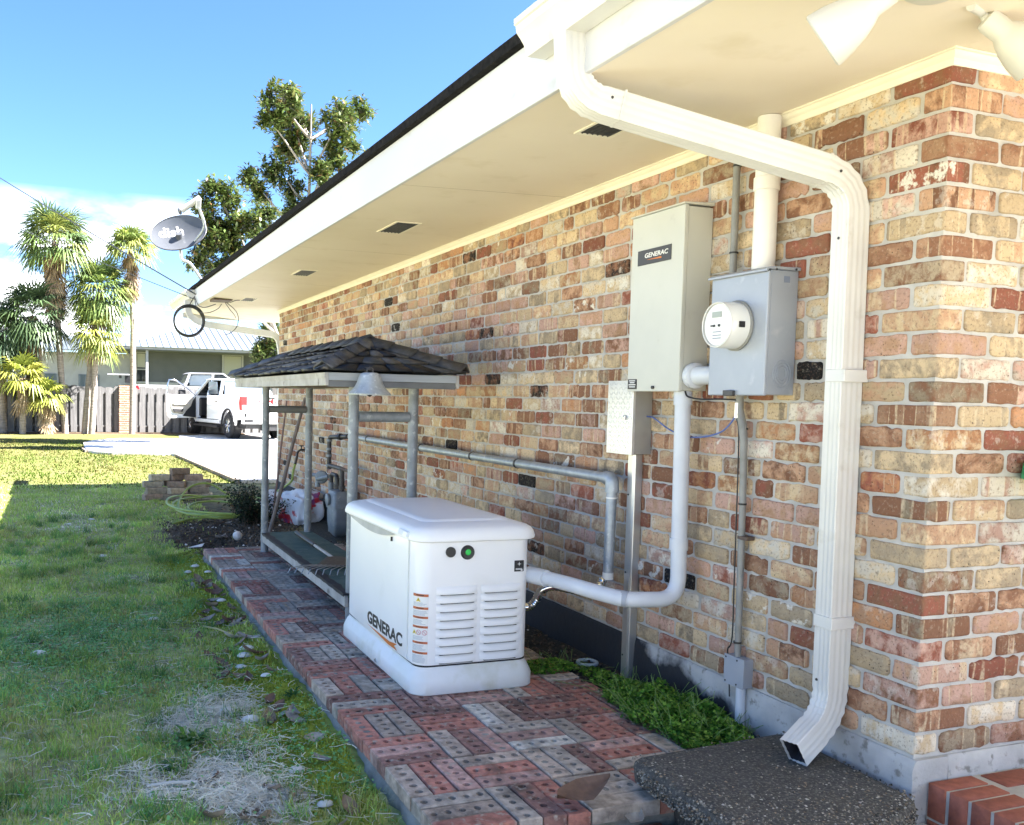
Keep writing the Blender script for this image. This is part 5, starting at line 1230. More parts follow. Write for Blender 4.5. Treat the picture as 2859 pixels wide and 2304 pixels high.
for r_ in range(4):
    for c_ in range(14):
        x = -1.40+.102*c_; y = .285-.235*r_-(.05 if c_ % 2 else 0)
        if x > -.1 or (_pin((x+.0, y)) and _pin((x+.04, y-.06)) and _pin((x-.05, y+.05))): continue
        solid_brick(x, y, -.083+rnd.gauss(0, .003), .095, .225, .06, rnd.gauss(0, .01), rnd.choice([(.36,.16,.11),(.30,.12,.08),(.38,.20,.15),(.27,.115,.085)]), walk)
step = thing('brick_step', (.35, -.2, -.1), 'red brick step with grey joints at the front wall, bottom right', 'step')
M['step_mortar'] = pmat('step_mortar', (.47,.455,.42), (.38,.365,.335), 14, .95, bmp=.5, bscale=60)
MB().box(.058, 2.4, -1.2, -.014, -.12, .1285).build('mortar_bed', M['step_mortar'], step)
sc_ = [(.335,.115,.075),(.29,.10,.066),(.37,.145,.10)]
for k in range(10):       # header course along the side edge, end faces to the yard
    y = -.052-.080*k; solid_brick(.055+.098, y, .133, .200, .067, .175 if 0 else .120, rnd.gauss(0, .008), rnd.choice(sc_), step)
for k in range(10):
    y = -.052-.080*k; solid_brick(.055+.098, y, .004, .200, .067, .100, 0, rnd.choice(sc_), step)
for r_ in range(5):       # field bricks laid lengthwise behind
    for c_ in range(6):
        y = -.075-.115*r_; x = .395+.222*c_+(.11 if r_ % 2 else 0)
        solid_brick(x, y, .132+rnd.gauss(0, .0015), .205, .102, .06, rnd.gauss(0, .006), rnd.choice(sc_), step)
rough = []
for k in range(16):       # lumpy mortar smear at the foot of the step
    pass
mb = MB(); rings = []
for k in range(26):
    y = -.01-.8*k/25; w = lambda q_: .016*mnoise.noise(Vector((q_*3, y*11, 0)))
    rings.append([(.06, y, -.02+w(1)), (.035+w(2), y, -.012+w(3)), (.005+w(4), y, -.05+w(5)), (-.02+w(6), y, -.10), (.06, y, -.12)])
mb.loft(rings).build('mortar_smear', M['step_mortar'], step, smooth=60)

# ================================================================ WEEDS, SOIL STRIP ALONG THE WALL
mb = MB(); rings = []
for k in range(60):
    y = .50+9.9*k/59; w = lambda q_: .012*mnoise.noise(Vector((q_*3, y*7, 0)))
    rings.append([(-.30, y, -.05), (-.255+w(1), y, -.016+w(2)*.4), (-.18, y, -.004+w(3)), (-.09, y, w(4)), (-.01, y, .012+w(5)), (-.01, y, -.2), (-.3, y, -.2)])
soil = mb.loft(rings).build('soil_strip', pmat('damp_soil', (.042,.035,.026), (.028,.026,.02), 12, .95, c3=(.10,.085,.06), s3=50, lo3=.6, hi3=.68, bmp=.9, bscale=60, bdist=.015), smooth=60, kind='structure')
def _st(): return (rnd.uniform(-.30, -.02), rnd.uniform(1.5, 6.3), rnd.uniform(-.004, .012))
pebbles('gravel', 1500, _st, .004, .014, _dc, M['crumb'], kind='stuff', label='small gravel and shell bits on the soil strip below the black foundation', cat='gravel')
def weedpatch(name, cx_, cy_, sx_, sy_, n, h, label, colf, poly=None):
    t = thing(name, (cx_, cy_, 0), label, 'weeds')
    def f_():
        while True:
            x, y = cx_+rnd.uniform(-1, 1)*sx_, cy_+rnd.uniform(-1, 1)*sy_; d = ((x-cx_)/sx_)**2+((y-cy_)/sy_)**2
            if d < 1+.4*mnoise.noise(Vector((x*6, y*6, 0))) and x < -.015 and (poly is None or poly(x, y)): break
        top = h*(1-d*.65)*(.75+.5*mnoise.noise(Vector((x*9, y*9, 3)))); return (x, y, .005+max(.008, top)*rnd.random()**.55)
    leafcloud('leaves', n, f_, (.007, .014), colf, M['leaf'], t, up=1.2)
    sm = MB()
    for k in range(int(n/45)):
        x, y, z = f_(); p0 = Vector((x, y, 0)); p1 = Vector((x+rnd.gauss(0,.07), y+rnd.gauss(0,.07), z+rnd.uniform(.0,.09))); sm.tube([p0, p0.lerp(p1, .5)+Vector((0,0,.01)), p1], .0012, 4)
    sm.build('stems', pmat('weed_stem', (.16,.26,.07), None, rough=.7), t, kind='stuff'); return t
def _wc():
    g = rnd.uniform(.55, 1.4); return (.10*g, .24*g, .03*g) if rnd.random() < .7 else (.25*g, .42*g, .07*g)
weedpatch('weed_clump', -.19, 1.05, .21, .50, 9500, .15, 'lush bright green weed clump at the wall foot below the junction box', _wc, lambda x, y: y > .59)
weedpatch('weed_patch', -.36, 1.95, .17, .11, 1100, .05, 'small low weed patch growing between the generator and the wall', _wc)
weedpatch('weed_fringe', -.16, 1.62, .10, .30, 900, .035, 'thin weed fringe around the foot of the aluminium channel', _wc)
dr = MB().tube([(-.105+.052*math.cos(a), 1.95+.052*math.sin(a), .012) for a in [k*math.pi/12 for k in range(24)]], .010, 8, True).build('pipe_ring', pmat('bluish_pvc', (.40,.48,.52), None, rough=.5), org=(-.105,1.95,0), smooth=60, label='open round pipe end set in the soil near the generator', cat='pipe')
# ================================================================ FLOODLIGHTS UNDER THE EAVE
M['lamp_white'] = pmat('floodlight_white', (.62,.61,.57), (.56,.55,.51), 7, .35)
fl = thing('floodlight_pair', (-.52, -.35, 2.57), 'pair of white bulb-shaped floodlights under the soffit near the corner', 'floodlight')
MB().lathe([(.075,0),(.075,.018),(.055,.03),(.02,.034)], (-.50,-.35,2.574), (0,0,-1), 28).build('base_plate', M['lamp_white'], fl, smooth=40)
def flood(rim, axis, neck_to):
    rim = Vector(rim); ax = Vector(axis).normalized()
    h_ = MB().lathe([(.070,-.004),(.0765,0),(.0765,.006),(.070,.045),(.058,.085),(.044,.115),(.034,.130),(.034,.175),(.030,.190),(.012,.195)], rim, ax, 32).build('lamp_head', M['lamp_white'], fl, smooth=40)
    MB().lathe([(.001,.004),(.05,.001),(.069,-.003)], rim, ax, 28).build('lens', pmat('frosted_lens', (.7,.7,.66), None, rough=.2), h_, smooth=50)
    MB().tube([rim+ax*.185, rim+ax*.205+Vector((0,0,.01)), Vector(neck_to)], .013, 10).build('arm', M['lamp_white'], fl, smooth=60)
flood((-.876,-.35,2.370), (.483,-.706,.519), (-.52,-.50,2.56))
flood((-.055,-.33,2.452), (-.72,.36,.60), (-.30,-.30,2.57))

# ================================================================ SATELLITE DISH ON THE ROOF EDGE
M['dish_grey'] = pmat('dish_grey', (.105,.112,.122), (.09,.097,.107), 5, .3, .2)
di = thing('satellite_dish', (-1.1, 10.6, 2.95), 'grey oval satellite dish on a curved mast at the far roof edge', 'satellite dish')
dc = Vector((-1.37, 10.5, 3.565)); dn = Vector((-.30, -.80, .42)).normalized(); du = dn.cross(Vector((0,0,1))).normalized(); du = -du; dv = du.cross(dn); dv = -dv if dv.z < 0 else dv
sk_ = R(14); ux = du*math.cos(sk_)+dv*math.sin(sk_); uy = -du*math.sin(sk_)+dv*math.cos(sk_)
def dpt(r_, a, o=0): return dc+ux*(.375*r_*math.cos(a))+uy*(.275*r_*math.sin(a))+dn*(.075*r_*r_-.075+o)
rings = [[dpt(r_, 2*math.pi*k/40) for k in range(40)] for r_ in (.02,.25,.5,.75,.95,1.0)]; back = [[dpt(r_, 2*math.pi*k/40, -.012) for k in range(40)] for r_ in (1.0,.75,.5,.02)]
refl = MB().loft(rings+back).build('reflector', M['dish_grey'], di, smooth=60)
dt_ = textmesh('lettering', 'dish', .20, M['ink_white'], refl, dc-ux*.27+uy*.0, tuple(ux), tuple(uy), 1.05, .004, .0006)
for v in dt_.data.vertices:
    q_ = v.co+ORG[refl]-dc; a_, b_ = q_.dot(ux), q_.dot(uy); v.co += dn*(.075*((a_/.375)**2+(b_/.275)**2)-.075+.004)
MB().tube([dpt(1.0, 2*math.pi*k/40, -.004) for k in range(40)], .008, 6, True).build('rim', M['dark_metal'], refl)
MB().tube(spline([dpt(.78, R(-48), -.01), dc+ux*.37+uy*(-.12)+dn*.18, dc+ux*.36+uy*.05+dn*.36], 6), .020, 8).build('feed_arm', M['galv'], di, smooth=60)
MB().obox(dc+ux*.36+uy*.10+dn*.37, (.06,.09,.12), (R(20),0,0)).build('feed_bracket', M['lamp_white'], di, bevel=.008)
MB().cyl(dc+ux*.40+uy*.20+dn*.37, dc+ux*.12+uy*.10+dn*.30, .038, n=14).build('receiver', M['lamp_white'], di, smooth=40)
MB().lathe([(.01,0),(.045,.01),(.045,.03),(.03,.04)], dc+ux*.12+uy*.10+dn*.30, (ux*-1+dn*-.2), 16).build('feed_horn', M['dish_grey'], di, smooth=40)
MB().tube(spline([dc-dn*.10-Vector((0,0,.10)), dc-dn*.12-Vector((-.02,0,.28)), (-1.20,10.58,3.17), (-1.06,10.62,2.99), (-1.0,10.64,2.93)], 6), .021, 10).build('mast', M['galv'], di, smooth=60)
MB().obox((-1.0,10.64,2.93), (.10,.14,.012), (0,R(-18),0)).build('foot_plate', M['dish_grey'], di)
MB().cyl(dc-dn*.02, dc-dn*.14-Vector((0,0,.10)), .05, .03, 12).build('mount', M['dish_grey'], di)

# ================================================================ SERVICE WIRES AND COIL
def wire(name, pts, r_, label, cat='cable', mat=None, grp=None):
    return MB().tube(pts, r_, 6).build(name, mat or M['cable_black'], org=pts[-1], smooth=60, label=label, cat=cat, group=grp)
def sag(a, b_, s, n=24):
    a = Vector(a); b_ = Vector(b_); return [a.lerp(b_, t)-Vector((0,0,s*4*t*(1-t))) for t in [i/n for i in range(n+1)]]
wire('service_cable', sag((-6.7,28,8.85), (-1.09,10.9,2.80), .05), .010, 'upper black service cable slanting from top left down to the eave')
wire('telephone_cable', sag((-7.4,30,7.75), (-1.09,11.0,2.74), .05), .006, 'thinner lower cable slanting down to the eave beneath the service cable')
co = thing('cable_coil', (-1.16, 11.1, 2.45), 'round coil of black cable hanging from the far eave corner', 'cable coil')
vd = (Vector((-1.13,11.1,2.45))-Vector(CAM)).normalized(); cxv = vd.cross(Vector((0,0,1))).normalized(); cyv = cxv.cross(vd)
for k in range(5):
    rr = .205+rnd.uniform(-.008,.008); off = Vector((rnd.uniform(-.008,.008), rnd.uniform(-.02,.02), rnd.uniform(-.008,.008)))
    MB().tube([Vector((-1.16,11.1,2.44))+off+cxv*rr*math.cos(a)+cyv*rr*math.sin(a)*1.02 for a in [q_*math.pi/20 for q_ in range(40)]], .011, 6, True).build('loop', M['cable_black'], co, smooth=60)
MB().tube([(-1.16,11.1,2.64),(-1.12,11.08,2.72),(-1.09,11.0,2.78)], .006, 6).build('tie', M['cable_black'], co)
cb = thing('cable_splice_box', (-.9, 9.8, 2.6), 'dark cable splice box with loose wires screwed to the far soffit', 'cable box')
zc = zE(9.8)+.02
MB().box(-1.02, -.78, 9.62, 9.98, zc-.05, zc-.014).build('box', M['rust'], cb, bevel=.006)
MB().tube(spline([(-1.09,10.98,2.76),(-1.085,10.6,2.62),(-1.04,10.3,2.57),(-.95,9.95,2.585)], 6), .006, 6).build('lead_wire', M['cable_black'], cb)
MB().tube(spline([(-1.09,11.0,2.74),(-1.08,10.7,2.55),(-1.0,10.3,2.50),(-.90,10.1,2.54),(-.88,9.9,2.585)], 6), .005, 6).build('lead_wire', M['cable_black'], cb)
MB().tube(spline([(-.80,9.75,2.595),(-.74,9.6,2.615),(-.68,9.55,2.615)], 6), .005, 6).build('lead_wire', M['cable_black'], cb)
MB().tube(spline([(-.86,9.72,2.59),(-.80,9.7,2.50),(-.75,9.68,2.44),(-.73,9.68,2.40)], 6), .005, 6).build('hanging_wire', M['cable_black'], cb)
MB().tube(spline([(-.84,9.72,2.59),(-.74,9.68,2.50),(-.70,9.66,2.40),(-.72,9.68,2.28),(-.80,9.7,2.20),(-.86,9.7,2.185)], 6), .005, 6).build('hanging_wire', M['cable_black'], cb)

# ================================================================ FENCE, PIERS
FYc = 32.3
M['fence'] = pmat('weathered_fence_board', (.18,.175,.17), (.12,.118,.115), 2.5, .9, stretch=(7,7,.6), c3=(.24,.24,.235), s3=3, lo3=.55, hi3=.75, bmp=.3, bscale=20)
fe = thing('board_fence', (-1.5, FYc, 0), 'weathered grey shadow-box board fence behind the palms', 'fence')
x = -8.9; k = 0
while x < 6.8:
    z1 = 1.60+rnd.gauss(0, .02); w = .205+rnd.gauss(0, .006)
    if not (-1.14 < x < -.80):
        MB().prism([(x,FYc,-.03),(x+w,FYc,-.03),(x+w,FYc,z1-.03),(x+w-.03,FYc,z1),(x+.03,FYc,z1),(x,FYc,z1-.03)], (0,.022,0)).build('board', M['fence'], fe)
        MB().prism([(x+.147,FYc+.115,-.03),(x+.147+w,FYc+.115,-.03),(x+.147+w,FYc+.115,z1-.04),(x+.147,FYc+.115,z1-.04)], (0,.022,0)).build('board', M['fence'], fe)
    x += .293
for xa, xb in ((-8.9,-1.16), (-.74,6.9)):
    for z in (.16, 1.33): MB().box(xa, xb, FYc+.024, FYc+.113, z, z+.05).build('rail', M['fence'], fe)
m, nt, b = newmat('pier_brick'); tco = N(nt, 'ShaderNodeTexCoord'); mpp = N(nt, 'ShaderNodeMapping'); mpp.inputs['Rotation'].default_value = (R(90),0,0); nt.links.new(tco.outputs['Object'], mpp.inputs['Vector'])
bt_ = N(nt, 'ShaderNodeTexBrick', i_Scale=1.0, i_Mortar_Size=.008, i_Brick_Width=.24, i_Row_Height=.08); nt.links.new(mpp.outputs[0], bt_.inputs['Vector'])
bt_.inputs['Color1'].default_value = (.40,.22,.12,1); bt_.inputs['Color2'].default_value = (.32,.14,.085,1); bt_.inputs['Mortar'].default_value = (.45,.42,.38,1)
nt.links.new(bt_.outputs['Color'], b.inputs['Base Color']); b.inputs['Roughness'].default_value = .9; M['pier'] = m
for px_, lb in ((-.945,'square brick fence pier beside the slim right palm'), (-3.62,'square brick fence pier behind the leftmost palm clump')):
    pr_ = thing('brick_pier', (px_, FYc+.05, 0), lb, 'pier', 'brick fence piers')
    for c_ in range(21):
        z = -.05+c_*.081; a = rnd.gauss(0, .004)
        for q_ in range(2):
            for s_ in range(2):
                sx_, sy_ = ((.17,.36) if c_ % 2 else (.36,.17))
                cx_, cy_ = ((px_-.09+.18*q_, FYc+.06) if c_ % 2 else (px_, FYc-.03+.18*q_))
                if s_: continue
                MB().box(cx_-sx_/2+a, cx_+sx_/2+a, cy_-sy_/2, cy_+sy_/2, z, z+.073).build('brick', rnd.choice([M['pier_a'], M['pier_b'], M['pier_c']]) if 'pier_a' in M else M['pier'], pr_)
    MB().box(px_-.168, px_+.168, FYc-.1, FYc+.22, -.1, 1.62).build('mortar_core', M['mortar'], pr_)

# ================================================================ PALMS
M['palm_leaf'] = attrmat('palm_leaf', .45, .15, 4, trans=.25, spec=.4)
M['palm_trunk'] = pmat('palm_trunk', (.36,.31,.26), (.22,.18,.15), 5, .95, stretch=(1,1,7), bmp=.8, bscale=9, bdist=.03)
M['palm_fibre'] = pmat('palm_fibre', (.11,.08,.055), (.20,.14,.09), 9, .95, stretch=(3,3,.6), bmp=.9, bscale=20, bdist=.03)
def fan(V, CC, base, d, plen, flen, spread, n, col, droop):
    d = d.normalized(); side = d.cross(Vector((0,0,1))); side = side.normalized() if side.length > .05 else Vector((1,0,0)); up = side.cross(d)
    hub = base+d*plen+Vector((0,0,-.12*plen*droop)); w = .012
    V += [base-side*w, base+side*w, hub+side*w, hub-side*w]; CC.append((.20,.22,.07))
    for k in range(n):
        a = (k/(n-1)-.5)*spread; dd = d*math.cos(a)+side*math.sin(a); L = flen*(.72+.28*math.cos(a*.8))*rnd.uniform(.9, 1.08); sd = dd.cross(up).normalized()
        fold = up*(.02*(1 if k % 2 else -1)); g = rnd.uniform(.8, 1.2); c = tuple(q_*g for q_ in col)
        m_ = hub+dd*L*.5+fold+up*.03; t_ = hub+dd*L*.95+Vector((0,0,-droop*L*rnd.uniform(.25, .75)))
        V += [hub-sd*.006, hub+sd*.006, m_+sd*.030, m_-sd*.030, m_-sd*.030, m_+sd*.030, t_+sd*.004, t_-sd*.004]; CC += [c, c]
def palm(name, label, base, top, r0, r1, crownR, nf, greens, dead, flen, fib=.0, lo=-.75, sk=None):
    t = thing(name, base, label, 'palm', 'palms by the fence'); b0 = Vector(base); tp_ = Vector(top)
    pts = [b0.lerp(tp_, k/14)+Vector((.10*math.sin(k/14*math.pi)*sk[0], 0, 0) if sk else (0,0,0)) for k in range(15)]
    MB().tube(pts, [r0+(r1-r0)*k/14+.008*(k % 2) for k in range(15)], 14).build('trunk', M['palm_trunk'], t, smooth=70)
    if fib: MB().tube([tp_-Vector((0,0,fib*(1-k/5)))+Vector((0,0,.05)) for k in range(6)], [r1*1.15, r1*1.5, r1*1.7, r1*1.8, r1*1.7, r1*1.0], 12).build('fibre_sleeve', M['palm_fibre'], t, smooth=70)
    V = []; CC = []
    for k in range(nf):
        a = k*2.399+rnd.uniform(-.2,.2); e = 1.25+(lo-1.25)*(k/nf)**.85+rnd.uniform(-.12,.12)
        d = Vector((math.cos(a)*math.cos(e), math.sin(a)*math.cos(e), math.sin(e))); fan(V, CC, tp_+Vector((0,0,.05+.10*(1-k/nf))), d, crownR*rnd.uniform(.42,.62), flen*rnd.uniform(.85,1.1), R(210), 20, rnd.choice(greens), .35+.6*(k/nf))
    npmesh('crown', np.array([tuple(v) for v in V]), np.arange(len(V)).reshape(-1, 4), M['palm_leaf'], t, cols=np.array(CC))
    if dead:
        V = []; CC = []
        for k in range(dead):
            a = k*2.399; z = rnd.uniform(0, fib or .5); d = Vector((math.cos(a)*.42, math.sin(a)*.42, -1)); fan(V, CC, tp_-Vector((0,0,z)), d, .14, flen*.72, R(110), 12, rnd.choice([(.40,.29,.17),(.30,.21,.13),(.46,.36,.24),(.22,.16,.11)]), .5)
        npmesh('dead_fronds', np.array([tuple(v) for v in V]), np.arange(len(V)).reshape(-1, 4), M['palm_leaf'], t, cols=np.array(CC))
    return t
G1 = [(.10,.15,.045),(.13,.19,.05),(.075,.12,.045),(.20,.23,.06)]; G2 = [(.21,.26,.06),(.15,.21,.055),(.27,.30,.08)]; GD = [(.065,.105,.045),(.085,.13,.05),(.05,.085,.04)]; GY = [(.30,.32,.05),(.24,.28,.05),(.34,.34,.07)]
palm('windmill_palm', 'tallest palm with a dense dark crown and brown dead skirt, left of centre', (-2.92,31.2,-.05), (-3.24,31.2,6.35), .105, .085, 1.35, 62, G1, 34, .88, 1.9, -.7, (-.35,))
palm('windmill_palm', 'slim single palm with a small bright crown, the rightmost of the group', (-.74,31.2,-.05), (-.80,31.2,6.25), .10, .075, .85, 32, G2, 26, .70, 1.1, -.25, (.6,))
palm('windmill_palm', 'middle palm with a broad light green crown on the left of twin trunks', (-2.30,31.25,-.05), (-1.82,31.25,4.75), .11, .09, 1.25, 54, G2+G1, 12, .85, .7, -.8, (-.4,))
palm('windmill_palm', 'shorter yellow-green palm on the right of the twin trunks', (-2.08,31.0,-.05), (-1.95,30.95,3.35), .105, .09, .9, 32, G2+GY[:1], 8, .78, .4, -1.0, (.3,))
palm('windmill_palm', 'dark bushy palm at the left edge behind the young palms', (-3.60,31.45,-.05), (-3.95,31.45,3.85), .15, .14, 1.35, 58, GD, 18, .9, 2.6, -.9, (.1,))
palm('windmill_palm', 'second dark palm growing just left of the bushy one', (-4.9,31.6,-.05), (-5.0,31.6,3.2), .13, .12, 1.25, 46, GD, 10, .85, 2.0, -.9, (.1,))
palm('young_palm', 'low young palm with bright yellow-green fans at the far left', (-4.25,30.75,-.05), (-4.25,30.75,1.75), .10, .09, .8, 20, GY, 6, .72, .8, -.5, (.1,))
palm('young_palm', 'small drooping yellow-green palm in front of the left brick pier', (-3.45,30.7,-.05), (-3.5,30.7,1.15), .14, .12, .55, 15, GY+G2[:1], 14, .6, .7, -.7, (.1,))

# ================================================================ MAGNOLIA TREES BEHIND THE HOUSE
M['mag_leaf'] = attrmat('magnolia_leaf', .28, .2, 3, trans=.22, spec=.55)
M['bark'] = pmat('grey_bark', (.33,.30,.27), (.22,.20,.18), 4, .95, bmp=.5, bscale=30)
def bigleaves(P, size, cols):
    k = len(P); d = rng.normal(0, 1, (k, 3)); d[:, 2] = d[:, 2]*.6+.25; d /= np.linalg.norm(d, axis=1, keepdims=True)
    s = np.cross(d, np.array([0, 0, 1.])); s /= np.linalg.norm(s, axis=1, keepdims=True)+1e-6; n_ = np.cross(s, d); L = rng.uniform(size[0], size[1], (k, 1)); w = L*.21
    V = np.stack([P, P+d*L*.45+s*w+n_*L*.06, P+d*L-n_*L*.06, P+d*L*.45-s*w+n_*L*.06], 1); return V.reshape(-1, 3), np.arange(4*k).reshape(-1, 4), cols
def tree(name, label, base, yc, clusters, dens_, lsize, spread=.9, rt=.13, fork=.55):
    t = thing(name, base, label, 'tree'); b0 = Vector(base); cz_ = min(c_[1] for c_ in clusters); cxm = sum(c_[0] for c_ in clusters)/len(clusters); zmax = max(c_[1] for c_ in clusters)
    tp_ = Vector((cxm, yc, zmax-.3)); trunk = [b0.lerp(tp_, k/10)+Vector((.12*mnoise.noise(Vector((k*.6, 1, 0))), .1*mnoise.noise(Vector((k*.6, 5, 0))), 0)) for k in range(11)]
    MB().tube(trunk, [rt*(1-.085*k) for k in range(11)], 10).build('trunk', M['bark'], t, smooth=70)
    P = []; Cc = []; lim = MB()
    for cx_, cz_, r_ in clusters:
        c_ = Vector((cx_, yc+rnd.uniform(-spread, spread), cz_)); h = max(.25, (c_.z-.7-b0.z)/(tp_.z-b0.z)); h = min(.95, h); st_ = trunk[int(h*10)]
        lim.tube(bez(st_, st_.lerp(c_, .4)+Vector((0,0,-.1)), st_.lerp(c_, .7)+Vector((0,0,.1)), c_, 8), [.045*(1-.1*k) for k in range(9)], 7)
        nt_ = int(20*(r_/.4)**2)+7
        for q_ in range(nt_):
            while True:
                o_ = Vector((rnd.uniform(-1,1), rnd.uniform(-1,1), rnd.uniform(-1,1)))
                if o_.length < 1: break
            e = c_+o_*r_*1.02; lim.tube([c_.lerp(e, .1), c_.lerp(e, .6)+Vector((0,0,.02)), e], [.012,.008,.004], 4)
            g0 = rnd.uniform(.7, 1.3)
            for z in range(dens_):
                a = rnd.random(); p = e+Vector((rnd.gauss(0,.075), rnd.gauss(0,.075), rnd.gauss(0,.065))); P.append(tuple(p)); g = g0*rnd.uniform(.7, 1.3)
                if a < .16: Cc.append((.19*g, .20*g, .07*g))
                elif a < .20: Cc.append((.17*g, .10*g, .045*g))
                else: Cc.append((.085*g, .125*g, .035*g))
    lim.build('limbs', M['bark'], t, smooth=70)
    V, F, cc = bigleaves(np.array(P), lsize, np.array(Cc)); npmesh('crown', V, F, M['mag_leaf'], t, cols=cc); return t
T1 = [(2.77,9.53,.56),(3.35,10.05,.25),(2.49,8.98,.30),(3.4,9.21,.60),(3.5,8.69,.52),(4.43,9.21,.52),(5.29,9.85,.32),(4.77,9.58,.36),(5.0,8.78,.26),(2.88,7.98,.45),(2.1,7.46,.34),(2.39,7.12,.24),(3.34,7.46,.32),(4.36,8.3,.45),(3.94,7.68,.36),(4.6,7.2,.5),(3.5,6.6,.5),(5.4,7.9,.5)]
T2 = [(.62,6.63,.22),(.99,6.45,.32),(.37,6.1,.28),(.99,5.82,.52),(1.97,6.02,.28),(1.52,5.68,.38),(.7,5.25,.5),(.41,4.86,.28),(1.22,5.47,.35),(1.3,4.9,.5),(2.2,5.2,.45),(.9,4.4,.4)]
tree('magnolia_tree', 'tall open magnolia rising above the middle of the roof', (3.7,24,-.1), 24, T1, 27, (.13,.23))
tree('magnolia_tree', 'lower dense magnolia behind the satellite dish', (4.2,24.5,-.1), 22, T2, 36, (.12,.20), .7)
T3 = [(3.97,3.86,.35),(4.22,3.66,.35),(3.83,3.2,.35),(4.13,3.06,.4),(3.68,2.8,.3),(4.5,3.4,.5),(4.6,2.6,.5)]
tree('small_tree', 'leafy small tree glimpsed under the far soffit beside the downspout', (4.3,31,-.05), 31, T3, 22, (.14,.24), .4)

# ================================================================ NEIGHBOUR'S HOUSE
nh = thing('neighbour_house', (3, 46, 0), 'pale neighbouring house with white ribbed metal roof and shaded porch', 'house')
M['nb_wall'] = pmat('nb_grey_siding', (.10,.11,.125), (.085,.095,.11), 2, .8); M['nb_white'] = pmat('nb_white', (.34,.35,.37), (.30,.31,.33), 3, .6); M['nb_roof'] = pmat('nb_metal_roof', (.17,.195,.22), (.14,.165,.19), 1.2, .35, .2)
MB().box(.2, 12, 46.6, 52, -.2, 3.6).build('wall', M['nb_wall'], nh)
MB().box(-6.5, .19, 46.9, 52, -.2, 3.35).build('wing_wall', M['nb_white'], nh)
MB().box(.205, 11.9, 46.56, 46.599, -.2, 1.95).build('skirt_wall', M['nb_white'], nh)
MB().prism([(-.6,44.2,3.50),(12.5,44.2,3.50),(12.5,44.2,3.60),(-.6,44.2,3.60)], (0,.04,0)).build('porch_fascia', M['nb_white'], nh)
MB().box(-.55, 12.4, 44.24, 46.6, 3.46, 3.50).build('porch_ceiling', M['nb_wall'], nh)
roof_ = MB().add([(-.7,44.1,3.62),(12.6,44.1,3.62),(8.5,48.5,4.95),(3.2,48.5,4.95),(-.7,53,3.62),(12.6,53,3.62)], [(0,1,2,3),(0,3,4),(1,5,2),(4,3,2,5)]).build('roof', M['nb_roof'], nh)
for k in range(38):
    xa = -.6+k*.35; hmax = 1.0; xt = xa
    if xa < 3.2: hmax = (xa+.7)/3.9
    elif xa > 8.5: hmax = (12.6-xa)/4.1
    if hmax > .05: MB().tube([(xa,44.1,3.635), (xa,44.1+4.4*hmax,3.635+1.33*hmax)], .022, 5).build('rib', M['nb_roof'], roof_)
MB().add([(-7,45.6,3.25),(0,45.6,3.45),(0,49,4.2),(-7,49,4.2),(-7,45.6,3.33),(0,45.6,3.53),(0,49,4.28),(-7,49,4.28)], [(0,1,2,3),(4,7,6,5),(0,4,5,1),(1,5,6,2),(2,6,7,3),(3,7,4,0)]).build('wing_roof', M['nb_roof'], nh)
for px_ in (.74, 6.2, 11.6): MB().box(px_-.06, px_+.06, 44.35, 44.47, -.2, 3.46).build('porch_post', M['nb_white'], nh, bevel=.005)
for xa, xb, za_, zb_ in ((4.78,5.72,1.35,3.42), (.40,.83,1.96,3.40), (8.2,9.2,1.4,3.3)):
    wf = MB()
    for q_ in ((xa-.09,xa,za_-.09,zb_+.09),(xb,xb+.09,za_-.09,zb_+.09),(xa,xb,zb_,zb_+.09),(xa,xb,za_-.09,za_),(xa,xb,(za_+zb_)/2-.03-.1,(za_+zb_)/2+.03-.1)): wf.box(q_[0], q_[1], 46.50, 46.58, q_[2], q_[3])
    w_ = wf.build('window', M['nb_white'], nh); MB().box(xa, xb, 46.56, 46.575, za_, zb_).build('pane', M['glass_dark'], w_)
    MB().box(xa+.02, xb-.02, 46.555, 46.559, (za_+zb_)/2, zb_-.02).build('blind', pmat('blind', (.33,.34,.31), None), w_)
for xa, xb in ((-4.4,-3.4),(-2.4,-1.4)): MB().box(xa, xb, 46.86, 46.9, 1.6, 2.25).build('pane', M['glass_blue'], nh)
bbq = thing('porch_stand', (-.55, 43, 0), 'white metal stand with a small table top seen above the fence near the brick pier', 'stand')
MB().box(-.62, -.50, 43.2, 43.3, -.1, 2.05).build('post', M['nb_white'], bbq); MB().box(-1.15, -.15, 43.0, 43.5, 2.2, 2.26).build('top', M['nb_white'], bbq); MB().box(-.35, .02, 43.1, 43.4, 1.85, 2.19).build('box', M['black_plastic'], bbq); MB().box(-.62, -.50, 43.2, 43.3, 2.05, 2.2).build('neck', M['dark_metal'], bbq)
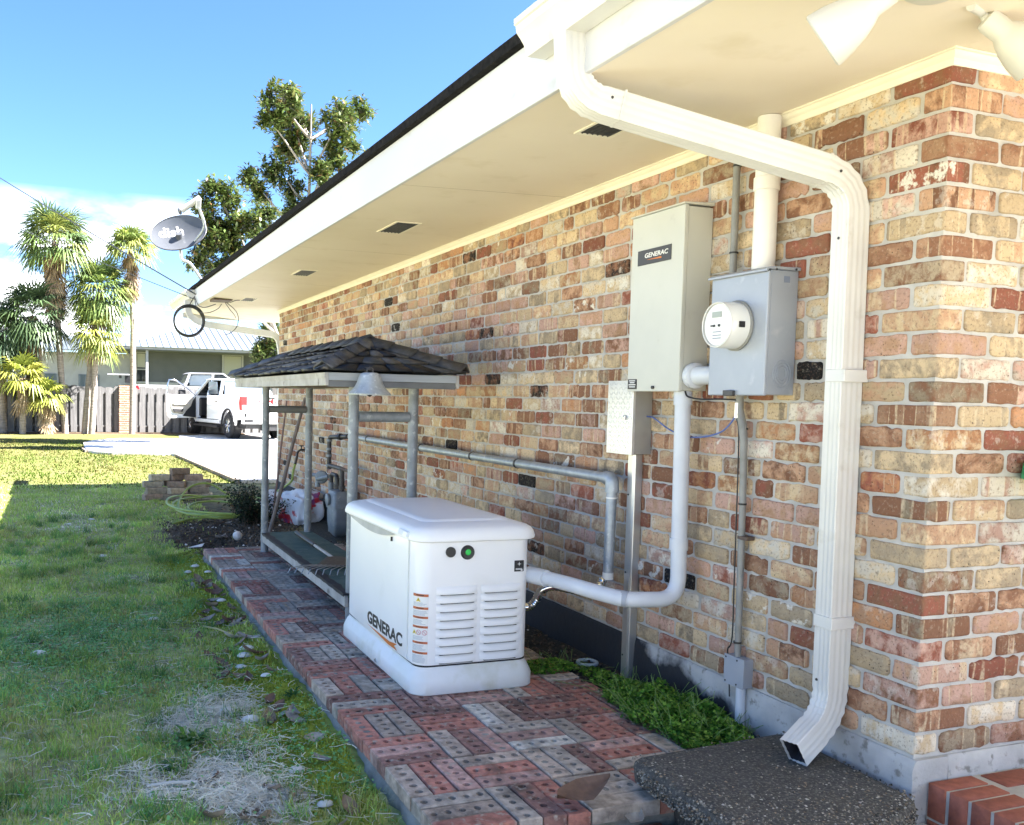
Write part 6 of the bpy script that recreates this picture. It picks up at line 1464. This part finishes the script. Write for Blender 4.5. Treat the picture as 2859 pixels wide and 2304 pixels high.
# ================================================================ PICKUPS
def truck(name, label, origin, head, body_mat, door_open, lettering=True):
    """local: x right, y forward from the rear axle, z up; origin = ground under rear axle centre"""
    t = thing(name, origin, label, 'pickup truck'); d = Vector((head[0], head[1], 0)).normalized(); rgt = Vector((d.y, -d.x, 0)); o = Vector(origin)
    T = lambda x, y, z: o+rgt*x+d*y+Vector((0,0,z))
    W = 1.0
    def side_prism(poly, x0, x1): return MB().loft([[T(x0, y, z) for y, z in poly], [T(x1, y, z) for y, z in poly]])
    def lbox(x0, x1, y0, y1, z0, z1): return MB().loft([[T(x0,y0,z0),T(x1,y0,z0),T(x1,y1,z0),T(x0,y1,z0)], [T(x0,y0,z1),T(x1,y0,z1),T(x1,y1,z1),T(x0,y1,z1)]])
    arch = lambda yc, r_=.52: [(yc+r_*math.cos(a), .44+r_*math.sin(a)) for a in [math.pi*k/14 for k in range(15)]]
    bm_ = body_mat
    for s in (-1, 1):
        bed = [(-1.16,.72),(-1.14,1.40),(-1.08,1.45),(.76,1.45),(.76,.58),(.55,.56)]+arch(0)+[(-.56,.62),(-1.10,.66)]
        side_prism(bed, s*W, s*(W-.13)).build('bed_side', bm_, t, bevel=.015, seg=2)
        side_prism([(y, z) for y, z in arch(0, .56)]+[(y, z) for y, z in reversed(arch(0, .50))], s*(W+.018), s*(W-.03)).build('wheel_arch_trim', M['trim_black'], t)
        fen = [(3.06,.60),(3.06,1.38),(3.3,1.40),(4.45,1.28),(4.66,1.12),(4.70,.72),(4.62,.60),(4.34,.58)]+arch(3.75)[0:15]+[(3.18,.56)]
        side_prism(fen, s*W, s*(W-.2)).build('fender', bm_, t, bevel=.02, seg=2)
        side_prism([(y, z) for y, z in arch(3.75, .56)]+[(y, z) for y, z in reversed(arch(3.75, .50))], s*(W+.018), s*(W-.03)).build('wheel_arch_trim', M['trim_black'], t)
        lbox(s*W*.9, s*W, .78, 3.06, .46, .585).build('sill', bm_, t, bevel=.015); lbox(s*.97, s*1.08, .75, 3.05, .33, .40).build('running_board', M['trim_black'], t, bevel=.01)
        rd = side_prism([(.785,.60),(.785,1.42),(1.90,1.42),(1.92,.60)], s*W, s*(W-.1)).build('rear_door', bm_, t, bevel=.012, seg=2)
        lbox(s*(W+.0), s*(W+.035), .92, 1.12, 1.20, 1.235).build('handle', M['trim_black'], rd)
        if not (door_open and s < 0):
            fd = side_prism([(1.935,.60),(1.935,1.42),(3.05,1.42),(3.05,.60)], s*W, s*(W-.1)).build('front_door', bm_, t, bevel=.012, seg=2)
            side_prism([(2.00,1.43),(2.06,1.90),(2.42,1.90),(3.10,1.43)], s*(W-.035), s*(W-.055)).loft([[T(s*(W-.05),2.0,1.43)]*4, [T(s*(W-.05),2.0,1.44)]*4]).build('window', M['glass_dark'], fd)
            MB().obox(T(s*1.16,2.9,1.48), (.22,.12,.24), (0,0,math.atan2(d.y,d.x)-math.pi/2)).build('mirror', bm_, fd, bevel=.03, seg=2)
        side_prism([(.98,1.46),(1.10,1.88),(1.86,1.90),(1.90,1.46)], s*(W-.045), s*(W-.060)).build('window', M['glass_blue'], rd)
        # pillars
        for pa, pb in (((.80,1.42),(1.02,1.94)), ((1.91,1.42),(1.98,1.95)), ((3.22,1.40),(2.44,1.95))):
            MB().loft([[T(s*(W-.02),pa[0]-.05,pa[1]),T(s*(W-.02),pa[0]+.07,pa[1]),T(s*(W-.10),pa[0]+.07,pa[1]),T(s*(W-.10),pa[0]-.05,pa[1])], [T(s*(W-.20),pb[0]-.05,pb[1]),T(s*(W-.20),pb[0]+.05,pb[1]),T(s*(W-.28),pb[0]+.05,pb[1]),T(s*(W-.28),pb[0]-.05,pb[1])]]).build('pillar', bm_, t)
        # lamps
        tl = side_prism([(-1.185,.96),(-1.19,1.40),(-1.06,1.40),(-.98,1.20),(-1.04,.96)], s*(W+.008), s*(W-.20)).build('tail_light', M['red_lamp'], t, bevel=.008)
        MB().loft([[T(s*(W-.03),-1.196,.985),T(s*(W-.17),-1.196,.985),T(s*(W-.17),-1.196,1.12),T(s*(W-.03),-1.196,1.12)], [T(s*(W-.03),-1.188,.985),T(s*(W-.17),-1.188,.985),T(s*(W-.17),-1.188,1.12),T(s*(W-.03),-1.188,1.12)]]).build('reverse_lamp', M['label_white'], tl)
        # wheels
        for yc in (0, 3.75):
            ax_ = rgt*s; c0 = T(s*(W-.27), yc, .415)
            tyre = MB().lathe([(.25,0),(.38,.0),(.412,.03),(.415,.07),(.415,.20),(.412,.235),(.385,.265),(.26,.262),(.25,.24)], c0, ax_, 36).build('tyre', M['rubber'], t, smooth=40)
            MB().lathe([(.262,.20),(.262,.255),(.235,.262),(.22,.235),(.20,.215),(.02,.215)], c0, ax_, 30).build('rim', M['trim_black'], tyre, smooth=30)
            xx, yy, zz_ = frame(ax_); c1 = c0+ax_*.240
            for k in range(6):
                a = k*math.pi/3
                for q_ in (-.17, .17):
                    p0 = c1+(xx*math.cos(a)+yy*math.sin(a))*.05; p1 = c1+(xx*math.cos(a+q_)+yy*math.sin(a+q_))*.232; MB().tube([p0, p1], [.026,.020], 6).build('spoke', M['wheel_alloy'], tyre)
            MB().lathe([(.06,.0),(.055,.025),(.01,.03)], c1-ax_*.005, ax_, 16).build('hub_cap', M['wheel_alloy'], tyre)
            MB().lathe([(.49,-.16),(.49,.05),(.45,.05),(.45,-.16)], T(s*(W-.16), yc, .44), ax_, 24, cap=False).build('wheel_well', M['trim_black'], t)
    lbox(-.86, .86, -1.05, .74, .78, .84).build('bed_floor', M['trim_black'], t)
    tg = lbox(-.795, .795, -1.175, -1.10, .74, 1.45).build('tailgate', bm_, t, bevel=.02, seg=2)
    if lettering: textmesh('lettering', 'GMC', .24, M['red_lamp'], tg, T(0, -1.178, 1.17), tuple(rgt), (0,0,1), 1.5, .004, .003, 'CENTER'); textmesh('lettering', 'SIERRA', .075, M['label_grey'], tg, T(0, -1.178, .86), tuple(rgt), (0,0,1), 1.5, 0, .002, 'CENTER')
    lbox(-.18, .18, -1.20, -1.176, 1.34, 1.39).build('tailgate_handle', M['trim_black'], tg)
    bp = lbox(-1.0, 1.0, -1.27, -1.16, .52, .73).build('rear_bumper', bm_, t, bevel=.03, seg=2)
    for s in (-1, 1): lbox(s*.62, s*.93, -1.285, -1.268, .56, .68).build('bumper_step', M['trim_black'], bp, bevel=.008)
    lbox(-.8, .8, -1.1, 4.4, .36, .56).build('chassis', M['trim_black'], t); lbox(-.25, .25, -1.2, -1.0, .30, .50).build('hitch', M['trim_black'], t)
    lbox(-.88, .88, .80, 3.2, .50, .60).build('cab_floor', M['trim_black'], t); lbox(-.88, .88, .72, .80, .58, 1.43).build('cab_back', bm_, t, bevel=.01)
    for x in (-.42, .42): lbox(x-.25, x+.25, 2.0, 2.5, .62, 1.0).build('seat', M['trim_black'], t, bevel=.04); lbox(x-.25, x+.25, 1.92, 2.06, .9, 1.6).build('seat_back', M['trim_black'], t, bevel=.04)
    lbox(-.86, .86, 2.95, 3.2, .65, 1.32).build('dashboard', M['trim_black'], t, bevel=.04)
    MB().loft([[T(-.80,.96,1.93),T(.80,.96,1.93),T(.80,2.52,1.95),T(-.80,2.52,1.95)], [T(-.80,.96,1.955),T(.80,.96,1.955),T(.80,2.50,1.975),T(-.80,2.50,1.975)], [T(-.66,1.06,2.0),T(.66,1.06,2.0),T(.66,2.38,2.01),T(-.66,2.38,2.01)]]).build('roof', bm_, t, smooth=50)
    MB().add([T(-.80,.79,1.44),T(.80,.79,1.44),T(.70,1.0,1.93),T(-.70,1.0,1.93),T(-.80,.775,1.44),T(.80,.775,1.44),T(.70,.985,1.93),T(-.70,.985,1.93)], [(0,1,2,3),(7,6,5,4),(4,5,1,0),(5,6,2,1),(6,7,3,2),(7,4,0,3)]).build('rear_window', M['glass_blue'], t)
    MB().add([T(-.86,3.24,1.40),T(.86,3.24,1.40),T(.72,2.50,1.95),T(-.72,2.50,1.95),T(-.86,3.26,1.41),T(.86,3.26,1.41),T(.72,2.52,1.96),T(-.72,2.52,1.96)], [(0,1,2,3),(7,6,5,4),(4,5,1,0),(5,6,2,1),(6,7,3,2),(7,4,0,3)]).build('windshield', M['glass_dark'], t)
    MB().loft([[T(-.86,3.15,1.22),T(.86,3.15,1.22),T(.84,4.6,1.10),T(-.84,4.6,1.10)], [T(-.86,3.15,1.40),T(.86,3.15,1.40),T(.82,4.55,1.27),T(-.82,4.55,1.27)]]).build('hood', bm_, t, bevel=.03, seg=2)
    lbox(-.98, .98, 4.62, 4.80, .50, 1.12).build('grille', M['trim_black'], t, bevel=.04)
    if door_open:
        hx, hy = -W, 3.03; a = R(82)
        # door local: e along door from the hinge outwards, n thickness
        e = (rgt*-math.sin(a)+d*-math.cos(a)); nrm = Vector((0,0,1)).cross(e).normalized(); nrm = nrm if nrm.dot(-d) > 0 else -nrm
        h0 = T(hx-.01, hy, 0); Dp = lambda u, z, n_=0: h0+e*u+Vector((0,0,z))+nrm*n_
        lower = [(0,.60),(0,1.40),(1.10,1.42),(1.12,1.1),(1.08,.66),(1.0,.58)]
        dr_ = MB().loft([[Dp(u, z, -.06) for u, z in lower], [Dp(u, z, .0) for u, z in lower]]).build('open_front_door', bm_, t, bevel=.012, seg=2)
        fr = MB().tube([Dp(.02,1.40,-.03), Dp(.35,1.66,-.03), Dp(.70,1.88,-.02), Dp(.82,1.93,-.02), Dp(1.02,1.93,-.02), Dp(1.06,1.80,-.02), Dp(1.10,1.42,-.03)], .032, 8); fr.build('window_frame', M['chrome'], dr_, smooth=60)
        MB().loft([[Dp(u, z, .003) for u, z in ((.50,.72),(.18,1.0),(.06,1.34),(.98,1.36),(1.0,.95),(.9,.76))], [Dp(u, z, .045) for u, z in ((.50,.75),(.2,1.02),(.1,1.30),(.95,1.33),(.97,.97),(.88,.79))]]).build('door_trim', M['beige_int'], dr_, bevel=.01)
        MB().loft([[Dp(u, z, .046) for u, z in ((.25,1.05),(.25,1.13),(.92,1.13),(.92,1.05))], [Dp(u, z, .10) for u, z in ((.27,1.06),(.27,1.12),(.9,1.12),(.9,1.06))]]).build('armrest', M['beige_int'], dr_, bevel=.01)
        MB().loft([[Dp(u, z, .046) for u, z in ((.55,.80),(.5,.9),(.9,.92),(.86,.80))], [Dp(u, z, .08) for u, z in ((.55,.80),(.5,.9),(.9,.92),(.86,.80))]]).build('door_pocket', M['trim_black'], dr_)
        MB().loft([[Dp(u, z, .002) for u, z in ((.0,.60),(.0,1.36),(.18,1.1),(.5,.66))], [Dp(u, z, .03) for u, z in ((.0,.60),(.0,1.36),(.18,1.1),(.5,.66))]]).build('door_shadow_panel', M['trim_black'], dr_)
        MB().obox(Dp(.45,1.46,-.16), (.24,.14,.26), (0,0,math.atan2(e.y,e.x))).build('mirror', M['trim_black'], dr_, bevel=.03, seg=2)
    return t
hd_ = Vector((-.22,.975,0)).normalized(); rt_ = Vector((hd_.y,-hd_.x,0))
o_ = Vector((2.22,28.5,-.055))+rt_*.92
truck('pickup_truck', 'white pickup truck on the driveway with its driver door wide open', tuple(o_), hd_, M['truck'], True)
M['silver'] = pmat('silver_paint', (.28,.28,.28), None, rough=.25, metal=.2)
truck('pickup_truck', 'silver pickup with dark windows parked behind the fence by the porch', (.85,37.6,.28), (1,.03,0), M['silver'], False, False)

# ================================================================ LITTER: LEAVES, SHELLS, SMALL PIECES
def dead_leaf_mesh(L, w, curl, seed):
    V = []; F = []; n_ = 7
    for k in range(n_+1):
        t = k/n_; x = (t-.5)*L; hw = w*(math.sin(math.pi*t**.8)**.9+.02); z = curl*(4*(t-.5)**2)*L*.25
        for q_ in (-1, -.5, 0, .5, 1): V.append((x, q_*hw+.08*w*math.sin(t*9+seed), z+curl*abs(q_)**1.5*w*.8+.06*w*mnoise.noise(Vector((t*6, q_*3, seed)))))
    for k in range(n_):
        for q_ in range(4): a = 5*k+q_; F.append((a, a+1, a+6, a+5))
    mb = MB().add(V, F); return mb
M['leaf_brown'] = [pmat('dead_leaf_%s' % n_, c_, tuple(q_*.65 for q_ in c_), 30, .65, bmp=.3, bscale=60) for n_, c_ in (('tan',(.30,.22,.15)), ('brown',(.19,.11,.075)), ('grey',(.36,.32,.28)), ('pale',(.48,.45,.40)))]
def place_leaf(x, y, z, L, ci, label, group, rx_=None, w=None, cat='leaf'):
    mb = dead_leaf_mesh(L, w or L*.24, rnd.uniform(.15, .8), rnd.uniform(0, 9)); o = mb.build('dead_leaf', M['leaf_brown'][ci], smooth=60, label=label, cat=cat, group=group)
    o.location = (x, y, z+.012); o.rotation_euler = (rnd.gauss(0,.25) if rx_ is None else rx_, rnd.gauss(0,.25), rnd.uniform(0, 6.28)); return o
cols_n = ['tan', 'brown', 'greyish', 'pale']
def litter(n, fx, fy, zf, where, L0=.06, L1=.13, wts=(4,4,3,1)):
    for k in range(n):
        x, y = fx(), fy(); ci = rnd.choices([0,1,2,3], wts)[0]
        place_leaf(x, y, zf(x, y), rnd.uniform(L0, L1), ci, 'curled %s dead leaf lying %s' % (cols_n[ci], where), 'dead leaves lying '+where)
litter(30, lambda: rnd.gauss(-1.76,.05), lambda: rnd.uniform(3.6,5.2), gz, 'in the drift beside the patio edge', .08, .15, (3,5,3,1))
litter(22, lambda: rnd.uniform(-2.0,-1.68), lambda: rnd.uniform(1.8,3.5), gz, 'on the moss along the patio', .08, .15)
litter(13, lambda: rnd.uniform(-2.3,-1.7), lambda: rnd.uniform(.6,1.8), gz, 'on the dry grass in the foreground', .07, .13)
litter(5, lambda: rnd.uniform(-3.2,-2.5), lambda: rnd.uniform(.8,4.5), gz, 'out on the open lawn', .05, .09)
litter(9, lambda: rnd.uniform(-1.45,-.5), lambda: rnd.uniform(7.2,8.6), lambda x, y: gz(x, y)+.02, 'around the hole behind the patio', .08, .14, (3,4,2,1))
o = place_leaf(-1.03, .44, .035, .25, 1, 'big brown dead leaf lying on the front edge of the patio', None, .12, .06); o.rotation_euler = (.12, -.1, .25)
o = place_leaf(-.86, .375, -.06, .10, 3, 'small yellowish leaf just below the front edge of the patio', None, .1, .03)
o = place_leaf(-1.20, 2.25, .006, .05, 3, 'small pale leaf scrap lying against the generator base', None, .1, .016)
M['shell'] = pmat('white_shell', (.74,.72,.68), (.6,.57,.52), 20, .6, bmp=.2)
shells = [(-1.78,2.95),(-1.83,2.78),(-1.74,2.52),(-2.02,2.05),(-1.93,1.92),(-1.86,1.28),(-1.83,.95),(-1.95,1.05),(-2.9,3.35),(-1.80,5.55),(-1.72,5.7),(-1.66,5.35),(-2.2,4.05),(-1.7,4.35),(-2.45,6.6),(-1.75,3.05),(-2.75,8.9),(-2.5,9.2)]
for k, (x, y) in enumerate(shells):
    s_ = rnd.uniform(.022, .038); mb = MB()
    mb.loft([[(x+s_*1.25*rr*math.cos(a), y+s_*.8*rr*math.sin(a), gz(x, y)+.008+zz_*s_) for a in [q_*math.pi/6 for q_ in range(12)]] for rr, zz_ in ((1,.0),(.95,.22),(.72,.46),(.35,.6),(.03,.64))])
    mb.build('white_shell', M['shell'], org=(x, y, gz(x, y)), smooth=60, label='white shell fragment on the ground beside the brick patio' if x > -2.1 else 'white shell fragment out on the lawn', cat='shell', group='white shells beside the patio' if x > -2.1 else 'white shells on the lawn')
MB().tube([(-2.45,1.28,gz(-2.45,1.28)+.03),(-2.36,1.275,gz(-2.36,1.275)+.034),(-2.26,1.26,gz(-2.26,1.26)+.03)], .0075, 7).build('pale_stick', pmat('pale_stick', (.55,.52,.45), None, rough=.7), org=(-2.36,1.27,-.1), smooth=60, label='short pale stick lying on the foreground grass', cat='stick')
MB().tube([(-1.92,3.72,gz(-1.92,3.72)+.02),(-1.85,3.5,gz(-1.85,3.5)+.04),(-1.78,3.35,gz(-1.78,3.35)+.02)], .006, 6).build('straw_stem', pmat('straw_stem', (.42,.36,.16), None, rough=.7), org=(-1.85,3.5,-.1), label='bent yellow stem beside the leaf drift', cat='stick')
bm = bmesh.new(); bmesh.ops.create_icosphere(bm, subdivisions=3, radius=.05)
for v in bm.verts: v.co *= 1+.12*mnoise.noise(v.co*14)+.05*mnoise.noise(v.co*40)
me = bpy.data.meshes.new('white_chunk'); bm.to_mesh(me); bm.free(); me.shade_smooth(); me.materials.append(M['shell'])
o = bpy.data.objects.new('white_chunk', me); C.objects.link(o); o.location = (-1.08, 7.35, -.07); props(o, 'round white chunk lying beside the hole behind the patio', 'stone')
MB().prism([(-1.64,6.93,gz(-1.6,6.95)+.02),(-1.50,6.95,gz(-1.5,6.95)+.03),(-1.46,7.06,gz(-1.5,7)+.05),(-1.56,7.0,gz(-1.5,7)+.03)], (0,0,.004)).build('paper_scrap', M['label_white'], org=(-1.56,6.97,-.1), label='white paper scrap on the soil behind the patio', cat='paper')
def plantclump(x, y, n_, h, label, c_):
    t = thing('weed_tuft', (x, y, gz(x, y)), label, 'weeds'); V = []; CC = []
    for k in range(n_):
        a = rnd.uniform(0, 6.28); L = h*rnd.uniform(.6, 1.2); b0 = Vector((x+rnd.gauss(0,.012), y+rnd.gauss(0,.012), gz(x, y))); d = Vector((math.cos(a), math.sin(a), rnd.uniform(.35,1.1))).normalized(); s_ = Vector((-math.sin(a), math.cos(a), 0))*h*.09; g = rnd.uniform(.75,1.25); cc = tuple(q_*g for q_ in c_)
        m_ = b0+d*L*.6; t_ = b0+d*L+Vector((0,0,-.25*L)); V += [b0-s_*.3, b0+s_*.3, m_+s_, m_-s_, m_-s_, m_+s_, t_+s_*.15, t_-s_*.15]; CC += [cc, cc]
    npmesh('leaves', np.array([tuple(v) for v in V]), np.arange(len(V)).reshape(-1, 4), M['leaf'], t, cols=np.array(CC))
plantclump(-2.22, 1.72, 46, .12, 'bright green weed tuft in the foreground grass, the larger one', (.09,.20,.035))
plantclump(-2.33, 1.48, 26, .09, 'broad-leaved green weed just in front of the larger tuft', (.08,.19,.05))
plantclump(-1.68, 2.15, 20, .07, 'small green weed sprouting against the patio side', (.06,.14,.03))
gi = thing('green_plastic_pot', (.50, -.10, 1.16), 'rounded green plastic thing just showing at the right edge by the front wall', 'plastic item')
MB().lathe([(.12,0),(.137,.012),(.132,.06),(.125,.075),(.06,.082)], (.50,-.12,1.172), (0,0,1), 32).build('body', pmat('green_plastic', (.04,.45,.19), None, rough=.35), gi, smooth=40)
MB().cyl((.50,-.12,1.20), (.50,.0,1.20), .02, n=10).build('bracket', M['dark_metal'], gi)
